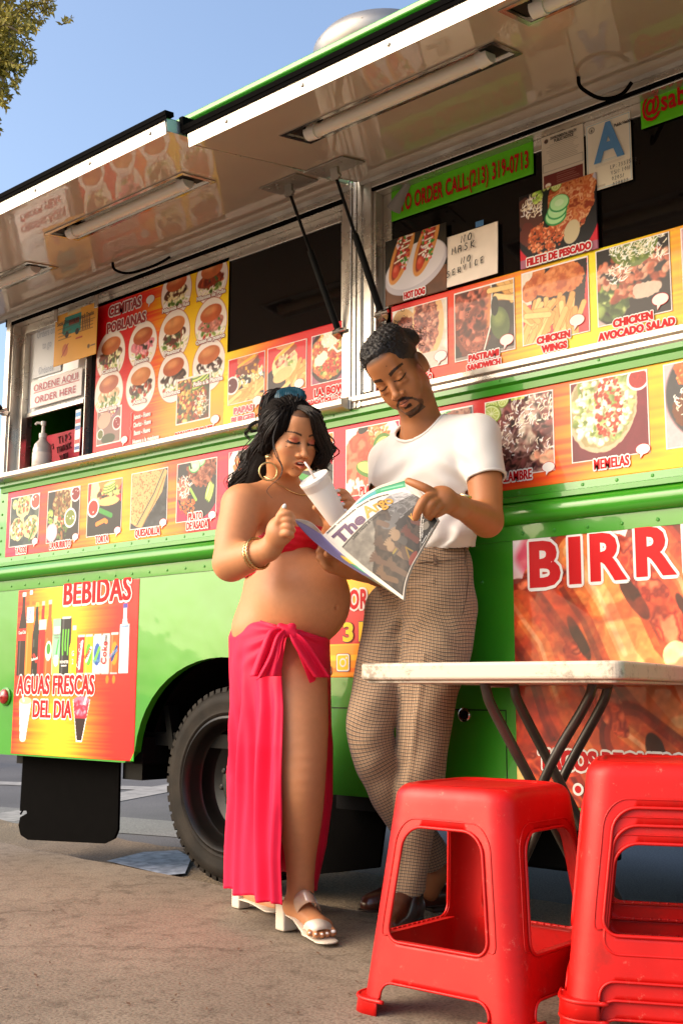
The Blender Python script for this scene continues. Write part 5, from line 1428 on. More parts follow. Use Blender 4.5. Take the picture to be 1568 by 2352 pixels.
x0, x1, z0, z1 = PY(1245, 318, 441, 1342)
cv = Cv(int((x1 - x0) / .0018), int((z1 - z0) / .0018), 'd8ccb8', 6); A_ = cv.asp
cv.rect(.04, .0, .96, .33, '6c1c14'); cv.stroke([(.03, .4), (.97, .4), (.97, .58), (.03, .58), (.03, .4)], .008, '6a6458')
for yy in np.arange(.62, A_ - .22, .04): cv.stroke([(.12 + .1 * cv.r.random(), yy), (.9 - .15 * cv.r.random(), yy)], .009, '8a8070', .8)
for yy in np.arange(.06, .3, .045): cv.stroke([(.35, yy), (.9 - .2 * cv.r.random(), yy)], .009, 'd0b0a0', .7)
cv.ell(.12, A_ - .12, .05, .05, '50382c'); cv.ell(.14, .1, .07, .05, 'f0e4d4'); cv.ell(.14, .05, .05, .04, 'd8a878')
pn = sheet('health_notice', 'beige printed public notice with a brown lower half, left of the letter A card', 'notice', x0, x1, z0, z1, cv, y=YP - .003, material=M['paper'])
LY(pn, 'ENVIRONMENTAL HEALTH', 1295, 313, .0125, M['ink_black'], None, 0, .8, .088, y=YP - .006, bold=.0005); LY(pn, 'PUBLIC NOTICE', 1296, 321, .0135, M['ink_black'], None, 0, .8, .065, y=YP - .006, bold=.0005)
# order signs by the hatch
def PYy(Y, xl, yt, yb, xr):
    a, b, c = onY(xl, yt, Y), onY(xl, yb, Y), onY(xr, (yt + yb) / 2, Y)
    return (a.x + b.x) / 2, c.x, b.z, a.z
a, b, c, d = onY(73, 879.5, .045), onY(71, 940, .045), onY(191, 841.7, .045), onY(189, 906.5, .045)
cv = Cv(70, 30, 'f4ecec', 4)
x0, x1, z0, z1 = (a.x + b.x) / 2, (c.x + d.x) / 2, (b.z + d.z) / 2, (a.z + c.z) / 2
cv.stroke([(.08, .235), (.94, .235)], .012, 'b02030')
os_ = sheet('order_sign', 'white ORDENE AQUI ORDER HERE sign across the lower edge of the order hatch glass', 'sign', x0, x1, z0, z1, cv, y=.042, material=M['paper'])
for (t, zz, f) in (('ORDENE AQUI', .60, .86), ('ORDER HERE', .14, .80)):
    lettering(t, (x0 + x1) / 2, z0 + (z1 - z0) * zz, (z1 - z0) * .36, M['ink_maroon'], None, 0, .0005, .8, y=.040, parent=os_, fit=(x1 - x0) * f)
a, b, c, d = onY(144, 728, .03), onY(139, 847, .03), onY(223, 708, .03), onY(221, 822, .03)
x0, x1, z0, z1 = (a.x + b.x) / 2, -3.835, (b.z + d.z) / 2, (a.z + c.z) / 2
cv = Cv(int((x1 - x0) / .003), int((z1 - z0) / .003), 'e8a840', 6); A_ = cv.asp
cv.tex(np.ones_like(cv.X), .4, .06)
cv.rect(.24, .42, .62, .68, '2c8c84'); cv.poly([(.24, .42), (.18, .46), (.20, .58), (.26, .64)], '207068'); cv.rect(.30, .70, .60, .76, 'd8c890'); cv.rect(.34, .54, .58, .62, '7c3c2c')
for x_ in (.30, .54): cv.ell(x_, .42, .045, .045, '2c2420')
for k in range(5): cv.stroke([(.66 + .04 * k, .42), (.66 + .04 * k, .56)], .02, ['40342c', '6a4c3c'][k % 2]); cv.ell(.66 + .04 * k, .585, .014, .018, '8a6048')
cv.ell(.27, .2, .07, .09, 'c86c30'); cv.stroke([(.2, .12), (.34, .28)], .018, 'a03020'); cv.stroke([(.52, .32), (.66, .32)], .02, 'b83c30'); cv.ell(.82, .15, .03, .03, '6a5030'); cv.stroke([(.87, .15), (.96, .15)], .02, '6a5030')
cv.stroke([(.08, A_ - .22), (.94, A_ - .22)], .008, '604020')
for k in range(3): cv.stroke([(.1, A_ - .28 - .05 * k), (.4, A_ - .28 - .05 * k)], .012, '704c20', .8); cv.stroke([(.58, A_ - .25 - .05 * k), (.9, A_ - .25 - .05 * k)], .012, '704c20', .8)
sd_ = sheet('distancing_notice', 'orange social distancing notice with a teal truck drawing, left of the sandwich poster', 'notice', x0, x1, z0, z1, cv, y=-.006, material=M['paper'])
lettering('Social Distancing at Lunch Trucks', (x0 + x1) / 2, z1 - .052, .026, M['ink_black'], None, 0, .0006, .7, y=-.0085, parent=sd_, fit=(x1 - x0) * .86)
cp_ = MB()
for (xx, zz) in ((x0 + .01, z1 - .0), (x1 - .005, z1 + .0)): cp_.box(xx - .012, xx + .014, -.014, -.008, zz - .03, zz + .035)
keep(cp_.build('clip', M['bright'], bevel=.004), sd_)
x0, x1, z0, z1 = PYy(.07, 85, 760, 872, 140)
cv = Cv(40, 60, 'dfe4ec', 4)
og = sheet('paper_notice', 'pale blue white paper with faint writing behind the order hatch glass', 'notice', x0, x1 + .03, z0, z1 + .02, cv, y=.0585 - .004, material=M['paper'])
M['ink_faint'] = mat('faint_blue_ink', (0.45, 0.50, 0.60), rough=0.5)
for j, t in enumerate(('Orders only', 'to go', '', 'Ordenes', 'solo para', 'llevar')):
    if t: lettering(t, (x0 + x1) / 2 + .01, z1 - .05 - .058 * j, .05, M['ink_faint'], None, 0, .0004, .62, y=.0525, parent=og)
# card stickers on the hatch post
cs = Cv(14, 70, 'e8e4e0', 4)
for k, c_ in enumerate(('2c4c8c', 'c8302c', 'e8e8ec', '2c5c9c', 'c84048', '3c8ccc')): cs.rect(.1, .25 + .78 * k, .9, .75 + .78 * k, c_)
T(print_panel('card_stickers', -3.972, -3.935, 1.675, 1.86, cs, y=.002, material=M['print']))
# things on the counter inside the hatch
def hatch_box():
    t = empty('tip_box', onY(147, 1055, .12) + Vector((0, .05, 0))); tag(t, 'red cardboard tip box with handwriting inside the order hatch', 'box')
    q = onY(147, 1040, .14); z0 = q.z - .045
    b = MB(); w0, w1, h = .115, .155, .135
    vs = [(q.x - w0, .14, z0), (q.x + w0, .14, z0), (q.x + w0, .30, z0), (q.x - w0, .30, z0), (q.x - w1, .12, z0 + h), (q.x + w1, .12, z0 + h), (q.x + w1, .32, z0 + h), (q.x - w1, .32, z0 + h)]
    b.add(vs, [(0, 3, 2, 1), (0, 1, 5, 4), (1, 2, 6, 5), (2, 3, 7, 6), (3, 0, 4, 7)])
    keep(b.build('carton', mat('red_card', (0.50, 0.02, 0.05), rough=.6, var=.2, vscale=12)), t)
    st = words('TIPS', q.x - .02, z0 + .085, .03, .026, .1) + words('THANK', q.x - .04, z0 + .045, .026, .024, .1) + words('YOU', q.x - .02, z0 + .008, .026, .024, .1) + words('TIPS', q.x - .125, z0 + .07, .022, .018)
    mb = MB()
    for s_ in st: mb.tube([Vector((p[0], .14 - .02 * (p[1] - z0) / h - .003, p[1])) for p in s_], .0022, 5)
    keep(mb.build('handwriting', M['marker_dark']), t)['kind'] = 'stuff'
    b = empty('cash_box', (q.x, .2, z0 - .07)); tag(b, 'black metal box under the red tip box in the order hatch', 'box')
    keep(MB().box(q.x - .10, q.x + .12, .16, .32, 1.64, z0 - .002).build('case', M['black'], bevel=.004), b)
    keep(MB().box(q.x - .03, q.x + .05, .15, .165, z0 - .06, z0 - .045).build('latch', M['steel']), b)
hatch_box()
q = onY(91, 1086, .03); q.z = 1.642
sb = empty('sanitizer_bottle', (q.x, .04, q.z)); tag(sb, 'clear hand sanitizer pump bottle with white pump standing in the order hatch', 'bottle')
b = MB(); b.lathe([(0.001, .0), (.036, .0), (.041, .01), (.042, .09), (.036, .115), (.018, .135), (.015, .145), (0.001, .145)], (q.x, .04, q.z), (0, 0, 1), 28)
keep(b.build('bottle_body', mat('clear_gel', (.55, .52, .50), rough=.08, spec=.8, var=.1, vscale=30), smooth=True, auto=40), sb)
b = MB(); b.lathe([(.0405, .015), (.0425, .016), (.0430, .075), (.0405, .076)], (q.x, .04, q.z), (0, 0, 1), 28, caps=False)
keep(b.build('bottle_label', mat('bottle_label', (.72, .66, .62), rough=.4, col2=(.68, .60, .56), vscale=60), smooth=True), sb)
b = MB(); b.lathe([(.018, .144), (.018, .165), (.008, .168), (.007, .20), (.011, .202), (.012, .220), (.0, .222)], (q.x, .04, q.z), (0, 0, 1), 16)
b.tube([(q.x, .04, q.z + .212), (q.x - .02, .02, q.z + .214), (q.x - .026, .015, q.z + .205)], .0055, 8)
keep(b.build('pump', M['white_plastic'], smooth=True, auto=40), sb)
# ---------------------------------------------------------------- red plastic stools
M['red_plastic'] = mat('red_plastic', (0.58, 0.004, 0.003), rough=0.46, coat=0.06, var=0.20, vscale=6, bump=0.08, bscale=25, bdist=0.003, rvar=0.10, spec=0.35)
M['red_plastic2'] = mat('faded_red_plastic', (0.60, 0.006, 0.004), rough=0.46, coat=0.06, var=0.22, vscale=5, bump=0.08, spec=.3, bscale=25, bdist=0.003, rvar=0.10)
def scuffed(m):
    nt = m.node_tree; b = nt.nodes['Principled BSDF']; src = b.inputs['Base Color'].links[0].from_socket
    n = link_noise(nt, 38, 8, rough=.8); cr = nt.nodes.new('ShaderNodeValToRGB'); cr.color_ramp.elements[0].position = .60; cr.color_ramp.elements[1].position = .68
    n2 = link_noise(nt, 9, 6, rough=.7); c2 = nt.nodes.new('ShaderNodeValToRGB'); c2.color_ramp.elements[0].position = .56; c2.color_ramp.elements[1].position = .70
    for (nn, cc, col, f) in ((n, cr, (.75, .22, .16, 1), .40), (n2, c2, (.26, .012, .008, 1), .55)):
        nt.links.new(nn.outputs['Fac'], cc.inputs['Fac']); x = nt.nodes.new('ShaderNodeMix'); x.data_type = 'RGBA'; k = nt.nodes.new('ShaderNodeMath'); k.operation = 'MULTIPLY'; k.inputs[1].default_value = f
        nt.links.new(cc.outputs[0], k.inputs[0]); nt.links.new(k.outputs[0], x.inputs['Factor']); nt.links.new(src, x.inputs['A']); x.inputs['B'].default_value = col; src = x.outputs['Result']
    nt.links.new(src, b.inputs['Base Color'])
scuffed(M['red_plastic']); scuffed(M['red_plastic2'])
SH = 0.475
def s_half(z):
    t = 1 - z / SH
    return 0.150 + 0.054 * t
def s_pt(k, a, z, off=0.0):
    "a: arc length along side k measured from its middle; returns point on the shell"
    h = s_half(z); rc = 0.052
    top = max(0.0, (z - (SH - 0.028)) / 0.028)      # rolled shoulder
    h = h - 0.022 * (1 - sqrt(max(0, 1 - top * top))) + off
    fl = max(0.0, 1 - z / 0.030)
    if z < 0.032: h += 0.012
    st = h - rc
    s = 1 if a >= 0 else -1
    aa = abs(a)
    if aa <= st:
        x, y = a, -h
    else:
        th = min((aa - st) / rc, pi / 4 + .001)
        x, y = s * (st + rc * sin(th)), -(st + rc * cos(th))
    c, n = cos(k * pi / 2), sin(k * pi / 2)
    return (x * c - y * n, x * n + y * c, z)
def s_len(z): 
    h = s_half(z); top = max(0.0, (z - (SH - 0.028)) / 0.028)
    h = h - 0.022 * (1 - sqrt(max(0, 1 - top * top))) + (0.012 if z < 0.032 else 0)
    return (h - 0.052) + 0.052 * pi / 4
ZO1, ZO0, ZR0 = 0.388, 0.150, 0.068                 # opening top and bottom, rung bottom
def open_edge(z, zt, zb, wt, wb, r):
    "half width of the opening at height z"
    w = wt + (wb - wt) * (zt - z) / max(1e-6, zt - zb)
    if z > zt - r: w -= r - sqrt(max(0, r * r - (z - (zt - r)) ** 2))
    if zb > 0 and z < zb + r * .7: rr = r * .7; w -= rr - sqrt(max(0, rr * rr - ((zb + rr) - z) ** 2))
    return w
def build_stool(material, label, group=None):
    root = empty('plastic_stool', (0, 0, 0))
    tag(root, label, 'stool', group)
    body = MB()
    up = lambda z: open_edge(z, ZO1, ZO0, 0.098, 0.128, 0.045)
    lo = lambda z: 0.136 - (0.030 - sqrt(max(0, 0.030 ** 2 - max(0, z - (ZR0 - 0.030)) ** 2)))
    z_up = [ZO1 - 0.045 * (1 - cos(t)) for t in np.linspace(0, pi / 2, 9)]
    z_up += list(np.linspace(ZO1 - 0.045, ZO0 + 0.0315, 8)[1:]) + [ZO0 + 0.0315 * (1 - sin(t)) for t in np.linspace(0, pi / 2, 8)[1:]]
    z_lo = [ZR0 - 0.0355 * (1 - cos(t)) for t in np.linspace(0, pi / 2, 8)] + [0.032, 0.0315, 0.0]
    z_top = [SH - 0.028 * (1 - sin(t)) for t in np.linspace(pi / 2, 0, 7)] + [SH - .04, ZO1 + .02, ZO1]
    z_r = [ZO0, ZO0 - .01, ZR0 + .01, ZR0]
    e1_, e2_, e3_ = up(ZO1), up(ZO0), lo(ZR0)
    def band(k, zs, edge, mid):
        def col(fn_a):
            def fn(u, v):
                z = zs[min(len(zs) - 1, int(round(v * (len(zs) - 1))))]
                return s_pt(k, fn_a(u, z), z)
            return fn
        for s in (-1, 1):
            body.grid(col(lambda u, z: s * (edge(z) + (s_len(z) - edge(z)) * u)), 10, len(zs))
        if mid: body.grid(col(lambda u, z: -edge(z) + 2 * edge(z) * u), 9, len(zs))
    for k in range(4):
        band(k, z_top, lambda z: e1_, True); band(k, z_up, up, False)
        band(k, z_r, lambda z: e2_ + (e3_ - e2_) * (ZO0 - z) / (ZO0 - ZR0), True); band(k, z_lo, lo, False)
    o = body.build('stool_body', material, root, smooth=True)
    bm = bmesh.new(); bm.from_mesh(o.data); bmesh.ops.remove_doubles(bm, verts=bm.verts, dist=0.0006); bmesh.ops.recalc_face_normals(bm, faces=bm.faces); bm.to_mesh(o.data); bm.free()
    o.data.set_sharp_from_angle(angle=radians(60))
    sm = o.modifiers.new('solidify', 'SOLIDIFY'); sm.thickness = 0.0035; sm.offset = -1
    # seat: rounded square with a slightly dished centre
    seat = MB()
    n = 15; ring = []
    zt = SH
    for k in range(4):
        L = s_len(zt)
        for i in range(n): ring.append(s_pt(k, -L + 2 * L * i / n, zt))
    m = len(ring); vs = []; fs = []
    for j, (f, dz) in enumerate(((1.0, 0), (0.97, 0.0012), (0.93, 0.0005), (0.90, -0.003), (0.6, -0.004), (0.25, -0.0045))):
        vs += [(p[0] * f, p[1] * f, p[2] + dz) for p in ring]
    for j in range(5):
        for i in range(m): fs.append((j * m + i, j * m + (i + 1) % m, (j + 1) * m + (i + 1) % m, (j + 1) * m + i))
    fs.append(tuple(5 * m + i for i in range(m)))
    seat.add(vs, fs)
    so = seat.build('seat', material, root, smooth=True, auto=40)
    # moulded rims round the openings
    for k in range(4):
        rim = MB()
        pts = [s_pt(k, -up(z), z, 0.002) for z in z_up[::-1]] + [s_pt(k, up(z), z, 0.002) for z in z_up]
        rim.tube(pts, 0.0035, 6, closed=True)
        pts = [s_pt(k, -(up(z) + .018), max(z - .006, ZO0 + .01) if z < .2 else z + .016 * max(0, (z - .33) / .058), 0.0005) for z in z_up[::-1]] + [s_pt(k, up(z) + .018, max(z - .006, ZO0 + .01) if z < .2 else z + .016 * max(0, (z - .33) / .058), 0.0005) for z in z_up]
        rim.tube(pts[2:-2], 0.0016, 5, cap=True)
        pts = [s_pt(k, -lo(z), z, 0.002) for z in z_lo[:-1][::-1]] + [s_pt(k, lo(z), z, 0.002) for z in z_lo[:-1]]
        rim.tube(pts, 0.003, 6)
        rim.build('rim', material, root, smooth=True)
        st = MB()
        for i in range(13):
            p = Vector(s_pt(k, -0.11 + 0.22 * i / 12, ZO0, -0.002))
            st.lathe([(0.0028, 0), (0.002, 0.003)], p, (0, 0, 1), 6)
        st.grid(lambda u, v: s_pt(k, -0.125 + 0.25 * u, ZO0, -0.020 * v), 12, 2)
        st.build('rung_ledge', material, root)
    # feet flanges
    for k in range(4):
        f = MB()
        for s in (1,):
            zz = 0.032
            ps = []
            for i in range(9):
                L = s_len(0.01)
                a = L - 0.085 * (1 - i / 8) if True else 0
                ps.append(s_pt(k, a, 0.0295))
            kk = (k + 1) % 4
            for i in range(1, 9):
                ps.append(s_pt(kk, -(s_len(0.01) - 0.085 * (i / 8)), 0.0295))
            f.tube(ps, 0.0045, 8)
        f.build('foot_rim', material, root, smooth=True)
    return root
def place_stool(o, lat, D, ang, z=0.0):
    p = CAM + FH * D + RT0 * lat
    o.location = (p.x, p.y, z)
    o.rotation_euler = (0, 0, ang)
RT0 = Vector((sin(YAW), -cos(YAW), 0))
st1 = build_stool(M['red_plastic'], 'single red plastic stool standing in front of the table, nearest the man')
d = (RT0 * 0.766 - FH * 0.643); a1 = math.atan2(d.y, d.x)
place_stool(st1, 0.319, 2.605, a1)
# scuffs and drips are in the plastic; the stack is three nested stools
proto2 = build_stool(M['red_plastic2'], 'topmost red plastic stool of the stack at the right edge')
d2 = (RT0 * 0.285 - FH * 0.075); a2 = math.atan2(d2.y, d2.x)
place_stool(proto2, 0.676, 2.44, a2, 0.063)
for i, lab in enumerate(('middle red plastic stool of the nested stack at the right edge', 'lowest red plastic stool of the nested stack, feet on the pavement')):
    c = copy_tree(proto2); c['label'] = lab; c['group'] = 'nested red stools'
    place_stool(c, 0.676, 2.44, a2, 0.063 - 0.034 * (i + 1))
proto2['group'] = 'nested red stools'

# ---------------------------------------------------------------- folding table
table = empty('folding_table', (0, 0, 0)); tag(table, 'worn white plastic folding table with crossed dark tubular legs', 'table')
def tabpt(lat, D, z): p = CAM + FH * D + RT0 * lat; return Vector((p.x, p.y, z))
TZ = 0.742
P0, P1 = tabpt(0.040, 2.76, TZ), tabpt(0.590, 2.42, TZ)
ed = (P1 - P0); ed.z = 0; ew = ed.length; ed.normalize(); en = Vector((-ed.y, ed.x, 0)); 
if en.dot(FH) < 0: en = -en
table.location = (P0 + ed * ew / 2 + en * .6); table.location.z = 0
M['table'] = mat('scuffed_white_plastic', (0.66, 0.61, 0.54), rough=0.45, bump=0.12, bscale=60, bdist=0.003)
nt = M['table'].node_tree; b_ = nt.nodes['Principled BSDF']
n1 = link_noise(nt, 34, 8, rough=0.8); n2 = link_noise(nt, 3, 4)
cr = nt.nodes.new('ShaderNodeValToRGB'); cr.color_ramp.elements[0].position = 0.43; cr.color_ramp.elements[0].color = (0.30, 0.25, 0.19, 1)
cr.color_ramp.elements[1].position = 0.49; cr.color_ramp.elements[1].color = (0.62, 0.53, 0.42, 1)
mm = nt.nodes.new('ShaderNodeMath'); mm.operation = 'ADD'; mm2 = nt.nodes.new('ShaderNodeMath'); mm2.operation = 'MULTIPLY'; mm2.inputs[1].default_value = 0.5
nt.links.new(n1.outputs['Fac'], mm.inputs[0]); nt.links.new(n2.outputs['Fac'], mm.inputs[1]); nt.links.new(mm.outputs[0], mm2.inputs[0]); nt.links.new(mm2.outputs[0], cr.inputs['Fac'])
nt.links.new(cr.outputs[0], b_.inputs['Base Color'])
def slab(inset, z0, z1, r, name, m, bev):
    n = 7; pts = []
    LX, LY_ = ew, 1.22
    for (cx_, cy_, a0) in ((LX - r, r, -pi / 2), (LX - r, LY_ - r, 0), (r, LY_ - r, pi / 2), (r, r, pi)):
        for t in np.linspace(0, pi / 2, n): pts.append((cx_ + (r - inset) * cos(a0 + t), cy_ + (r - inset) * sin(a0 + t)))
    v = [P0 + ed * p[0] + en * p[1] for p in pts]; k = len(v)
    mb = MB(); mb.add([(p.x, p.y, z0) for p in v] + [(p.x, p.y, z1) for p in v], [(i, (i + 1) % k, k + (i + 1) % k, k + i) for i in range(k)] + [tuple(range(k - 1, -1, -1)), tuple(range(k, 2 * k))])
    return keep(mb.build(name, m, bevel=bev, seg=3), table)
slab(0.0, TZ - 0.040, TZ, 0.028, 'table_top', M['table'], 0.007)
slab(0.014, TZ - 0.047, TZ - 0.0405, 0.030, 'underside_rim', M['table'], 0.002)
M['legs'] = mat('brown_grey_tube', (0.045, 0.036, 0.028), rough=0.35, coat=0.2, var=0.3, vscale=30)
def leg(pts):
    mb = MB(); mb.tube(stripes_path([at(*p) for p in pts], 5), 0.0125, 12)
    keep(mb.build('leg', M['legs'], smooth=True, auto=40), table)
leg([(1112, 1560, 2.72), (1116, 1585, 2.72), (1133, 1632, 2.73), (1219, 1794, 2.78), (1330, 2010, 2.86), (1372, 2086, 2.88)])
leg([(1178, 1560, 2.86), (1182, 1585, 2.86), (1199, 1632, 2.87), (1324, 1874, 2.94), (1419, 2069, 3.00)])
leg([(1362, 1560, 2.74), (1357, 1585, 2.74), (1340, 1624, 2.75), (1245, 1800, 2.83), (1178, 2040, 2.93)])
leg([(1398, 1560, 2.88), (1393, 1585, 2.88), (1376, 1628, 2.89), (1284, 1800, 2.96), (1195, 1990, 3.02), (1160, 2065, 3.05)])
mb = MB(); mb.tube([at(1360, 1573, 2.73), at(1398, 1573, 2.88)], .010, 10); mb.tube([at(1112, 1570, 2.72), at(1178, 1570, 2.86)], .010, 10)
o_ = keep(mb.build('cross_tube', M['legs'], smooth=True, auto=40), table)
# ---------------------------------------------------------------- implicit sculpting: blended tapered limbs and ellipsoids -> one continuous skin
F4 = np.float32
def cr_path(P, n=8):
    return np.array([list(p) for p in stripes_path([Vector(p) for p in P], n)])
def Lp(px, py, D):
    "picture point at distance D -> (lateral, distance, height)"
    p = at(px, py, D)
    return np.array([(p - CAM).dot(RT0), D, p.z])
def toworld(v):
    v = np.asarray(v, float)
    r, f = np.array(RT0), np.array(FH)
    o = np.zeros((len(v), 3)); o[:, :] = np.array(CAM) * [1, 1, 0]
    o += v[:, :1] * r + v[:, 1:2] * f; o[:, 2] += v[:, 2]
    return o
class Sculpt:
    def __init__(s): s.p = []
    def _add(s, fn, lo, hi, k, op): s.p.append((fn, np.array(lo) - abs(k) * 1.5, np.array(hi) + abs(k) * 1.5, k, op)); return s
    def cap(s, a, b, ra, rb=None, k=0.02, op='u', flat=None):
        a, b = np.array(a, float), np.array(b, float); rb = ra if rb is None else rb
        d = b - a; L = float(d @ d) + 1e-12
        fl = None
        if flat is not None:
            fv = np.array(flat[0], float); fv /= np.linalg.norm(fv); fl = (fv, flat[1])
        def fn(X, Y, Z):
            px, py, pz = X - a[0], Y - a[1], Z - a[2]
            t = np.clip((px * d[0] + py * d[1] + pz * d[2]) / L, 0, 1)
            px = px - t * d[0]; py = py - t * d[1]; pz = pz - t * d[2]
            if fl is not None:
                q = (px * fl[0][0] + py * fl[0][1] + pz * fl[0][2]) * (1 / fl[1] - 1)
                px = px + q * fl[0][0]; py = py + q * fl[0][1]; pz = pz + q * fl[0][2]
            return np.sqrt(px * px + py * py + pz * pz) - (ra + (rb - ra) * t)
        r = max(ra, rb) * (max(1, flat[1]) if flat else 1)
        return s._add(fn, np.minimum(a, b) - r, np.maximum(a, b) + r, k, op)
    def chain(s, pts, rs, k=0.012, op='u', flat=None):
        "one tapered limb through pts, without bulges at its joints"
        pts = [np.array(p, float) for p in pts]
        n = 5 if len(pts) > 2 else 1
        if n > 1:
            Q = cr_path(pts, n); R_ = np.interp(np.linspace(0, len(pts) - 1, len(Q)), range(len(pts)), rs)
            kk = np.ones(3) / 3; R_[1:-1] = np.convolve(R_, kk, 'valid')
        else: Q, R_ = np.array(pts), np.array(rs, float)
        fv = None
        if flat is not None: fv = np.array(flat[0], float); fv /= np.linalg.norm(fv)
        def fn(X, Y, Z):
            out = None
            for a, b, ra, rb in zip(Q[:-1], Q[1:], R_[:-1], R_[1:]):
                d = b - a; L = float(d @ d) + 1e-12
                px, py, pz = X - a[0], Y - a[1], Z - a[2]
                t = np.clip((px * d[0] + py * d[1] + pz * d[2]) / L, 0, 1)
                px = px - t * d[0]; py = py - t * d[1]; pz = pz - t * d[2]
                if fv is not None:
                    q = (px * fv[0] + py * fv[1] + pz * fv[2]) * (1 / flat[1] - 1); px = px + q * fv[0]; py = py + q * fv[1]; pz = pz + q * fv[2]
                v = np.sqrt(px * px + py * py + pz * pz) - (ra + (rb - ra) * t)
                out = v if out is None else np.minimum(out, v)
            return out
        r = max(rs) * (max(1, flat[1]) if flat else 1)
        return s._add(fn, Q.min(0) - r, Q.max(0) + r, k, op)
    def ell(s, c, r, R=None, k=0.02, op='u'):
        c, r = np.array(c, float), np.array(r, float); R = np.eye(3) if R is None else np.array(R, float)   # columns = axes
        def fn(X, Y, Z):
            px, py, pz = X - c[0], Y - c[1], Z - c[2]
            q = [(px * R[0, i] + py * R[1, i] + pz * R[2, i]) for i in range(3)]
            k0 = np.sqrt(sum((q[i] / r[i]) ** 2 for i in range(3)))
            k1 = np.sqrt(sum((q[i] / r[i] ** 2) ** 2 for i in range(3))) + 1e-9
            return k0 * (k0 - 1) / k1
        ext = np.sqrt(((R * r[None, :]) ** 2).sum(1))
        return s._add(fn, c - ext, c + ext, k, op)
    def box(s, c, h, R=None, rnd=0.003, k=0.004, op='u'):
        c, h = np.array(c, float), np.array(h, float); R = np.eye(3) if R is None else np.array(R, float)
        def fn(X, Y, Z):
            px, py, pz = X - c[0], Y - c[1], Z - c[2]
            q = [np.abs(px * R[0, i] + py * R[1, i] + pz * R[2, i]) - h[i] + rnd for i in range(3)]
            return np.sqrt(sum(np.maximum(x, 0) ** 2 for x in q)) + np.minimum(np.maximum(q[0], np.maximum(q[1], q[2])), 0) - rnd
        ext = (np.abs(R) * h[None, :]).sum(1)
        return s._add(fn, c - ext, c + ext, k, op)
    def custom(s, fn, lo, hi, k, op): return s._add(fn, lo, hi, k, op)
    def field(s, lo, hi, res):
        n = np.ceil((np.array(hi) - lo) / res).astype(int) + 1
        ax = [(lo[i] + res * np.arange(n[i])).astype(F4) for i in range(3)]
        Fd = np.full(n, 0.05, F4)
        for (fn, l, h, k, op) in s.p:
            i0 = [max(0, int(np.searchsorted(ax[i], l[i] - 2 * res))) for i in range(3)]
            i1 = [min(n[i], int(np.searchsorted(ax[i], h[i] + 2 * res))) for i in range(3)]
            if any(i0[i] >= i1[i] for i in range(3)): continue
            sl = tuple(slice(i0[i], i1[i]) for i in range(3))
            X, Y, Z = ax[0][sl[0]][:, None, None], ax[1][sl[1]][None, :, None], ax[2][sl[2]][None, None, :]
            d = fn(X, Y, Z).astype(F4); a = Fd[sl]
            if op == 'u':
                hh = np.maximum(k - np.abs(a - d), 0) / k; Fd[sl] = np.minimum(a, d) - hh * hh * k * 0.25
            elif op == 's':
                d = -d; hh = np.maximum(k - np.abs(a - d), 0) / k; Fd[sl] = np.maximum(a, d) + hh * hh * k * 0.25
            elif op == 'i':
                Fd[sl] = np.maximum(a, d)
            elif op == 'd':
                Fd[sl] = a + d
        return Fd, np.array(lo, float), res
def surface_nets(Fd, lo, res):
    s = Fd < 0
    nx, ny, nz = Fd.shape
    cell = np.zeros((nx - 1, ny - 1, nz - 1), np.int8)
    for dx in (0, 1):
        for dy in (0, 1):
            for dz in (0, 1): cell += s[dx:nx - 1 + dx, dy:ny - 1 + dy, dz:nz - 1 + dz]
    act = (cell > 0) & (cell < 8)
    I = np.argwhere(act)
    idx = np.full(act.shape, -1, np.int32); idx[act] = np.arange(len(I))
    acc = np.zeros((len(I), 3)); cnt = np.zeros(len(I))
    C = [(0, 0, 0), (1, 0, 0), (0, 1, 0), (1, 1, 0), (0, 0, 1), (1, 0, 1), (0, 1, 1), (1, 1, 1)]
    V = [Fd[I[:, 0] + c[0], I[:, 1] + c[1], I[:, 2] + c[2]].astype(float) for c in C]
    for a in range(8):
        for b in range(a + 1, 8):
            if sum(abs(C[a][i] - C[b][i]) for i in range(3)) != 1: continue
            m = (V[a] < 0) != (V[b] < 0)
            t = V[a][m] / (V[a][m] - V[b][m])
            acc[m] += np.array(C[a]) + t[:, None] * (np.array(C[b]) - np.array(C[a])); cnt[m] += 1
    P = lo + res * (I + acc / cnt[:, None])
    Q = []
    for ax_ in range(3):
        o = [i for i in range(3) if i != ax_]
        a = s; sh = [slice(None)] * 3; sh2 = [slice(None)] * 3
        sh[ax_] = slice(0, -1); sh2[ax_] = slice(1, None)
        ch = a[tuple(sh)] != a[tuple(sh2)]
        E = np.argwhere(ch)
        E = E[(E[:, o[0]] > 0) & (E[:, o[1]] > 0) & (E[:, o[0]] < act.shape[o[0]]) & (E[:, o[1]] < act.shape[o[1]])]
        ins = a[E[:, 0], E[:, 1], E[:, 2]]
        def g(d0, d1):
            e = E.copy(); e[:, o[0]] -= d0; e[:, o[1]] -= d1
            return idx[e[:, 0], e[:, 1], e[:, 2]]
        q = np.stack([g(1, 1), g(0, 1), g(0, 0), g(1, 0)], 1)
        fl = ins if ax_ != 1 else ~ins
        q[~fl] = q[~fl][:, ::-1]
        Q.append(q)
    return P, np.concatenate(Q)
def smooth_mesh(P, Q, n=1, lam=0.5):
    e = np.concatenate([Q[:, [0, 1]], Q[:, [1, 2]], Q[:, [2, 3]], Q[:, [3, 0]]])
    for it in range(n):
        A = np.zeros_like(P); c = np.zeros(len(P))
        for k in range(3):
            A[:, k] = np.bincount(e[:, 0], P[e[:, 1], k], len(P)) + np.bincount(e[:, 1], P[e[:, 0], k], len(P))
        c = np.bincount(e[:, 0], minlength=len(P)) + np.bincount(e[:, 1], minlength=len(P))
        P = P + lam * (A / np.maximum(c, 1)[:, None] - P)
    return P
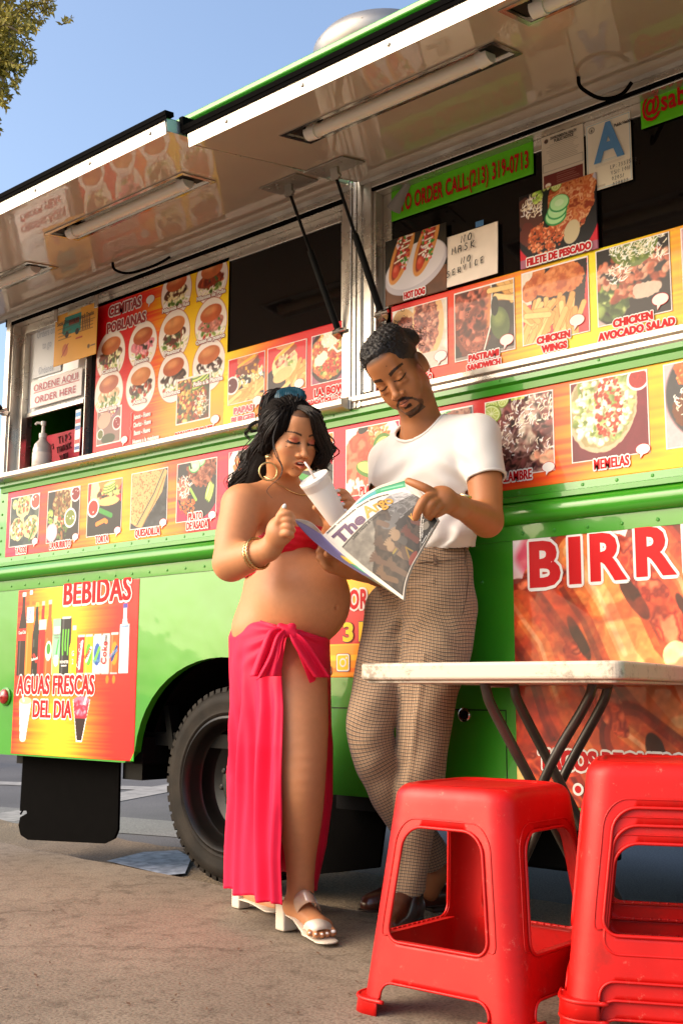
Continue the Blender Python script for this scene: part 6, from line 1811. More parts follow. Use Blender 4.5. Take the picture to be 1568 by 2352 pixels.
def sculpt_mesh(sc, res, fine=(), smooth=1, lo=None, hi=None, keepfn=None):
    "mesh a sculpt, with finer boxes [(lo, hi, res)]"
    L = np.min([p[1] for p in sc.p if p[4] == 'u'], 0) - .01; Hh = np.max([p[2] for p in sc.p if p[4] == 'u'], 0) + .01
    if lo is not None: L = np.maximum(L, lo)
    if hi is not None: Hh = np.minimum(Hh, hi)
    P, Q = surface_nets(*sc.field(L, Hh, res)); P = smooth_mesh(P, Q, smooth)
    c = P[Q].mean(1)
    keepm = np.ones(len(Q), bool)
    for (fl, fh, r) in fine: keepm &= ~np.all((c > np.array(fl) + .0045) & (c < np.array(fh) - .0045), 1)
    Q = Q[keepm]
    for (fl, fh, r) in fine:
        p, q = surface_nets(*sc.field(np.array(fl) - 3 * r, np.array(fh) + 3 * r, r)); p = smooth_mesh(p, q, smooth)
        c = p[q].mean(1); m = np.all((c > fl) & (c < fh), 1)
        q = q[m]; Q = np.concatenate([Q, q + len(P)]); P = np.concatenate([P, p])
    if keepfn is not None: Q = Q[keepfn(P[Q].mean(1))]
    u, inv = np.unique(Q.ravel(), return_inverse=True)
    return P[u], inv.reshape(-1, 4)
def skin_object(name, P, Q, material, parent, colfn=None, origin=None):
    W = toworld(P)
    me = bpy.data.meshes.new(name)
    me.vertices.add(len(W)); me.vertices.foreach_set('co', W.ravel())
    me.loops.add(Q.size); me.loops.foreach_set('vertex_index', Q.ravel().astype(np.int32))
    me.polygons.add(len(Q)); me.polygons.foreach_set('loop_start', np.arange(0, Q.size, 4, dtype=np.int32))
    me.polygons.foreach_set('loop_total', np.full(len(Q), 4, dtype=np.int32))
    me.polygons.foreach_set('use_smooth', np.ones(len(Q), bool))
    me.update(calc_edges=True)
    if colfn is not None:
        c = lin_np(np.clip(colfn(P), 0, 1))
        a = me.color_attributes.new('print', 'FLOAT_COLOR', 'POINT')
        a.data.foreach_set('color', np.concatenate([c, np.ones((len(c), 1))], 1).astype(F4).ravel())
    me.materials.append(material)
    o = bpy.data.objects.new(name, me); COL.objects.link(o)
    if parent is not None: keep(o, parent)
    return o
def rotm(axis, a):
    x, y, z = np.array(axis, float) / np.linalg.norm(axis); c, s = cos(a), sin(a); C = 1 - c
    return np.array([[x * x * C + c, x * y * C - z * s, x * z * C + y * s], [y * x * C + z * s, y * y * C + c, y * z * C - x * s], [z * x * C - y * s, z * y * C + x * s, z * z * C + c]])
def head_frame(yaw, pitch, roll):
    "columns: person's right, forward, up, in (lateral, distance, height); yaw + turns to picture right"
    B = np.array([[-1, 0, 0], [0, -1, 0], [0, 0, 1.0]]).T
    B = np.stack([[-1, 0, 0], [0, -1, 0], [0, 0, 1]], 1).astype(float)
    Rp = rotm((1, 0, 0), pitch)              # tilt the face down
    Rz = rotm((0, 0, 1), yaw)
    Rr = rotm((0, 1, 0), roll)
    return Rr @ Rz @ Rp @ B
class Head:
    def __init__(s, C, R, sc): s.C, s.R, s.s = np.array(C, float), R, sc
    def w(s, p): return s.C + s.R @ (np.array(p, float) * s.s)
    def loc(s, P): return ((P - s.C) @ s.R) / s.s
    def ell(s, S, c, r, k, op='u', tilt=None):
        R = s.R if tilt is None else s.R @ rotm(tilt[0], tilt[1])
        S.ell(s.w(c), np.array(r) * s.s, R, k * s.s, op)
    def cap(s, S, a, b, ra, rb, k, op='u', flat=None):
        S.cap(s.w(a), s.w(b), ra * s.s, rb * s.s, k * s.s, op, None if flat is None else (s.R @ np.array(flat[0], float), flat[1]))
def sculpt_head(S, H, male, mouth_open=0.0):
    E = lambda *a, **k: H.ell(S, *a, **k)
    Cp = lambda *a, **k: H.cap(S, *a, **k)
    E((0, -.012, .036), (.073, .094, .083), .02)
    E((0, .028, -.020), (.060 if male else .0635, .064, .082), .025)
    jw = .052 if male else .050
    E((0, .020, -.062), (jw, .056, .046), .02)
    for s in (-1, 1):
        E((s * jw * .80, .010, -.062), (.016, .026, .024), .02)
        E((s * .041, .050, -.032), (.021 if male else .024, .022 if male else .026, .024), .02)                 # cheek
        E((s * .030, .062, -.058), (.020, .018, .024), .02)
    E((0, .066, -.098), (.024 if male else .018, .018, .016), .018)         # chin
    E((0, .070, -.066), (.026, .018, .026), .016)                           # muzzle
    Cp((-.030, .076, .022), (.030, .076, .022), .013 if male else .010, .013 if male else .010, .014)
    E((0, .066, .055), (.045, .028, .040), .02)                             # forehead
    for s in (-1, 1):
        E((s * .0315, .096, .000), (.019, .014, .0125), .010, 's')
        E((s * .0310, .0765, -.001), (.0150, .0140, .0120), .004)           # lid over the eyeball
        E((s * .0310, .0800, .0105), (.017, .008, .005), .006)              # fold above the lid
        E((s * .0310, .0790, -.0150), (.015, .008, .004), .008)
    nb = .0105 if male else .0085
    Cp((0, .082, .012), (0, .103, -.030), nb * .8, nb, .010)
    E((0, .1065, -.0365), (.0118, .0118, .0098), .007)
    for s in (-1, 1):
        E((s * .0140, .0960, -.0405), (.0098, .0110, .0082), .006)
        E((s * .0070, .1010, -.0465), (.0038, .0065, .0035), .003, 's')
    Cp((0, .094, -.050), (0, .092, -.056), .0035, .004, .006)
    zl = -.066
    lw = .021 if male else .022
    o = mouth_open
    for s in (-1, 1):
        Cp((0, .0965, zl + .0035 + o), (s * lw, .0840, zl + .0005), .0060, .0030, .005)
        Cp((0, .0955, zl - .0055 - o), (s * lw * .92, .0835, zl - .0015), .0078, .0032, .005)
    if o > 0:
        E((0, .092, zl - .0005), (.0155, .016, .0025 + o * .9), .003, 's')
    else:
        Cp((-lw, .0880, zl - .0008), (0, .1040, zl - .0012), .0014, .0014, .002, 's'); Cp((0, .1040, zl - .0012), (lw, .0880, zl - .0008), .0014, .0014, .002, 's')
    E((0, .088, -.083), (.016, .006, .004), .006, 's')
    for s in (-1, 1):                                                        # ears
        E((s * .0790, -.012, -.010), (.0095, .0185, .0330), .006, tilt=((0, 0, 1), s * .35))
        E((s * .0870, -.006, -.006), (.0060, .0105, .0210), .004, 's', tilt=((0, 0, 1), s * .35))
        E((s * .0790, -.007, -.008), (.0045, .0060, .0110), .004)
        E((s * .0740, .000, -.034), (.0050, .0080, .0090), .006)
def hand_chain(S, pts, rs, k=0.006):
    S.chain(pts, rs, k)
def blob(P, c, r):
    return np.clip(1 - np.sqrt((((P - np.array(c)) / np.array(r)) ** 2).sum(1)), 0, 1)
def face_colors(H, P, base, male):
    "skin, brows, lashes, lips and stubble as real surface colours"
    q = H.loc(P); n = len(P)
    r = np.random.default_rng(5)
    C = np.tile(base, (n, 1)).astype(float)
    near = np.all(np.abs(q - [0, .03, 0]) < [.1, .12, .16], 1)
    def mixm(m, c, C=C):
        m = np.clip(m, 0, 1)[:, None]; C[:] = C * (1 - m) + hx(c) * m
    ax_ = np.abs(q[:, 0])
    front = near & (q[:, 1] > .04)
    # brows
    t = (ax_ - .014) / .040
    bz = .0225 + .006 * np.sin(np.clip(t, 0, 1) * 2.4) - .003 * (t > .7) * (t - .7)
    th = (.0052 if male else .0032) * (1 - .45 * np.clip(t, 0, 1))
    m = (np.abs(q[:, 2] - bz) < th * 1.15) & (t > -.02) & (t < 1) & front
    mixm(m * (.85 if male else .72), '1c0f08')
    # lids, lash line
    ex, ez = (ax_ - .031) / .0165, (q[:, 2] + .001) / .0125
    if not male:
        mixm(front * np.clip(1.1 - np.sqrt(ex ** 2 + ((ez - .55) / 1.1) ** 2), 0, 1) * .9, 'b8503c')
        mixm(front * np.clip(1.0 - np.sqrt(((ax_ - .031) / .018) ** 2 + ((q[:, 2] - .003) / .007) ** 2), 0, 1) * .6, 'c86048')
    lz = -.0052 + .0045 * ex ** 2 * 1.0
    m = (np.abs(q[:, 2] - lz) < (.0028 if not male else .0020)) & (np.abs(ex) < 1.12) & front & (q[:, 1] > .06)
    mixm(m * .97, '0c0605')
    if not male:
        m = (np.abs(q[:, 2] - (lz - .0025 - .002 * np.abs(ex))) < .0014) & (np.abs(ex) < 1.25) & (np.abs(ex) > .5) & front
        mixm(m * .8, '140a08')
        mixm(front * np.clip(1 - np.sqrt(((ax_ - .044) / .02) ** 2 + ((q[:, 2] + .035) / .018) ** 2), 0, 1) * .35, 'c8603c')
    # lips
    lw = .021 if male else .0225
    zl = -.066
    lx = ax_ / lw
    up = zl + .0085 * (1 - lx ** 2) + (.0018 * np.exp(-((ax_ - .006) / .005) ** 2)); dn = zl - .0115 * (1 - lx ** 2)
    m = (q[:, 2] < up) & (q[:, 2] > dn) & (lx < 1) & front & (q[:, 1] > .075)
    mixm(m * (.75 if male else .8), 'b06048' if male else 'b8503e')
    mixm(((np.abs(q[:, 2] - zl + .001) < .0012) & (lx < 1) & front & (q[:, 1] > .07)) * (.8 if male else 0), '3a1410')
    if male:
        sm = (np.abs(q[:, 2] - (-.0535 - .010 * lx ** 1.6)) < .0040) & (lx < 1.4) & front & (q[:, 1] > .06)
        mixm(sm * (.6 + .35 * r.random(n)), '1a0f0a')
        d = np.sqrt((q[:, 0] / .036) ** 2 + ((q[:, 2] + .088) / .034) ** 2)
        g = (d < 1.0) & (d > .80) & (q[:, 2] < -.062) & front
        mixm(g * (.30 + .5 * r.random(n)), '20130c')
        mixm(((ax_ < .013) & (q[:, 2] < -.079) & (q[:, 2] > -.089) & front) * .8, '180e09')
        mixm(((ax_ < .026) & (q[:, 2] < -.098) & (q[:, 2] > -.122) & near & (q[:, 1] > .03)) * (.45 + .4 * r.random(n)), '1a100a')
        mixm(near * np.clip((-.04 - q[:, 2]) / .03, 0, 1) * np.clip((q[:, 2] + .13) / .02, 0, 1) * np.clip((ax_ - .02) / .02, 0, 1) * np.clip((.08 - q[:, 1]) / .02, 0, 1) * np.clip((q[:, 1] + .02) / .03, 0, 1) * .22, '24140c')
    for (x, z) in ((.052, -.018), (-.022, .05), (.02, -.085)):
        mixm(front * (np.hypot(q[:, 0] - x, q[:, 2] - z) < .0018) * .8, '4a2414')
    if male:
        fd = near & (ax_ > .058) & (q[:, 2] > -.018) & (q[:, 2] < .09) & (q[:, 1] < .050) & (q[:, 1] > -.02)
        ss = lambda x: np.clip(x, 0, 1)
        mixm((q[:, 1] > -.04) * near * ss((ax_ - .052) / .014) * ss((q[:, 2] + .035) / .05) * ss((.055 - q[:, 1]) / .03) * .55, '120b08')
        mixm((near & (q[:, 2] > .070) & (q[:, 1] > .03)) * np.clip((q[:, 2] - .070) / .012, 0, 1) * .6, '140c09')
    else:
        mixm((near & (q[:, 2] > .078)) * .6, '1a100b')
    return C
# ---------------------------------------------------------------- people
def skin_mat(name, c):
    m = mat(name, c, rough=0.50, attr='print', var=0.05, vscale=40, bump=0.10, bscale=420, bdist=0.0008, sss=0.06, spec=0.40)
    return m
M['skin_w'] = skin_mat('warm_tan_skin', (0.40, 0.19, 0.09))
M['skin_m'] = skin_mat('brown_skin', (0.28, 0.12, 0.055))
M['hair'] = mat('near_black_hair', (0.010, 0.006, 0.005), rough=0.46, spec=0.35)
M['hair_m'] = mat('black_curly_hair', (0.008, 0.006, 0.006), rough=0.6)
M['gold'] = mat('gold_metal', (0.75, 0.52, 0.24), rough=0.25, metal=1.0, bump=0.3, bscale=300, bdist=0.002)
M['gold_matte'] = mat('brushed_gold', (0.60, 0.44, 0.20), rough=0.42, metal=0.9)
M['nail'] = mat('white_nail_varnish', (0.80, 0.74, 0.72), rough=0.2, coat=0.5)
def PXD(px, z, D):
    "lateral for a pixel column at height z and distance D"
    dep = D * cos(PITCH) + (z - CAM.z) * sin(PITCH)
    return (px - CX) / FPX * dep
def toP(P):
    "project (lateral, distance, height) back to picture coordinates"
    dep = P[:, 1] * cos(PITCH) + (P[:, 2] - CAM.z) * sin(PITCH)
    v = -P[:, 1] * sin(PITCH) + (P[:, 2] - CAM.z) * cos(PITCH)
    return CX + FPX * P[:, 0] / dep, CY - FPX * v / dep
def frame(f):
    f = np.array([f[0], f[1], 0.0]); f /= np.linalg.norm(f)
    return np.stack([[f[1], -f[0], 0], f, [0, 0, 1]], 1).astype(float)
def base_at(u, D):
    w = toworld([[u, D, 0]])[0]; return Vector(w)
def sheetgrid(fn, nu, nv, name, material, parent, thick=0.0, closed=False):
    mb = MB(); mb.grid(fn, nu, nv, closed)
    mb.v = [tuple(p) for p in toworld(np.array(mb.v))]
    o = mb.build(name, material, smooth=True)
    if thick:
        m = o.modifiers.new('solidify', 'SOLIDIFY'); m.thickness = thick; m.offset = 0
    if parent is not None: keep(o, parent)
    return o
def tubes(name, material, parent, lst, n=6, smooth=True):
    "lst of (points in local coords, radii)"
    mb = MB()
    for pts, r in lst: mb.tube([Vector(p) for p in toworld(np.array(pts))], r, n)
    o = mb.build(name, material, smooth=smooth)
    return keep(o, parent) if parent is not None else o

# ================================================================ the woman
woman = empty('person', base_at(-.10, 3.42))
tag(woman, 'pregnant woman in a hot pink bandeau and tied wrap skirt sipping from a white cup', 'person')
FW_ = frame((.80, -.60))
rW, fW = FW_[:, 0], FW_[:, 1]
up_ = np.array([0, 0, 1.0])
SW = Sculpt()
pelv = Lp(640, 1448, 3.46); waist = Lp(645, 1345, 3.46); chest = Lp(652, 1222, 3.43)
def torso_w(S, g=0.0):
    S.ell(pelv, np.array((.160, .125, .13)) + g, FW_, .05)
    S.ell(waist, np.array((.118, .100, .13)) + g, FW_, .06)
    S.ell(chest, np.array((.135, .098, .15)) + g, FW_, .05)
    for s, dx in ((1, .070), (-1, -.070)):
        c = chest + fW * .072 + rW * dx + up_ * -.022
        S.ell(c, np.array((.066, .060, .060)) + g, FW_, .03)
torso_w(SW)
belly = Lp(694, 1377, 3.365)
SW.ell(belly, (.138, .146, .143), FW_, .05)
SW.ell(belly + fW * .128 + up_ * -.030 + rW * .02, (.012, .012, .012), FW_, .012)
SW.ell(belly + fW * .143 + up_ * -.030 + rW * .02, (.005, .010, .005), FW_, .006, 's')
shR, shL = Lp(557, 1163, 3.25), Lp(722, 1168, 3.50)
nb = Lp(640, 1128, 3.40)
SW.cap(shR, shL, .052, .050, .05)
SW.cap(nb + up_ * -.01, shR + up_ * .01, .045, .040, .05); SW.cap(nb + up_ * -.01, shL + up_ * .01, .045, .040, .04)
# right arm
elR, wrR = Lp(531, 1293, 3.17), Lp(619, 1262, 3.06)
SW.chain([shR, (shR + elR) / 2 + np.array([-.004, 0, 0]), elR], [.060, .057, .049], .016)
SW.chain([elR, elR * .6 + wrR * .4, wrR], [.048, .047, .028], .02)
# left arm towards the cup
elL, wrL = Lp(748, 1272, 3.44), Lp(768, 1200, 3.235)
SW.chain([shL, (shL + elL) / 2, elL], [.048, .042, .036], .02)
SW.chain([elL, elL * .5 + wrL * .5, wrL], [.036, .034, .024], .02)
# head
Rw = head_frame(radians(33), radians(20), radians(-2))
hs = 0.92
eye = Lp(697, 1017, 3.20)
HW = Head(eye - Rw @ np.array([0, .088, 0.0]) * hs, Rw, hs)
sculpt_head(SW, HW, False, 0.0042)
SW.cap(nb, HW.w((0, -.025, -.055)), .056, .050, .03)
# fist of the right hand pinching the page: palm, four curled fingers, thumb up
def Lw(x, y, D): return Lp(470.4 + x * .24, 878 + y * .24, D)       # coordinates of my close-up
SW.cap(wrR, Lw(715, 1440, 3.03), .026, .034, .02)
SW.ell(Lw(722, 1415, 3.025), (.036, .022, .040), rotm((0, 1, 0), .15), .012)
fing = [([(700, 1340), (740, 1268), (800, 1262), (838, 1300)], .0115), ([(712, 1370), (762, 1318), (815, 1325), (842, 1352)], .0112),
        ([(718, 1420), (770, 1378), (818, 1392), (838, 1418)], .0108), ([(716, 1480), (762, 1445), (808, 1450), (826, 1470)], .0100)]
for pts, r in fing:
    P_ = [Lw(x, y, D) for (x, y), D in zip(pts, (3.03, 2.995, 2.992, 3.010))]
    SW.chain(P_, [r * 1.05, r, r * .95, r * .85], .004)
SW.chain([Lw(690, 1400, 3.02), Lw(708, 1330, 3.005), Lw(735, 1262, 3.0), Lw(760, 1195, 3.0)], [.015, .0135, .0115, .0080], .006)
# left hand round the cup: fingers from behind
for k, pts in enumerate(([(1400, 1170), (1375, 1110), (1330, 1055), (1282, 1040)], [(1420, 1230), (1400, 1160), (1345, 1110), (1290, 1112)], [(1430, 1290), (1425, 1215), (1380, 1175), (1325, 1172)], [(1430, 1330), (1440, 1270), (1400, 1235), (1350, 1232)])):
    P_ = [Lw(x, y, D) for (x, y), D in zip(pts, (3.23, 3.20, 3.165, 3.145))]
    SW.chain(P_, [.0115, .0110, .0102, .0085], .004)
SW.cap(wrL, Lw(1405, 1230, 3.23), .025, .026, .02)
SW.chain([Lw(1180, 1290, 3.23), Lw(1110, 1240, 3.21), Lw(1055, 1200, 3.19)], [.013, .0115, .0085], .006); SW.cap(wrL, Lw(1180, 1290, 3.23), .022, .014, .02)
# legs and feet
LEG = [Lp(672, 1530, 3.37), Lp(683, 1660, 3.31), Lp(690, 1785, 3.275), Lp(690, 1870, 3.295), Lp(690, 1965, 3.325), Lp(690, 2045, 3.345)]
SW.chain(LEG, [.102, .089, .070, .063, .044, .035], .04)
SW.ell(LEG[3] + np.array([-.012, .02, .0]), (.042, .040, .085), None, .03)
an = LEG[5]
SW.cap(an, Lp(672, 2082, 3.375), .033, .028, .02)
SW.chain([Lp(676, 2080, 3.37), Lp(706, 2100, 3.32), Lp(733, 2127, 3.265)], [.028, .028, .026], .02)
SW.cap(Lp(722, 2130, 3.25), Lp(748, 2127, 3.285), .020, .020, .015)
for i, (a, b, r) in enumerate((((748, 2128, 3.275), (762, 2141, 3.235), .0125), ((738, 2130, 3.262), (750, 2145, 3.218), .0095), ((730, 2132, 3.252), (738, 2147, 3.205), .0090), ((722, 2133, 3.244), (725, 2147, 3.196), .0085), ((714, 2133, 3.240), (711, 2144, 3.200), .0080))):
    SW.cap(Lp(*a), Lp(*b), r * 1.1, r, .004)
SW.chain([Lp(610, 1520, 3.50), Lp(592, 1740, 3.55), Lp(585, 2010, 3.70)], [.095, .062, .034], .04)
SW.chain([Lp(575, 2050, 3.73), Lp(612, 2068, 3.66), Lp(636, 2082, 3.62)], [.028, .026, .022], .02)
hc = HW.C
hf = hc + np.array([.0, -.02, -.015])
fine = [(hf - [.115, .13, .125], hf + [.115, .13, .14], .0017), (Lw(720, 1380, 3.03) - [.06, .06, .075], Lw(720, 1380, 3.03) + [.065, .06, .075], .0019),
        (Lw(1330, 1180, 3.19) - [.09, .07, .055], Lw(1330, 1180, 3.19) + [.06, .06, .06], .0020),
        (np.array([Lp(700, 2100, 3.25)[0] - .04, 3.15, .005]), np.array([Lp(700, 2100, 3.25)[0] + .10, 3.42, .11]), .0022)]
P, Q = sculpt_mesh(SW, .0046, fine, 1)
skw = np.array([hx('c98a58')])[0] * 1.0
def colw(P):
    C = face_colors(HW, P, hx('c4855a'), False)
    n = vn3(P * 9) ; C *= (0.96 + .06 * n)[:, None]; C *= (0.985 + .03 * vn3(P * 120))[:, None]
    kn = np.exp(-(((P - LEG[2]) / [.06, .07, .05]) ** 2).sum(1)); C *= (1 - .12 * kn)[:, None]
    for (x, y, D) in ((635, 1052, 3.1), (780, 1066, 3.3), (600, 1250, 3.2)): pass
    return C
def vn3(Q3):
    q = np.floor(Q3).astype(int); f = Q3 - q; f = f * f * (3 - 2 * f)
    def h(i, j, k): 
        v = (i * 374761393 + j * 668265263 + k * 2147483647) & 0xffffffff
        v = ((v ^ (v >> 13)) * 1274126177) & 0xffffffff
        return (v & 0xffff) / 65535.0
    r = 0
    for a in (0, 1):
        for b in (0, 1):
            for c in (0, 1):
                r = r + h(q[:, 0] + a, q[:, 1] + b, q[:, 2] + c) * (f[:, 0] if a else 1 - f[:, 0]) * (f[:, 1] if b else 1 - f[:, 1]) * (f[:, 2] if c else 1 - f[:, 2])
    return r
skin_object('body', P, Q, M['skin_w'], woman, colw)
# teeth
if True:
    mb = Sculpt(); HW.ell(mb, (0, .088, -.0640), (.0125, .007, .0034), .001)
    p, q = sculpt_mesh(mb, .0014); skin_object('teeth', p, q, mat('teeth', (.72, .66, .58), rough=.3), woman)
# nails
ng = []
for (x, y, D) in ((1272, 1036, 3.135), (1283, 1108, 3.133), (1318, 1165, 3.134), (1344, 1226, 3.135)):
    s_ = Sculpt(); s_.ell(Lw(x, y, D), (.0072, .0042, .0052), rotm((0, 1, 0), .1), .001); ng.append(s_)
s_ = Sculpt(); s_.ell(Lw(760, 1188, 2.993), (.0052, .004, .0085), rotm((0, 1, 0), .35), .001); ng.append(s_)
for (b, r) in (((765, 2143, 3.224), .0075), ((751, 2147, 3.208), .0052), ((739, 2149, 3.196), .0048), ((725, 2149, 3.187), .0046), ((711, 2146, 3.192), .0042)):
    s_ = Sculpt(); s_.ell(Lp(*b) + [0, 0, .004], (r, r * .8, r * .65), None, .001); ng.append(s_)
for s_ in ng:
    p, q = sculpt_mesh(s_, .0016); skin_object('nail', p, q, M['nail'], woman)

# bandeau
def band_mesh():
    S = Sculpt(); torso_w(S, .0075)
    S.ell(chest + fW * .105 + up_ * -.035, (.05, .02, .035), FW_, .03)
    p, q = sculpt_mesh(S, .0036, smooth=2)
    d = (p - chest) @ FW_
    a = np.arctan2(d[:, 0], d[:, 1])
    # gathered folds
    p = p + (np.sin(p[:, 2] * 330 + 3 * np.sin(a * 3) + d[:, 1] * 60) * .0016 * np.clip(.35 + .65 * np.abs(np.sin(a * 1.0 + .3)), 0, 1))[:, None] * (np.array(d[:, :1]) * rW + d[:, 1:2] * fW) / (np.linalg.norm(d[:, :2], axis=1, keepdims=True) + 1e-6)
    c = p[q].mean(1); px, py = toP(c)
    top = np.interp(px, [560, 575, 620, 674, 700, 722, 760], [1250, 1245, 1216, 1207, 1214, 1207, 1214])
    bot = np.interp(px, [560, 568, 640, 675, 745, 770], [1328, 1325, 1299, 1292, 1285, 1285])
    m = (py > top) & (py < bot)
    q = q[m]; u, inv = np.unique(q.ravel(), return_inverse=True)
    return p[u], inv.reshape(-1, 4)
M['pink'] = mat('hot_pink_jersey', (0.80, 0.012, 0.062), rough=0.6, var=0.06, vscale=14, spec=.25, bump=0.05, bscale=200, bdist=0.002)
M['pink_top'] = mat('crimson_pink_jersey', (0.66, 0.006, 0.030), rough=0.45, var=0.06, vscale=14, spec=.3)
p, q = band_mesh()
o = skin_object('bandeau_top', p, q, M['pink_top'], woman)
m_ = o.modifiers.new('solidify', 'SOLIDIFY'); m_.thickness = .003; m_.offset = 0

# wrap skirt: one sheet from the slit edge round the back to the other edge
ZHEM = 0.098
def zt(y, D): return Lp(700, y, D)[2]
# control rows: z, list of (px, D) from slit edge round
rows_ = [
 (1455, [(662, 3.245), (610, 3.26), (545, 3.36), (530, 3.50), (600, 3.64), (700, 3.60), (752, 3.45), (750, 3.31), (700, 3.235), (664, 3.225)]),
 (1530, [(649, 3.255), (600, 3.27), (543, 3.36), (533, 3.50), (600, 3.66), (700, 3.62), (755, 3.46), (754, 3.36), (720, 3.265), (697, 3.245)]),
 (1625, [(653, 3.215), (600, 3.26), (548, 3.36), (536, 3.52), (600, 3.70), (700, 3.66), (757, 3.48), (757, 3.40), (748, 3.33), (736, 3.285)]),
 (1713, [(652, 3.195), (602, 3.25), (549, 3.38), (536, 3.54), (600, 3.74), (700, 3.70), (758, 3.50), (761, 3.43), (758, 3.36), (753, 3.300)]),
 (1845, [(650, 3.200), (602, 3.27), (550, 3.42), (535, 3.56), (600, 3.80), (690, 3.74), (752, 3.54), (760, 3.46), (756, 3.40), (748, 3.33)]),
 (1960, [(647, 3.215), (604, 3.28), (552, 3.42), (535, 3.56), (600, 3.84), (680, 3.76), (730, 3.58), (747, 3.48), (742, 3.42), (730, 3.37)]),
 (2062, [(652, 3.240), (606, 3.30), (553, 3.42), (536, 3.56), (600, 3.86), (670, 3.78), (712, 3.60), (727, 3.50), (724, 3.44), (716, 3.40)]),
]
ZR = []; CT = []
for (y, pts) in rows_:
    z = zt(y, 3.3)
    ZR.append(z); CT.append([(PXD(px, z, D), D) for px, D in pts])
CT = np.array(CT); ZR = np.array(ZR)
NS = 260
def skirt_curve(z):
    c = np.array([[np.interp(-z, -ZR, CT[:, i, k]) for k in (0, 1)] for i in range(CT.shape[1])])
    path = cr_path([(a, b, 0) for a, b in c], 10)[:, :2]
    s = np.concatenate([[0], np.cumsum(np.linalg.norm(np.diff(path, axis=0), axis=1))]); s /= s[-1]
    t = np.linspace(0, 1, NS)
    return np.stack([np.interp(t, s, path[:, 0]), np.interp(t, s, path[:, 1])], 1)
knot = np.append(0, 0) * 0
KN = Lp(659, 1449, 3.225)
nz = 110
GRID = np.zeros((nz, NS, 3))
tt = np.linspace(0, 1, NS)
# top edge height round the body: low at the knot, high on the hip and back, low under the belly
ztop = np.interp(tt, [0, .08, .20, .33, .5, .66, .78, .90, 1], [zt(1441, 3.25), zt(1425, 3.26), zt(1388, 3.32), zt(1350, 3.5), zt(1335, 3.6), zt(1390, 3.5), zt(1462, 3.4), zt(1462, 3.25), zt(1441, 3.23)])
rs_ = np.random.default_rng(3)
for j in range(nz):
    v = (j / (nz - 1)) ** 1.05
    zs_ = ztop + (ZHEM + .004 * np.sin(tt * 60) - ztop) * v
    # sample curve per column at its own height
    zc = np.linspace(ztop.max(), ZHEM, 24) if j == 0 else None
    if j == 0:
        ZC = np.linspace(ztop.max() + .001, ZHEM - .02, 60)[::-1]; CC = np.array([skirt_curve(z) for z in ZC])
    iz = np.clip((zs_ - ZC[0]) / (ZC[1] - ZC[0]), 0, 58.999); i0 = iz.astype(int); f_ = (iz - i0)[:, None]
    col_ = np.arange(NS)
    xy = CC[i0, col_] * (1 - f_) + CC[i0 + 1, col_] * f_
    GRID[j, :, :2] = xy; GRID[j, :, 2] = zs_
# shrink above the hips towards the waist
cen = np.array([pelv[0], pelv[1]])
for j in range(nz):
    z = GRID[j, :, 2]
    k = np.clip((z - zt(1462, 3.4)) / .11, 0, 1)[:, None]
    GRID[j, :, :2] = cen + (GRID[j, :, :2] - cen) * (1 - .27 * k)
# fold displacement along the outward normal
nrm = np.zeros_like(GRID); d_ = np.gradient(GRID, axis=1)
nrm[:, :, 0] = d_[:, :, 1]; nrm[:, :, 1] = -d_[:, :, 0]
nrm /= np.linalg.norm(nrm, axis=2, keepdims=True) + 1e-9
sgn = np.sign(((GRID[:, :, :2] - cen) * nrm[:, :, :2]).sum(2).mean()); nrm *= sgn
vv = np.linspace(0, 1, nz)[:, None]; T2 = tt[None, :]
low = np.clip((vv - .10) / .35, 0, 1)
fold = np.zeros((nz, NS))
for (t0, w, a, dr) in ((.018, .010, .010, .0), (.050, .012, -.011, .01), (.085, .012, .013, .015), (.125, .013, -.012, .02), (.165, .014, .014, .02), (.215, .016, -.013, .01), (.26, .018, .012, 0), (.40, .03, .01, 0), (.55, .03, -.01, 0), (.90, .02, .006, 0), (.95, .015, -.006, 0)):
    c_ = t0 + dr * vv * np.sin(t0 * 50)
    c_ = c_ * (.55 + .45 * np.clip(vv * 1.6, 0, 1)) if t0 < .3 else c_
    fold += a * np.exp(-((T2 - c_) / w) ** 2) * (low * (0.75 + .5 * vv))
fold += .0022 * np.sin(T2 * 190 + 3 * np.sin(vv * 5)) * low * (T2 < .32)
dk = np.sqrt(((GRID - KN) ** 2).sum(2)); ak = np.arctan2(GRID[:, :, 2] - KN[2], GRID[:, :, 0] - KN[0])
fold += .0050 * np.sin(ak * 17 + 1.2 * np.sin(ak * 5)) * np.exp(-((dk - .06) / .09) ** 2) * (1 - low * .6)
GRID += nrm * fold[:, :, None] * 1.25
def gfn(u, v):
    i = int(round(u * (NS - 1))); j = int(round(v * (nz - 1))); return tuple(GRID[j, i])
sheetgrid(gfn, NS, nz, 'wrap_skirt', M['pink'], woman, .0018)
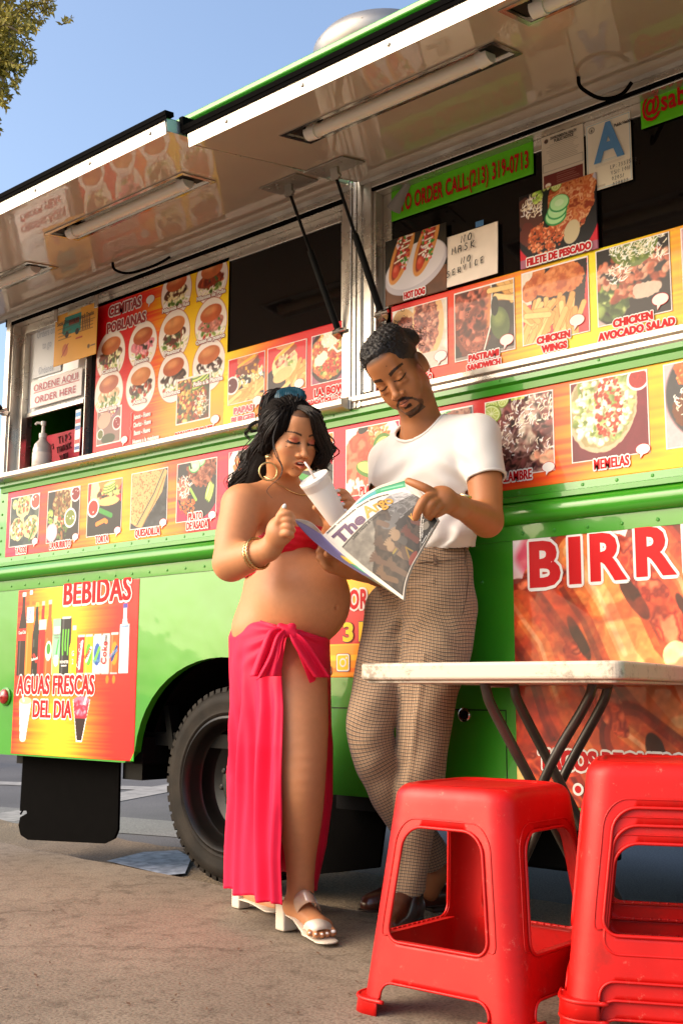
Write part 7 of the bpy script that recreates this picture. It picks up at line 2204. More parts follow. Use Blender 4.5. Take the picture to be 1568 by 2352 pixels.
# knot and two hanging tails
S = Sculpt()
S.ell(KN + [0, -.004, 0], (.026, .020, .017), rotm((0, 1, 0), .2), .01)
S.cap(KN + [-.018, -.008, .012], KN + [.020, -.010, -.010], .010, .012, .008); S.cap(KN + [-.01, -.012, -.014], KN + [.018, -.010, .012], .009, .009, .006)
S.cap(KN + [.012, -.012, .012], KN + [.024, -.006, -.016], .009, .010, .006)
p, q = sculpt_mesh(S, .0022); skin_object('knot', p, q, M['pink'], woman)
def tail(A, B, amp, nf, D0, D1, name='tie_end'):
    A = cr_path([Lp(*a) for a in A], 8); B = cr_path([Lp(*b) for b in B], 8)
    n = min(len(A), len(B))
    def fn(u, v):
        i = v * (n - 1); i0 = int(min(i, n - 2)); f = i - i0
        a = A[i0] * (1 - f) + A[i0 + 1] * f; b = B[i0] * (1 - f) + B[i0 + 1] * f
        p = a * (1 - u) + b * u
        p = p + np.array([0, -1, 0]) * (amp * v ** .6 * sin(u * nf * pi) + .004)
        return tuple(p)
    return sheetgrid(fn, 28, n, name, M['pink'], woman, .002)
tail([(652, 1442, 3.215), (620, 1446, 3.205), (598, 1490, 3.20), (574, 1554, 3.205)], [(657, 1456, 3.21), (651, 1472, 3.20), (649, 1515, 3.195), (644, 1553, 3.20)], .013, 3.3, 0, 0)
tail([(652, 1446, 3.205), (634, 1462, 3.19), (616, 1510, 3.19), (588, 1562, 3.195)], [(655, 1452, 3.205), (648, 1476, 3.19), (640, 1515, 3.19), (622, 1548, 3.195)], .010, 2.2, 0, 0)
tail([(664, 1456, 3.21), (672, 1478, 3.20), (698, 1520, 3.215), (722, 1556, 3.24)], [(670, 1448, 3.215), (700, 1468, 3.215), (726, 1505, 3.24), (758, 1556, 3.27)], .011, 2.6, 0, 0)

# sandals
M['sandal'] = mat('cream_leather', (0.62, 0.54, 0.44), rough=0.4, bump=.1, bscale=90, bdist=.002)
M['sole'] = mat('tan_sole', (0.35, 0.22, 0.12), rough=0.6)
M['vinyl'] = mat('clear_vinyl_strap', (0.62, 0.40, 0.28), rough=0.08, coat=1.0, spec=.9)
sd = empty('sandal', base_at(-.1, 3.3)); sd.parent = None
def sandal(heel_pts, sole_pts, full):
    rt = woman
    S = Sculpt()
    h = np.array(heel_pts)
    S.box(h[0], h[1], rotm((0, 0, 1), .65), .004, .003)
    p, q = sculpt_mesh(S, .0035); skin_object('shoe_heel', p, q, M['sandal'], rt)
    S = Sculpt()
    for a, b, w0, w1 in sole_pts: S.cap(a, b, w0, w1, .01, flat=((0, 0, 1), .16))
    p, q = sculpt_mesh(S, .0028); skin_object('shoe_sole', p, q, M['sandal'], rt)
bpy.data.objects.remove(sd)
h0 = Lp(657, 2100, 3.385); zg = 0.004
sandal([(h0[0], 3.39, .044), (.024, .022, .040)], [(Lp(666, 2096, 3.39), Lp(690, 2108, 3.35), .030, .028), (Lp(690, 2108, 3.35), np.array([PXD(728, .02, 3.27), 3.27, .018]), .028, .038), (np.array([PXD(728, .02, 3.27), 3.27, .018]), np.array([PXD(753, .012, 3.205), 3.205, .012]), .038, .034)], True)
S = Sculpt()
for t in np.linspace(0, 1, 9):
    pass
arc = [Lp(703, 2138, 3.235), Lp(708, 2126, 3.225), Lp(722, 2119, 3.222), Lp(740, 2117, 3.235), Lp(755, 2122, 3.265), Lp(760, 2132, 3.29)]
arc = cr_path(arc, 6)
wv = Lp(712, 2130, 3.2) * 0 + np.array([.022, -.026, -.016])
sheetgrid(lambda u, v: tuple(arc[int(round(u * (len(arc) - 1)))] + wv * (v - .35) + np.array([0, -.006, .006 * (1 - (2 * v - 1) ** 2) - .004 * v])), len(arc), 6, 'toe_strap', M['sandal'], woman, .003)
arc2 = cr_path([Lp(676, 2098, 3.34), Lp(684, 2078, 3.305), Lp(703, 2064, 3.285), Lp(722, 2068, 3.30), Lp(732, 2084, 3.33), Lp(730, 2100, 3.35)], 6)
wv2 = np.array([.016, -.018, -.030])
sheetgrid(lambda u, v: tuple(arc2[int(round(u * (len(arc2) - 1)))] + wv2 * (v - .6) + np.array([0, -.005, .004])), len(arc2), 5, 'vinyl_strap', M['vinyl'], woman, .0015)
h1 = Lp(553, 2070, 3.74)
sandal([(h1[0], 3.74, .040), (.022, .022, .038)], [(Lp(556, 2062, 3.74), Lp(590, 2072, 3.69), .028, .026), (Lp(590, 2072, 3.69), np.array([PXD(632, .02, 3.60), 3.60, .02]), .026, .034)], False)

# jewellery
def sdf_at(S, Pn):
    v = np.full(len(Pn), .05)
    for (fn, l, h, k, op) in S.p:
        d = np.asarray(fn(Pn[:, 0], Pn[:, 1], Pn[:, 2]), float)
        if op == 'u':
            hh = np.maximum(k - np.abs(v - d), 0) / k; v = np.minimum(v, d) - hh * hh * k * .25
        elif op == 's':
            d = -d; hh = np.maximum(k - np.abs(v - d), 0) / k; v = np.maximum(v, d) + hh * hh * k * .25
    return v
def onto(S, px, py, D0, D1, lift=.002):
    "the first skin point behind a picture point"
    Ds = np.linspace(D0, D1, 160); Pn = np.array([Lp(px, py, D) for D in Ds]); v = sdf_at(S, Pn)
    i = np.argmax(v < lift); return Pn[i] if v[i] < lift else Pn[-1]
def ringpts(c, ax1, ax2, r, n=40): return [c + ax1 * r * cos(t) + ax2 * r * sin(t) for t in np.linspace(0, 2 * pi, n + 1)[:-1]]
ec = Lp(616, 1083, 3.235); e1 = np.array([1, .25, 0]); e1 /= np.linalg.norm(e1)
mb = MB(); mb.tube([Vector(p) for p in toworld(ringpts(ec, e1, up_, .0262))], .0026, 8, closed=True)
er = keep(mb.build('hoop_earring', M['gold_matte'], smooth=True), woman)
mb = MB(); c_ = Lp(616.5, 1049.5, 3.235)
mb.tube([Vector(p) for p in toworld(ringpts(c_, e1, up_, .0072, 20))], .0016, 6, closed=True)
w = toworld([c_, c_ + [0, -.004, 0]]); mb.lathe([(.006, 0), (.005, .003), (.002, .004)], Vector(w[0]), Vector(w[1] - w[0]), 14)
mb.tube([Vector(p) for p in toworld([Lp(617, 1057, 3.235), Lp(616.5, 1063, 3.235)])], .0012, 5)
keep(mb.build('earring_stud', M['gold'], smooth=True), woman)
nk = [(606, 1094), (618, 1100), (632, 1107), (644, 1114), (656, 1122), (668, 1129), (680, 1134), (692, 1137), (702, 1136), (710, 1131)]
nkp = cr_path([onto(SW, x, y, 3.1, 3.5, .003) for x, y in nk], 6)
mb = MB(); mb.tube([Vector(p) for p in toworld(nkp + np.array([[0, 0, .0008 * (-1) ** i] for i in range(len(nkp))]))], .0019, 6)
keep(mb.build('necklace', M['gold'], smooth=True), woman)
ax = (wrR - elR); ax /= np.linalg.norm(ax)
for off, rr in ((.060, .0400), (.046, .0425)):
    c_ = wrR - ax * off; a1_ = np.cross(ax, up_); a1_ /= np.linalg.norm(a1_); a2_ = np.cross(ax, a1_)
    pts = []; 
    for i, t in enumerate(np.linspace(0, 2 * pi, 61)[:-1]): pts.append(c_ + (a1_ * cos(t) + a2_ * sin(t)) * (rr + .0012 * (i % 2)) + ax * .0020 * (-1) ** i)
    mb = MB(); mb.tube([Vector(p) for p in toworld(pts)], .0036, 6, closed=True)
    keep(mb.build('bracelet', M['gold'], smooth=True), woman)

# hair: scalp mass, parted, plus many wavy locks
S = Sculpt()
HW.ell(S, (0, -.022, .040), (.080, .098, .090), .02)
HW.ell(S, (0, -.030, .058), (.070, .080, .080), .02)
for s in (-1, 1):
    HW.ell(S, (s * .056, .015, .060), (.032, .050, .048), .02, tilt=((0, 1, 0), s * .3))
    HW.cap(S, (s * .070, .040, .030), (s * .080, -.01, -.045 if s > 0 else -.05), .018, .020, .02)
HW.cap(S, (-.078, .045, .045), (-.088, .030, -.075), .020, .016, .02)
HW.cap(S, (0, -.08, .03), (.02, -.10, -.12), .060, .045, .04)
HW.cap(S, (.02, -.095, -.10), (.06, -.11, -.20), .045, .03, .04)
HW.ell(S, (0, .112, -.010), (.072, .052, .108), .008, 's')
HW.ell(S, (0, .095, .070), (.006, .06, .012), .01, 's')
p, q = sculpt_mesh(S, .0032, smooth=1)
loc = HW.loc(p)
wav = .0022 * np.sin(np.arctan2(loc[:, 0], loc[:, 1] + .02) * 46 + loc[:, 2] * 60) + .0016 * np.sin(loc[:, 0] * 700 + loc[:, 2] * 90)
cdir = p - HW.C; cdir /= np.linalg.norm(cdir, axis=1, keepdims=True)
p = p + cdir * wav[:, None]
hairroot = skin_object('hair', p, q, mat('hair_base', (0.006, 0.004, 0.0035), rough=.75, spec=.1, bump=.5, bscale=220, bdist=.004), woman)
rh = np.random.default_rng(11)
locks = []
def lock(pts, n, spread, r, wave, waves, name=None, curl=0):
    n = int(n * 1.9) if n > 20 else n
    base = cr_path(pts, 9)
    m = len(base); s = np.linspace(0, 1, m)
    for k in range(n):
        o = rh.normal(size=3) * spread; o[1] *= .8
        ph = rh.random() * .9; wv_ = wave * (.6 + .8 * rh.random())
        off = o[None, :] * (.35 + .65 * np.sin(np.clip(s * 1.1, 0, 1) * pi) + .3 * s)[:, None]
        side = np.stack([np.sin(s * waves * 2 * pi + ph), .6 * np.cos(s * waves * 2 * pi + ph), .3 * np.sin(s * waves * 4 + ph)], 1) * (wv_ * np.clip(s * 2, 0, 1))[:, None]
        q_ = base + off + side
        rad = r * (.7 + .5 * rh.random()) * np.clip(1.15 - s ** 3, .12, 1)
        locks.append((q_, list(rad)))
hp = lambda x, y, D: Lw(x, y, D)
# long tresses behind the shoulder
lock([hp(640, 330, 3.28), hp(560, 560, 3.30), hp(430, 760, 3.34), hp(330, 950, 3.36), hp(255, 1100, 3.36)], 46, .012, .0017, .012, 2.2)
lock([hp(600, 450, 3.32), hp(520, 700, 3.36), hp(440, 850, 3.38), hp(380, 980, 3.38), hp(300, 1060, 3.37)], 46, .016, .0018, .012, 2.0)
lock([hp(560, 520, 3.34), hp(480, 720, 3.38), hp(480, 900, 3.40), hp(420, 1000, 3.40)], 40, .018, .0018, .010, 1.6)
lock([hp(600, 560, 3.36), hp(560, 760, 3.36), hp(540, 930, 3.36)], 36, .016, .0018, .006, 1.4)
# face-side sweep on picture right
lock([hp(850, 228, 3.22), hp(1015, 290, 3.17), hp(1100, 420, 3.19), hp(1145, 590, 3.22), hp(1160, 720, 3.24), hp(1140, 830, 3.26)], 60, .0062, .0016, .007, 1.6)
lock([hp(900, 250, 3.24), hp(1060, 380, 3.22), hp(1140, 540, 3.24), hp(1165, 650, 3.26), hp(1120, 760, 3.27), hp(1150, 850, 3.28)], 34, .008, .0022, .008, 2.0)
# sweep from the part down the near side to the ear
lock([hp(825, 232, 3.20), hp(715, 305, 3.18), hp(640, 420, 3.19), hp(585, 540, 3.22), hp(545, 640, 3.25)], 60, .0070, .0016, .004, 1.2)
lock([hp(800, 230, 3.22), hp(660, 300, 3.22), hp(590, 420, 3.25), hp(560, 560, 3.28)], 50, .010, .0016, .004, 1.2)
# top gathered back to the scrunchie, ponytail loop falling behind
lock([hp(840, 250, 3.22), hp(860, 215, 3.22), hp(850, 190, 3.26), hp(810, 180, 3.30)], 44, .010, .0016, .002, 1)
lock([hp(960, 280, 3.23), hp(910, 220, 3.24), hp(840, 185, 3.29)], 30, .008, .0016, .002, 1)
lock([hp(800, 170, 3.32), hp(700, 110, 3.34), hp(610, 150, 3.34), hp(575, 280, 3.34), hp(560, 420, 3.35), hp(520, 600, 3.37)], 50, .0065, .0016, .004, 1.2)
lock([hp(560, 370, 3.36), hp(470, 385, 3.36), hp(420, 430, 3.36), hp(470, 465, 3.36), hp(540, 440, 3.36)], 12, .004, .0016, .003, 1.0)
lock([hp(440, 440, 3.36), hp(400, 470, 3.36), hp(395, 510, 3.36), hp(425, 560, 3.36)], 8, .003, .0014, .003, 1.3)
# loose wisps
for pts in ([hp(700, 380, 3.12), hp(655, 520, 3.11), hp(672, 680, 3.10), hp(740, 800, 3.09), hp(725, 900, 3.09), hp(620, 1000, 3.10), hp(600, 1050, 3.10), hp(650, 1110, 3.09)],
            [hp(690, 400, 3.13), hp(650, 560, 3.12), hp(700, 720, 3.10), hp(742, 830, 3.09), hp(700, 940, 3.09)],
            [hp(1150, 690, 3.24), hp(1195, 700, 3.24), hp(1210, 740, 3.24), hp(1170, 800, 3.24)], [hp(260, 1080, 3.36), hp(225, 1050, 3.36), hp(215, 1090, 3.36)], [hp(230, 1160, 3.3), hp(165, 1160, 3.3), hp(160, 1190, 3.3)]):
    lock(pts, 3, .0012, .0007, .001, 1.0)
for k in range(70):
    x = 600 + 480 * rh.random(); y0 = 200 + (abs(x - 840) / 240) ** 2 * 120
    lock([hp(x, y0 + 40, 3.24), hp(x + rh.normal() * 20, y0 - 5 - 20 * rh.random(), 3.23), hp(x + rh.normal() * 45, y0 + 10 - 30 * rh.random(), 3.24)], 1, .001, .0005, .001, 1.0)
tubes('hair_locks', M['hair'], woman, locks, 5)
# scrunchie
S = Sculpt(); c_ = hp(822, 150, 3.245)
for k in range(14):
    t = 2 * pi * k / 14
    S.ell(c_ + np.array([.032 * cos(t), .012 * sin(t), .020 * sin(t) + .003]), (.015, .012, .016), rotm((0, 1, 0), t), .004)
S.ell(c_, (.030, .014, .022), None, .008)
p, q = sculpt_mesh(S, .0022); p = p + (np.sin(p[:, :1] * 900) * .0008)
skin_object('scrunchie', p, q, mat('teal_satin', (0.006, 0.045, 0.075), rough=.35, spec=.3), woman)
# ================================================================ the man
man = empty('person', base_at(.24, 3.42))
tag(man, 'man in a white tee and checked trousers leaning on the truck, reading a newspaper', 'person')
FM = frame((-.66, -.75)); rM, fM = FM[:, 0], FM[:, 1]
def Lm(x, y, D): return Lp(784 + x * .26667, 721.3 + y * .26667, D)
SM = Sculpt()
chM, waM, peM = Lp(988, 1100, 3.33), Lp(985, 1225, 3.335), Lp(975, 1335, 3.335)
shA, shB = Lp(1097, 1006, 3.185), Lp(897, 1062, 3.455)          # his left (picture right), his right
nbM = Lp(972, 985, 3.30)
def torso_m(S, g):
    S.ell(chM, np.array((.182, .105, .165)) + g, FM, .05); S.ell(waM, np.array((.150, .098, .15)) + g, FM, .05)
    S.ell(chM + fM * .055 + rM * .07 + up_ * .02, np.array((.085, .058, .075)) + g, FM, .03); S.ell(chM + fM * .055 - rM * .07 + up_ * .02, np.array((.085, .058, .075)) + g, FM, .03)
    S.cap(shA, shB, .050 + g, .050 + g, .05)
    S.cap(nbM + up_ * -.02, shA + up_ * .01, .050 + g, .042 + g, .05); S.cap(nbM + up_ * -.02, shB + up_ * .01, .050 + g, .042 + g, .05)
torso_m(SM, -.012)
SM.ell(peM, (.135, .10, .12), FM, .05)
elA, wrA = Lp(1117, 1196, 3.10), Lp(1058, 1166, 2.93)
SM.chain([shA, (shA + elA) / 2 + np.array([.006, 0, 0]), elA], [.055, .050, .043], .03)
SM.chain([elA, elA * .62 + wrA * .38, wrA], [.043, .041, .027], .02)
elB, wrB = Lp(868, 1312, 3.34), Lp(797, 1306, 3.17)
SM.chain([shB, elB], [.050, .040], .03); SM.chain([elB, elB * .6 + wrB * .4, wrB], [.040, .037, .026], .02)
# right hand under the paper's lower edge
SM.cap(wrB, Lp(765, 1293, 3.10), .026, .030, .02)
for k, (pts, r) in enumerate((([(770, 1275), (752, 1266), (738, 1258)], .0105), ([(765, 1285), (746, 1278), (733, 1268)], .0110), ([(762, 1297), (744, 1291), (733, 1282)], .0108), ([(764, 1307), (750, 1304), (741, 1296)], .0095), ([(782, 1285), (770, 1272), (752, 1272)], .0125))):
    SM.chain([Lp(x, y, D) for (x, y), D in zip(pts, (3.085, 3.06, 3.055) if k < 4 else (3.09, 3.045, 3.03))], [r, r, r * .85], .005)
# left hand on the paper's right edge
SM.cap(wrA, Lm(880, 1600, 2.895), .026, .033, .02)
SM.ell(Lm(855, 1600, 2.885), (.040, .022, .034), rotm((0, 1, 0), .35), .015)
for (pts, r, Ds) in (([(800, 1545), (720, 1500), (640, 1465), (575, 1440)], .0110, (2.875, 2.865, 2.872, 2.885)),
                     ([(790, 1570), (715, 1600), (665, 1680), (640, 1750)], .0118, (2.87, 2.848, 2.85, 2.862)),
                     ([(830, 1610), (770, 1640), (735, 1700), (742, 1735)], .0116, (2.87, 2.85, 2.86, 2.88)),
                     ([(870, 1640), (820, 1670), (775, 1715), (760, 1750)], .0110, (2.875, 2.86, 2.872, 2.89)),
                     ([(910, 1670), (870, 1695), (830, 1720), (800, 1735)], .0100, (2.885, 2.875, 2.885, 2.90))):
    SM.chain([Lm(x, y, D) for (x, y), D in zip(pts, Ds)], [r * 1.12, r * 1.05, r, r * .84], .005)
# head
RmH = head_frame(radians(-33), radians(24), radians(-25))
hm = .99
eyeM = Lp(897, 881, 3.155)
HM = Head(eyeM - RmH @ np.array([0, .088, 0.0]) * hm, RmH, hm)
sculpt_head(SM, HM, True, 0.0)
SM.cap(nbM, HM.w((0, -.030, -.060)), .060, .054, .03)
SM.cap(nbM + fM * .03 + up_ * -.03, HM.w((0, .01, -.09)), .035, .03, .03)
# legs inside the trousers, bare ankles
SM.chain([Lp(1012, 1400, 3.28), Lp(972, 1700, 3.28), Lp(941, 2048, 3.44)], [.075, .050, .034], .04)
SM.chain([Lp(905, 1405, 3.43), Lp(855, 1690, 3.34), Lp(985, 1960, 3.64), Lp(1000, 2010, 3.66)], [.070, .038, .036, .034], .02)
SM.cap(Lp(1000, 2000, 3.65), Lp(985, 2045, 3.66), .036, .034, .02)
hcM = HM.C + np.array([-.01, -.02, -.02])
cA = Lm(770, 1610, 2.88)
fineM = [(hcM - [.13, .13, .15], hcM + [.12, .13, .13], .0018), (cA - [.09, .06, .07], cA + [.09, .06, .07], .0019), (Lp(757, 1283, 3.07) - [.045, .05, .05], Lp(757, 1283, 3.07) + [.045, .05, .05], .0022)]
P, Q = sculpt_mesh(SM, .0052, fineM, 1)
def colm(P):
    C = face_colors(HM, P, hx('a3683f'), True); C *= (0.96 + .08 * vn3(P * 11))[:, None]; return C
skin_object('body', P, Q, M['skin_m'], man, colm)
# hair: short sides, curly top pulled back into a small tuft
S = Sculpt()
HM.ell(S, (0, -.016, .045), (.0775, .098, .086), .02)
HM.ell(S, (0, .008, .092), (.060, .076, .038), .02)
HM.ell(S, (-.022, -.045, .100), (.046, .040, .034), .02)
S.ell(Lp(936, 776, 3.25), (.036, .03, .026), rotm((0, 1, 0), .3), .02); S.ell(Lp(905, 772, 3.24), (.034, .03, .018), None, .02)
HM.ell(S, (0, .108, -.01), (.085, .050, .088), .004, 's')
HM.ell(S, (0, .03, -.095), (.095, .10, .060), .006, 's')
for s in (-1, 1):
    HM.ell(S, (s * .082, .040, -.020), (.03, .040, .045), .006, 's'); HM.ell(S, (s * .080, -.008, -.014), (.02, .022, .036), .005, 's')
p, q = sculpt_mesh(S, .0030, smooth=1)
loc = HM.loc(p); amp = .0010 + .0035 * np.clip((loc[:, 2] - .06) / .04, 0, 1)
dd = p - HM.C; dd /= np.linalg.norm(dd, axis=1, keepdims=True)
p = p + dd * ((vn3(p * 190) - .5) * 2 * amp)[:, None]
skin_object('hair', p, q, M['hair_m'], man)
rc = np.random.default_rng(4); curls = []
for k in range(620):
    th = rc.random() * 2 * pi; ph = rc.random()
    d = np.array([.062 * cos(th) * ph, .005 + .082 * sin(th) * ph, 0]); top = .100 + .034 * sqrt(max(0, 1 - ph * ph))
    if d[1] > .070: continue
    c_ = np.array([d[0], d[1], top - .008 + (.006 if d[1] < -.03 and d[0] < 0 else 0)])
    r0 = .0035 + .003 * rc.random(); tilt = rc.normal(size=3); tilt /= np.linalg.norm(tilt); a = np.cross(tilt, [0, 0, 1.0]); a /= np.linalg.norm(a) + 1e-6; b = np.cross(tilt, a)
    pts = [HM.w(c_ + (a * cos(t) + b * sin(t)) * r0 + tilt * .0008 * t) for t in np.linspace(0, 4.5 + 3 * rc.random(), 9)]
    curls.append((pts, .0008))
for k in range(260):
    c_ = Lp(936, 772, 3.25) + rc.normal(size=3) * [.020, .014, .013]; r0 = .003 + .003 * rc.random(); ph = rc.random() * 6
    curls.append(([c_ + np.array([r0 * cos(t + ph), .001 * t, r0 * sin(t + ph)]) for t in np.linspace(0, 5, 8)], .0008))
for k in range(300):
    # fringe line and tuft
    x = rc.normal() * .030; y = .072 - (x / .06) ** 2 * .03 + rc.normal() * .004; z = .083 + rc.normal() * .005 - (x / .06) ** 2 * .008
    if k > 150: x, y, z = -.034 + rc.normal() * .020, -.050 + rc.normal() * .018, .112 + rc.normal() * .012
    r0 = .003 + .003 * rc.random(); ph = rc.random() * 6
    pts = [HM.w((x + r0 * cos(t + ph), y + .001 * t, z + r0 * sin(t + ph))) for t in np.linspace(0, 5, 8)]
    curls.append((pts, .0007))
tubes('hair_curls', M['hair_m'], man, curls, 4)

# tee shirt
M['tee'] = mat('white_cotton', (0.66, 0.635, 0.61), rough=0.75, sheen=.3, bump=.06, bscale=500, bdist=.001, var=.03, vscale=10)
S = Sculpt(); torso_m(S, .004)
S.chain([shA + up_ * .004, Lp(1104, 1050, 3.16), Lp(1115, 1098, 3.14)], [.056, .061, .0545], .02)
S.chain([shB, Lp(887, 1130, 3.42)], [.060, .055], .03)
S.ell(Lp(1012, 1235, 3.27), (.10, .07, .05), FM, .03)
p, q = sculpt_mesh(S, .0044, smooth=2)
px, py = toP(p)
# soft drape lines
fold = .0050 * np.sin((px * .55 + py) * .11 + 1.5 * np.sin(px * .02)) * np.exp(-((px - 900) / 60) ** 2) + .007 * np.sin((py - px * .6) * .13) * np.exp(-(((px - 1050) / 45) ** 2 + ((py - 1120) / 90) ** 2))
fold += .007 * np.sin(px * .13 + py * .09 + 1.2 * np.sin(py * .08)) * np.exp(-((py - 1232) / 34) ** 2) + .004 * np.sin((px * .8 + py * 1.1) * .075) * np.exp(-((px - 1010) / 80) ** 2) * np.exp(-((py - 1185) / 60) ** 2) + .0012 * np.sin(px * .05 + py * .09)
p = p + np.array([-.5, -.8, .1]) * fold[:, None]
c = p[q].mean(1); cx_, cy_ = toP(c)
# neckline, sleeve hems, tucked waist
loc = (c - (nbM + fM * .045 + up_ * .02)) @ FM
neck = np.sqrt((loc[:, 0] / .086) ** 2 + ((loc[:, 1]) / .108) ** 2 + (np.clip(loc[:, 2], -9, 0) / .070) ** 2)
m = (neck > 1) & (cy_ < np.interp(cx_, [840, 960, 1010, 1060, 1100], [1262, 1262, 1258, 1256, 1252]))
ax_s = Lp(1115, 1098, 3.14) - Lp(1104, 1050, 3.16); ax_s /= np.linalg.norm(ax_s)
m &= ~((((c - Lp(1116, 1103, 3.14)) @ ax_s) > -.004) & (np.linalg.norm(c - Lp(1118, 1125, 3.135), axis=1) < .085) & (cx_ > 1068))
ax_b = Lp(887, 1130, 3.42) - shB; ax_b /= np.linalg.norm(ax_b)
m &= ~((((c - Lp(887, 1128, 3.42)) @ ax_b) > 0) & (np.linalg.norm(c - Lp(885, 1150, 3.42), axis=1) < .075))
q = q[m]; u, inv = np.unique(q.ravel(), return_inverse=True)
tee = skin_object('tee_shirt', p[u], inv.reshape(-1, 4), M['tee'], man)
m_ = tee.modifiers.new('solidify', 'SOLIDIFY'); m_.thickness = .003; m_.offset = 0
# neck rib and sleeve hem seam
def hem_ring(V, Qd, ctr, ax1, rmax, r, name, nb=56):
    "tube along the cut edge of the cloth round ctr"
    e = np.sort(np.concatenate([Qd[:, [0, 1]], Qd[:, [1, 2]], Qd[:, [2, 3]], Qd[:, [3, 0]]]), 1)
    u_, c_ = np.unique(e, axis=0, return_counts=True); bv = np.unique(u_[c_ == 1]); B = V[bv]; B = B[np.linalg.norm(B - ctr, axis=1) < rmax]
    ax1 = ax1 / np.linalg.norm(ax1); e1 = np.cross(ax1, [0, 1, .01]); e1 /= np.linalg.norm(e1); e2 = np.cross(ax1, e1)
    an_ = np.arctan2((B - ctr) @ e2, (B - ctr) @ e1); R_ = []
    for k in range(nb):
        t = -pi + 2 * pi * (k + .5) / nb; d = np.abs((an_ - t + pi) % (2 * pi) - pi); w = np.exp(-(d / (2.2 * pi / nb)) ** 2)
        if w.sum() > .05: R_.append((B * w[:, None]).sum(0) / w.sum())
    mb = MB(); mb.tube([Vector(v) for v in toworld(np.array(R_))], r, 8, closed=True); return keep(mb.build(name, M['tee'], smooth=True), man)
TV, TQ = p[u], inv.reshape(-1, 4)
hem_ring(TV, TQ, nbM + fM * .045 + up_ * -.01, up_, .125, .0050, 'neck_rib')
hem_ring(TV, TQ, Lp(1117, 1104, 3.14), ax_s, .075, .0040, 'sleeve_hem', 40)

# trousers
def weave():
    m = bpy.data.materials.new('brown_check_wool'); m.use_nodes = True; nt = m.node_tree; b = nt.nodes['Principled BSDF']
    a = nt.nodes.new('ShaderNodeAttribute'); a.attribute_name = 'weave'
    sx = nt.nodes.new('ShaderNodeSeparateXYZ'); nt.links.new(a.outputs['Vector'], sx.inputs[0])
    def wave(sock, period, thr, soft=.25, phase=0.0):
        mu = nt.nodes.new('ShaderNodeMath'); mu.operation = 'MULTIPLY_ADD'; mu.inputs[1].default_value = 1 / period; mu.inputs[2].default_value = phase; nt.links.new(sock, mu.inputs[0])
        fr = nt.nodes.new('ShaderNodeMath'); fr.operation = 'FRACT'; nt.links.new(mu.outputs[0], fr.inputs[0])
        lt = nt.nodes.new('ShaderNodeMath'); lt.operation = 'LESS_THAN'; lt.inputs[1].default_value = thr; nt.links.new(fr.outputs[0], lt.inputs[0])
        return lt.outputs[0]
    h1 = wave(sx.outputs['Y'], .0092, .36); h2 = wave(sx.outputs['Y'], .0092, .28, phase=.5); v1 = wave(sx.outputs['X'], .0050, .45); v2 = wave(sx.outputs['X'], .0100, .30, phase=.3)
    def mixc(f, A, B, fac=1.0):
        x = nt.nodes.new('ShaderNodeMix'); x.data_type = 'RGBA'
        mm = nt.nodes.new('ShaderNodeMath'); mm.operation = 'MULTIPLY'; mm.inputs[1].default_value = fac; nt.links.new(f, mm.inputs[0]); nt.links.new(mm.outputs[0], x.inputs['Factor'])
        if isinstance(A, tuple): x.inputs['A'].default_value = (*A, 1)
        else: nt.links.new(A, x.inputs['A'])
        x.inputs['B'].default_value = (*B, 1); return x.outputs['Result']
    c = mixc(v1, (.60, .45, .30), (.20, .09, .035), .75); c = mixc(h2, c, (.26, .13, .055), .6); c = mixc(h1, c, (.035, .028, .028), .78); c = mixc(v2, c, (.04, .03, .03), .25)
    nt.links.new(c, b.inputs['Base Color']); b.inputs['Roughness'].default_value = .85; b.inputs['Sheen Weight'].default_value = .2
    return m
M['weave'] = weave()
legA = [Lp(1012, 1400, 3.28), Lp(1000, 1500, 3.28), Lp(980, 1590, 3.28), Lp(971, 1700, 3.285), Lp(964, 1800, 3.32), Lp(946, 1930, 3.38), Lp(934, 2040, 3.43)]
rA = [.105, .098, .085, .073, .065, .055, .052]
legB = [Lp(906, 1405, 3.42), Lp(886, 1500, 3.36), Lp(862, 1600, 3.29), Lp(850, 1690, 3.29), Lp(882, 1790, 3.38), Lp(930, 1880, 3.50), Lp(992, 1968, 3.63)]
rB = [.090, .079, .070, .065, .061, .058, .055]
S = Sculpt(); S.ell(peM, (.150, .112, .13), FM, .05); S.ell(peM + up_ * .055, (.140, .103, .09), FM, .04)
S.chain(legA, rA, .03)
S2 = Sculpt(); S2.ell(peM, (.150, .112, .13), FM, .05); S2.chain(legB, rB, .03)
for f_ in S2.p[1:]: S.p.append((f_[0], f_[1], f_[2], .018, f_[4]))
p, q = sculpt_mesh(S, .0046, smooth=2)
def along(P, path):
    best = np.full(len(P), 9.0); arc = np.zeros(len(P)); lat = np.zeros(len(P)); s0 = 0
    for a, b in zip(path[:-1], path[1:]):
        d = b - a; L = np.linalg.norm(d); t = np.clip(((P - a) @ d) / L ** 2, -0.2 if a is path[0] else 0, 1)
        c = a + t[:, None] * d; r = P - c; dist = np.linalg.norm(r, axis=1)
        side = np.cross(d / L, [0, -1, 0]); side /= np.linalg.norm(side)
        fwd = np.cross(side, d / L)
        ang_ = np.arctan2(r @ side, -(r @ fwd)) if False else np.arctan2(r @ side, np.abs(r @ fwd) + 1e-6)
        m = dist < best; best[m] = dist[m]; arc[m] = s0 + t[m] * L; lat[m] = (ang_ * .085)[m]; s0 += L
    return best, arc, lat
px, py = toP(p)
bA, aA, lA = along(p, legA); bB, aB, lB = along(p, legB)
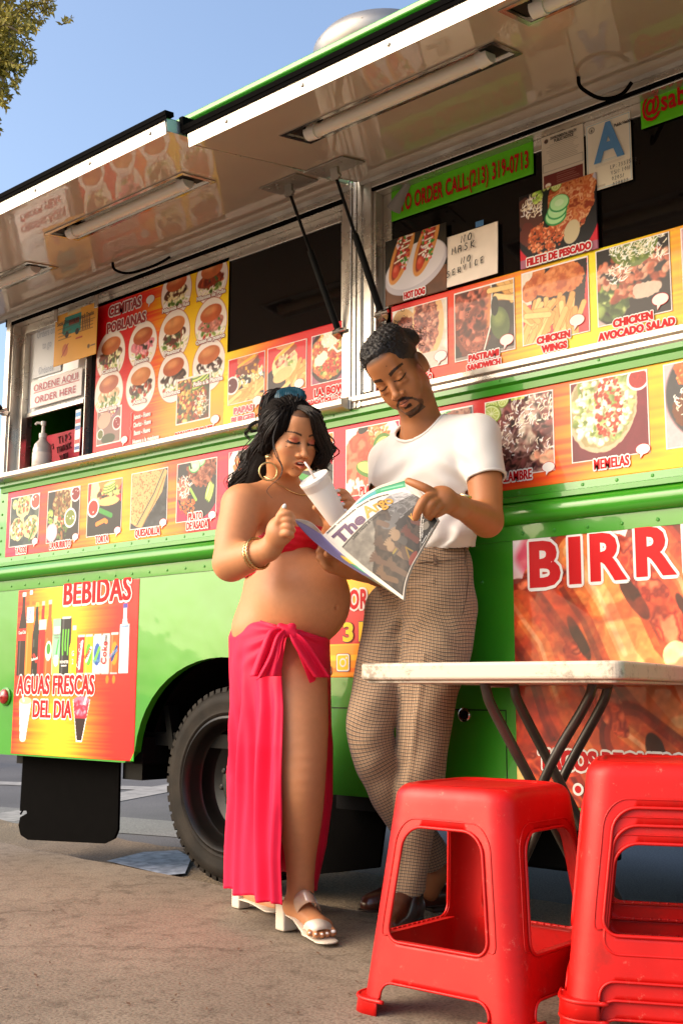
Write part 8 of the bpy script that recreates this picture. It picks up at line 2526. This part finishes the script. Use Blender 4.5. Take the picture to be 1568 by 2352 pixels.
# cloth folds
f = .0045 * np.sin((px - 900) * .12 + (py - 1420) * .10) * np.exp(-(((px - 925) / 40) ** 2 + ((py - 1440) / 70) ** 2))
f += .006 * np.sin((py * .9 + px * .5) * .085) * np.exp(-(((px - 880) / 55) ** 2 + ((py - 1750) / 75) ** 2)) + .004 * np.sin((py * .8 - px) * .09) * np.exp(-(((px - 1040) / 30) ** 2 + ((py - 1480) / 110) ** 2))
f += .005 * np.exp(-((px - (940 - (py - 1800) * .12)) / 7) ** 2) * (py > 1500) * (bA < bB) + .003 * np.sin(py * .05 + px * .04)
f += .006 * np.exp(-((py - (1335 + abs(1) * (1000 - px) * .25)) / 9) ** 2) * (px < 1000) * (px > 880)
p = p + np.array([-.45, -.85, 0]) * f[:, None]
q0 = q; c = p[q].mean(1); cx_, cy_ = toP(c)
_, acA, _ = along(c, legA); bA_, _, _ = along(c, legA); bB_, acB, _ = along(c, legB)
LA = sum(np.linalg.norm(b - a) for a, b in zip(legA[:-1], legA[1:])); LB = sum(np.linalg.norm(b - a) for a, b in zip(legB[:-1], legB[1:]))
m = (cy_ > np.interp(cx_, [840, 960, 1010, 1060, 1100], [1258, 1257, 1256, 1256, 1258])) & ~((bA_ < bB_) & (acA > LA - .002)) & ~((bB_ < bA_) & (acB > LB - .002))
q = q[m]; u, inv = np.unique(q.ravel(), return_inverse=True)
tr = skin_object('trousers', p[u], inv.reshape(-1, 4), M['weave'], man)
isA = bA < bB
def sm(x): x = np.clip(x, 0, 1); return x * x * (3 - 2 * x)
def flatuv(K, phi):
    c, s_ = np.cos(phi), np.sin(phi); u_, z_ = p[:, 0] - K[0], p[:, 2] - K[2]
    return u_ * c + z_ * s_, u_ * s_ - z_ * c
phB = -.18 + (.18 + .40) * sm((py - 1640) / 130); phA = -.06 - .04 * sm((py - 1650) / 100)
xB, yB = flatuv(legB[3], phB); xA, yA = flatuv(legA[3], phA)
kt = sm((py - 1395) / 70); xT, yT = flatuv(legA[3], np.zeros(len(p)))
wx = np.where(isA, xA * kt + xT * (1 - kt), xB + .30); wy = np.where(isA, yA * kt + yT * (1 - kt), yB + .002)
bend = .006 * np.sin(px * .035) + .010 * np.exp(-((px - 925) / 45) ** 2) * np.exp(-((py - 1420) / 60) ** 2)
wy = wy + bend + .5 * f; wx = wx + .35 * f
W2 = np.stack([wx + 5, wy + 5, wy * 0], 1)[u]
at_ = tr.data.attributes.new('weave', 'FLOAT_VECTOR', 'POINT'); at_.data.foreach_set('vector', W2.astype(F4).ravel())
m_ = tr.modifiers.new('solidify', 'SOLIDIFY'); m_.thickness = .003; m_.offset = 0
# waistband seam and belt loops
wb = cr_path([onto(S, x, y, 3.0, 3.5, .004) for x, y in ((958, 1293), (985, 1291), (1015, 1288), (1045, 1285), (1070, 1282), (1086, 1281))], 4)
tubes('waistband', mat('dark_seam', (.10, .06, .04), rough=.9), man, [(wb, .0013)], 5)
for x0, x1 in ((998, 999), (1066, 1068)):
    a, b = onto(S, x0, 1256, 3.0, 3.5, .004), onto(S, x1, 1297, 3.0, 3.5, .004)
    mb = MB(); w_ = toworld([a, b, a + [0, -1, 0]]); mb.bar(Vector(w_[0]), Vector(w_[1]), .010, .004, Vector(w_[2]) - Vector(w_[0]))
    keep(mb.build('belt_loop', mat('loop_cloth', (.26, .17, .11), rough=.9, col2=(.09, .06, .045), vscale=180), bevel=.001), man)
pk = cr_path([onto(S, x, y, 3.0, 3.5, .003) for x, y in ((1071, 1300), (1074, 1330), (1070, 1370), (1062, 1410))], 4)
tubes('pocket_seam', bpy.data.materials['dark_seam'], man, [(pk, .0012)], 5)

# shoes
M['shoe'] = mat('oxblood_leather', (0.085, 0.020, 0.010), rough=.28, coat=.4, var=.4, vscale=16)
M['shoe_sole'] = mat('dark_heel', (0.03, 0.015, 0.01), rough=.5)
def shoe(ank, heel, toe, w=.036):
    ank, heel, toe = map(np.array, (ank, heel, toe))
    d = toe - heel; d[2] = 0; L = np.linalg.norm(d); d /= L; sd_ = np.array([d[1], -d[0], 0])
    S = Sculpt(); z = lambda k, h: heel + d * L * k + up_ * h
    S.cap(z(.02, .045), z(.20, .045), .034, .036, .03); S.chain([z(.0, .032), z(.45, .036), z(.70, .034), z(.92, .026)], [.033, .038, .042, .030], .02)
    S.chain([z(.15, .085), z(.40, .075), z(.62, .055)], [.036, .034, .030], .02)
    S.cap(ank * .25 + z(.15, .09) * .75, ank * .6 + z(.12, .10) * .4, .038, .037, .02)
    S.cap(z(-.1, -.03), z(1.1, -.03), .036, .036, .003, op='s', flat=(sd_, 4.0))
    p, q = sculpt_mesh(S, .0034); skin_object('shoe', p, q, M['shoe'], man)
    S = Sculpt(); S.chain([z(.0, .012), z(.45, .010), z(.72, .008), z(.94, .010)], [.034, .036, .043, .032], .01, flat=((0, 0, 1), .20)); S.box(z(.04, .002), (.028, .030, .012), np.stack([d, sd_, up_], 1), .003, .003)
    p, q = sculpt_mesh(S, .0032); skin_object('shoe_sole', p, q, M['shoe_sole'], man)
    ls = []
    for k in range(5):
        kk = .34 + .07 * k; h_ = .110 - .011 * k
        ls.append((cr_path([z(kk, h_ - .012) + sd_ * .020, z(kk + .01, h_) + sd_ * .006, z(kk + .01, h_) - sd_ * .006, z(kk, h_ - .012) - sd_ * .020], 4), .0016))
    tubes('shoelace', mat('brown_lace', (.02, .01, .008), rough=.8), man, ls, 5)
shoe(Lp(940, 2050, 3.44), (PXD(952, .02, 3.50), 3.50, .012), (PXD(893, .02, 3.27), 3.27, .010))
shoe(Lp(1000, 2005, 3.655), (PXD(1013, .02, 3.70), 3.70, .012), (PXD(838, .02, 3.60), 3.60, .010))
# wrist watch
ax = wrA - elA; ax /= np.linalg.norm(ax); c_ = wrA - ax * .012
a1_ = np.cross(ax, up_); a1_ /= np.linalg.norm(a1_); a2_ = np.cross(ax, a1_)
mb = MB(); m0 = []
pts = [c_ + (a1_ * cos(t) + a2_ * sin(t)) * .0285 for t in np.linspace(0, 2 * pi, 41)[:-1]]
def bandf(u, v):
    t = 2 * pi * u; return tuple(c_ + (a1_ * cos(t) + a2_ * sin(t)) * .0290 + ax * (.010 * (v - .5) * 2))
sheetgrid(bandf, 40, 3, 'watch_strap', mat('brown_strap', (.045, .012, .008), rough=.45), man, .003, closed=True)
dirw = -a2_ * .35 + np.array([0.1, -.35, .75]); dirw -= ax * (dirw @ ax); dirw /= np.linalg.norm(dirw)
w0 = toworld([c_ + dirw * .029, c_ + dirw * .036]); mb = MB(); mb.lathe([(.0165, 0), (.0170, .003), (.0165, .006), (.0145, .0065)], Vector(w0[0]), Vector(w0[1] - w0[0]), 28)
keep(mb.build('watch_case', M['gold'], smooth=True, auto=40), man)
mb = MB(); w1 = toworld([c_ + dirw * .0357]); mb.lathe([(.0140, 0), (.0138, .0004)], Vector(w1[0]), Vector(w0[1] - w0[0]), 28); keep(mb.build('watch_face', M['ink_white']), man)

# ================================================================ the cup and the newspaper
cupo = empty('foam_cup', Vector(toworld([Lp(719, 1150, 3.14)])[0])); tag(cupo, 'tall white foam cup held up to the woman\'s mouth', 'cup')
ct, cb = Vector(toworld([Lp(719.5, 1097, 3.095)])[0]), Vector(toworld([Lp(777, 1196, 3.155)])[0])
axc = (cb - ct); Lc = axc.length; axc.normalize()
M['foam'] = mat('white_foam', (0.80, 0.76, 0.73), rough=.6, bump=.05, bscale=250, bdist=.001)
mb = MB(); mb.lathe([(.0385, 0.006), (.0405, 0.0), (.0432, .001), (.0440, .006), (.0432, .012), (.0420, .014), (.0405, .030), (.0398, .0315), (.0400, .033), (.0285, Lc - .008), (.0282, Lc - .003), (.0275, Lc), (.0, Lc)], ct, axc, 48, caps=False)
keep(mb.build('cup_body', M['foam'], smooth=True, auto=40), cupo)
mb = MB(); mb.lathe([(.0, .004), (.0300, .004), (.0330, .002), (.0390, .004)], ct, axc, 40, caps=False); keep(mb.build('lid', M['white_plastic'], smooth=True, auto=40), cupo)
mb = MB(); mb.tube([Vector(v) for v in toworld([Lp(700, 1062, 3.105), Lp(706, 1070, 3.10), Lp(722, 1098, 3.095)])], .0034, 8); keep(mb.build('straw', mat('clear_straw', (.75, .62, .58), rough=.15, coat=.6), smooth=True), cupo)

news = empty('newspaper', Vector(toworld([Lp(850, 1240, 2.98)])[0])); tag(news, 'open folded newspaper with a photo front page held between the two people', 'newspaper')
def Ln(x, y, D): return Lp(627.2 + .28 * x, 1066.2 + .28 * y, D)
pa, pb_, pc, pd = (410, 580, 3.06), (1100, 175, 2.965), (1355, 455, 2.90), (1070, 1115, 2.90)
def coons(e0, e1, n0, n1):
    pass
top_e = cr_path([Ln(410, 580, 3.055), Ln(560, 450, 3.03), Ln(720, 330, 3.00), Ln(850, 265, 2.985), Ln(980, 235, 2.97), Ln(1095, 215, 2.955)], 8)      # masthead edge
bot_e = cr_path([Ln(1068, 1112, 2.90), Ln(1085, 980, 2.895), Ln(1130, 850, 2.89), Ln(1190, 740, 2.885), Ln(1270, 600, 2.885), Ln(1355, 455, 2.885)], 8)
lef_e = cr_path([Ln(410, 580, 3.055), Ln(560, 720, 3.02), Ln(740, 870, 2.98), Ln(900, 990, 2.94), Ln(1068, 1112, 2.90)], 8)
rig_e = cr_path([Ln(1095, 215, 2.955), Ln(1170, 245, 2.935), Ln(1235, 290, 2.915), Ln(1300, 370, 2.90), Ln(1355, 455, 2.885)], 8)
def samp(E, t): i = t * (len(E) - 1); a = int(min(i, len(E) - 2)); return E[a] * (1 - (i - a)) + E[a + 1] * (i - a)
def page(u, v):
    "u along the masthead, v down the spine"
    A, B, Cc, Dd = lef_e[0], rig_e[0], rig_e[-1], lef_e[-1]
    p = (1 - v) * samp(top_e, u) + v * samp(bot_e, u) + (1 - u) * samp(lef_e, v) + u * samp(rig_e, v)
    p = p - ((1 - u) * (1 - v) * A + u * (1 - v) * B + u * v * Cc + (1 - u) * v * Dd)
    return p + np.array([0, -1, 0]) * (.012 * sin(pi * u) * sin(pi * v) - .004 * sin(3 * pi * u + 1) * (1 - v))
def page_sheet(name, fn, w, h, cv, parent, thick=.0016, mt=None):
    mb_v = np.array([fn(i / (w - 1), j / (h - 1)) for j in range(h) for i in range(w)])
    idx = np.arange(w * h).reshape(h, w); qq = np.stack([idx[:-1, :-1], idx[:-1, 1:], idx[1:, 1:], idx[1:, :-1]], -1).reshape(-1, 4)
    o = skin_object(name, mb_v, qq, mt or M['paper'], parent, (lambda P: cv.a[::-1].reshape(-1, 3)) if cv is not None else None)
    m = o.modifiers.new('solidify', 'SOLIDIFY'); m.thickness = thick; m.offset = 0
    return o
w_, h_ = 150, 156
cv = Cv(w_, h_, 'e6dccf', 31)     # X across, Y up the page; page(u,v): v=1 is the bottom
A_ = cv.asp
cv.rect(.05, .02, .97, .80, '3a2a24')
cv.tint(cv.rect(.05, .05, .97, .80, '3a2a24') * 1.0, ['2c201c', '4a3830', '6a5648', '382a26'], .12)
cv.poly([(.05, .80), (.05, .42), (.20, .50), (.34, .66), (.40, .80)], 'bcb4a8'); cv.tex(cv.mpoly([(.05, .80), (.05, .42), (.20, .50), (.34, .66), (.40, .80)]), .05, .3)
# the reaching figure in a grey jacket
cv.ell(.585, .925 * A_ * .93, .052, .065, '2e1c14', -.3); cv.ell(.60, .86, .040, .05, '5a3626', -.3)
cv.poly([(.60, .82), (.92, .97), (.98, .76), (.88, .55), (.70, .52), (.56, .60)], '8c8a8c'); cv.tint(cv.mpoly([(.60, .82), (.92, .97), (.98, .76), (.88, .55), (.70, .52), (.56, .60)]), ['6a686c', 'b4b4b8', '56565a', 'd0d0d2', '7c7a7c'], .10)
cv.stroke([(.62, .62), (.52, .55), (.46, .62)], .10, '8c8a8c'); cv.stroke([(.47, .60), (.42, .70)], .06, '8a6248'); cv.rect(.70, .30, .95, .56, '241a18'); cv.poly([(.55, .55), (.72, .55), (.62, .30)], '2a2022')
# raised hands
for (x, y, a, L, c_, w2) in ((.18, .40, 1.7, .22, '8a6450', .05), (.30, .46, 1.5, .20, '6e4c3c', .05), (.36, .36, 1.45, .30, 'b08868', .065), (.48, .40, 1.6, .20, '6c645e', .085), (.62, .30, 1.7, .26, '8c4434', .06), (.10, .26, 1.3, .20, 'a07858', .05), (.75, .36, 1.2, .16, '8c4838', .05), (.24, .20, 1.5, .25, '8c6a54', .06), (.44, .14, 1.3, .22, '7c5c4a', .07)):
    x1, y1 = x + L * .25 * cos(a), y + L * .5; cv.stroke([(x + .05, y - L * .6), (x, y)], w2, '6c645e' if c_ == '6c645e' else c_)
    hc_ = 'd8b088' if c_ in ('b08868', '6c645e') else c_
    cv.ell(x, y + .03, w2 * .75, w2 * .8, hc_)
    for k in range(5): t = a + (k - 2) * .26; cv.stroke([(x, y + .03), (x + .095 * cos(t), y + .03 + .095 * sin(t))], .018, hc_)
cv.rect(.325, .30, .395, .318, 'd8c040'); cv.stroke([(.33, .285), (.40, .275)], .022, '6a6058'); cv.stroke([(.45, .10), (.50, .22), (.55, .12)], .018, 'd0a020'); cv.ell(.50, .06, .10, .05, 'b8402c')
cv.poly([(.66, .03), (.97, .03), (.97, .52)], '1c1614'); cv.stroke([(.655, .03), (.97, .52)], .010, 'e6dccf')
cv.ell(.83, .18, .045, .06, 'c8beb0', .5, jag=.3)
cv.rect(0, .80, 1, 1.2, 'e6dccf'); cv.rect(.05, .79, .97, .805, '2a2420')
cv.rect(0, 0, .05, 1.2, 'e6dccf'); cv.rect(.965, 0, 1, 1.2, 'e6dccf'); cv.rect(0, 0, 1, .022, 'e6dccf')
cv.poly([(.55, .80), (.60, .92), (.66, .93), (.78, 1.0), (.90, 1.0), (.965, .80)], '77757a'); cv.tint(cv.mpoly([(.62, .80), (.66, .93), (.78, 1.0), (.90, 1.0), (.965, .80)]), ['8a888c', 'b4b4b8', '66666a'], .08)
cv.ell(.585, .875, .05, .065, '38241a', -.3); cv.ell(.585, .86, .035, .045, '6a4230', -.3); cv.stroke([(.565, .845), (.605, .855)], .008, 'e8e0d8')
cv.tex(np.ones_like(cv.X), .3, .05)
pm_ = ((cv.X > .05) & (cv.X < .965) & (cv.Y > .022) & (cv.Y < .80))[..., None]; cv.a = np.where(pm_, cv.a * .58, cv.a * .90)
page_sheet('front_page', page, w_, h_, cv, news)
def ptf(u0, v0, su, ang_=0.0, lift=.0022):
    c, s = cos(ang_), sin(ang_)
    def tf(a, b, d):
        uu, vv_ = u0 + (a * c - b * s) * su, v0 - (a * s + b * c) * su / A_
        p = page(min(max(uu, 0), 1), min(max(vv_, 0), 1)) + np.array([0, -1, .3]) * (lift + d * .4)
        return tuple(toworld([p])[0])
    return tf
def ptext(body, u, v, size, m, wd, bold=.0, ang_=0.0, sx=.9):
    vs, fs = font_mesh(body, size, bold, sx, 0, 1.0, 'LEFT')
    w = max(v_[0] for v_ in vs); k = wd / w; tf = ptf(u, v, 1.0, ang_)
    mb = MB(); mb.add([tf(v_[0] * k, v_[1] * k if size > .5 else v_[1], 0) for v_ in vs], fs)
    return keep(mb.build('lettering', m), news)
ptext('The', .055, .205, .17, M['ink_purple'], .29, .008); ptext('Argo', .36, .205, .20, M['ink_gold'], .36, .006)
ptext('2020 Westside Fitness Membership', .04, .032, .040, M['ink_black'], .70, .002); ptext('Local News & Culture', .15, .26, .045, M['ink_black'], .33, .001)
ptext('Kobe', .74, .63, .15, M['ink_gold'], .20, .003, .15); ptext('An unparalleled closest experience', .70, .905, .030, M['ink_white'], .30, .0005, .95); ptext('every step of the way', .74, .90, .028, M['ink_white'], .20, .0005, .95)
ptext('Stephanie', .70, .955, .026, M['ink_white'], .09, .0005, .1); ptext('COMPASS', .78, .975, .020, M['ink_white'], .10, .0005, .1)
# back page seen edge-on at the left, inner sheets, folded top
le2 = cr_path([Ln(165, 452, 3.03), Ln(300, 600, 3.02), Ln(480, 745, 3.00), Ln(700, 885, 2.97), Ln(900, 1005, 2.94), Ln(1068, 1114, 2.905)], 8)
te2 = cr_path([Ln(165, 452, 3.03), Ln(270, 500, 3.055), Ln(345, 545, 3.065), Ln(410, 582, 3.058)], 6)
def back(u, v):
    a, b = samp(le2, v), samp(lef_e, v); p = a * (1 - u) + b * u
    k = (1 - v) ** 2; return p * 1.0 + (samp(te2, u) - (le2[0] * (1 - u) + lef_e[0] * u)) * k + np.array([0, .003, 0]) * sin(pi * u)
cb_ = Cv(60, 150, '6c6088', 41); cb_.rect(0, 0, 1, .55, '5c5040'); cb_.tint((cb_.Y < .9) * 1.0, ['5a4a6a', '8a7448', '4a5a4c', '7a5a40'], .5); cb_.ell(.75, 1.45, .30, .22, 'd8b030'); cb_.ell(.75, 1.25, .30, .16, '4c9a70')
cb_.rect(.9, 0, 1, 3, 'd8ccbc')
bp_ = page_sheet('back_page', back, 60, 150, cb_, news)
def in1(u, v):      # cream inner leaves between the back page and the spine top
    p = samp(te2, u); return p + np.array([0, .004, .0]) + np.array([.012 * v, .02 * v, -.010 * v + .016 * sin(pi * u) * (1 - v)])
page_sheet('inner_page', in1, 20, 8, None, news, .001, mat('newsprint', (.62, .54, .46), rough=.8, var=.15, vscale=40))
def fold(u, v):     # the folded-over strip along the masthead
    a = samp(top_e, u); b = samp(cr_path([Ln(430, 560, 3.07), Ln(590, 400, 3.05), Ln(720, 270, 3.03), Ln(850, 185, 3.01), Ln(980, 140, 2.99), Ln(1085, 105, 2.97)], 8), u)
    return a * (1 - v) + b * v + np.array([0, .004 + .010 * sin(pi * v), 0])
cf = Cv(130, 30, 'ded4c6', 51); cf.poly([(.30, .06), (.62, .05), (.60, .16), (.40, .165)], '3c8c94'); cf.poly([(.58, .05), (.99, .05), (.985, .16), (.60, .165)], '2c8c64'); cf.stroke([(.66, .10), (.93, .11)], .025, '6ab08c')
page_sheet('folded_strip', fold, 130, 30, cf, news, .0014)
def flap_(u, v):    # turned corner by the thumb
    a = Ln(1085, 110, 2.965) * (1 - u) + Ln(1240, 255, 2.925) * u; b = Ln(1095, 215, 2.953) * (1 - u) + Ln(1222, 292, 2.918) * u
    return a * (1 - v) + b * v + np.array([0, -.003 * sin(pi * u), 0])
page_sheet('turned_corner', flap_, 14, 6, None, news, .0012, bpy.data.materials['newsprint'])
def back2(u, v):    # the rest of the folded bundle behind the front page
    p = page(u, v); return p + np.array([.004, .010, -.002])
page_sheet('inner_bundle', back2, 20, 20, None, news, .002, bpy.data.materials['newsprint'])
# ---------------------------------------------------------------- tree behind, litter on the ground
M['leaf'] = mat('yellow_green_leaves', (0.22, 0.20, 0.02), rough=.5, col2=(0.48, 0.36, 0.05), vscale=2.5)
M['bark'] = mat('grey_bark', (0.10, 0.075, 0.055), rough=.9, var=.4, vscale=20)
tc_ = at(-60, 60, 11.0); tree = empty('tree', (tc_.x - .6, tc_.y, 0)); tag(tree, 'sunlit tree with small yellow green leaves reaching into the top left corner', 'tree')
rt_ = random.Random(9)
mb = MB(); trunk_top = Vector((tc_.x - .55, tc_.y, tc_.z - .5))
mb.tube([Vector((tc_.x - .6, tc_.y, -.05)), Vector((tc_.x - .55, tc_.y, 2.5)), trunk_top, Vector((tc_.x - .4, tc_.y, tc_.z + 1.2))], [.17, .13, .09, .03], 12)
keep(mb.build('trunk', M['bark'], smooth=True), tree)
mb = MB(); lf = MB()
R0 = RT0
tips = [(118, 12), (95, 42), (72, 80), (58, 118), (44, 150), (34, 190), (26, 216), (10, 225), (60, 30), (30, 60), (20, 120), (0, 170), (-40, 200), (-60, 100), (-80, 30), (-120, 160), (60, -30), (20, -60), (-60, -80), (-150, 40), (-30, 260), (-90, 250)]
for (px, py) in tips:
    e = at(px - 22, py - 4, 11.0 + rt_.uniform(-.5, .5))
    s0 = trunk_top + Vector((0, 0, rt_.uniform(-.2, .9)))
    mid = (s0 + e) / 2 + Vector((0, 0, .15))
    mb.tube([s0, mid, e], [.035, .02, .006], 6)
    for k in range(26):
        c = s0.lerp(e, .35 + .65 * rt_.random()) + Vector([rt_.gauss(0, .085) for _ in range(3)])
        dr = (e - s0).normalized() + Vector([rt_.gauss(0, .5) for _ in range(3)]); dr.normalize()
        mb.tube([c, c + dr * .14], [.006, .003], 4)
        for j in range(24):
            b = c + dr * .16 * rt_.random(); d = Vector([rt_.gauss(0, 1) for _ in range(3)]); d.normalize(); d = (d + dr * .6).normalized()
            w = d.orthogonal().normalized() * .011; L = .055 + .03 * rt_.random()
            lf.add([b, b + d * L * .5 + w, b + d * L, b + d * L * .5 - w], [(0, 1, 2, 3)])
keep(mb.build('branch', M['bark']), tree)
o_ = keep(lf.build('crown', M['leaf']), tree); o_['kind'] = 'stuff'
lt = MB()
for k in range(90):
    px, py = rt_.uniform(-50, 850), rt_.uniform(2060, 2345)
    c = onZ(px, py, .004); a = rt_.random() * pi; L = rt_.uniform(.003, .011); w = L * rt_.uniform(.2, .5)
    d = Vector((cos(a), sin(a), 0)); n_ = Vector((-sin(a), cos(a), 0))
    lt.add([c - d * L, c - n_ * w + Vector((0, 0, .002)), c + d * L + Vector((0, 0, .003)), c + n_ * w + Vector((0, 0, .001))], [(0, 1, 2, 3)])
tag(lt.build('ground_litter', mat('dry_leaf', (.12, .06, .03), rough=.8, var=.5, vscale=40)), 'scattered dry leaf bits and crumbs on the concrete', 'litter', kind='stuff')
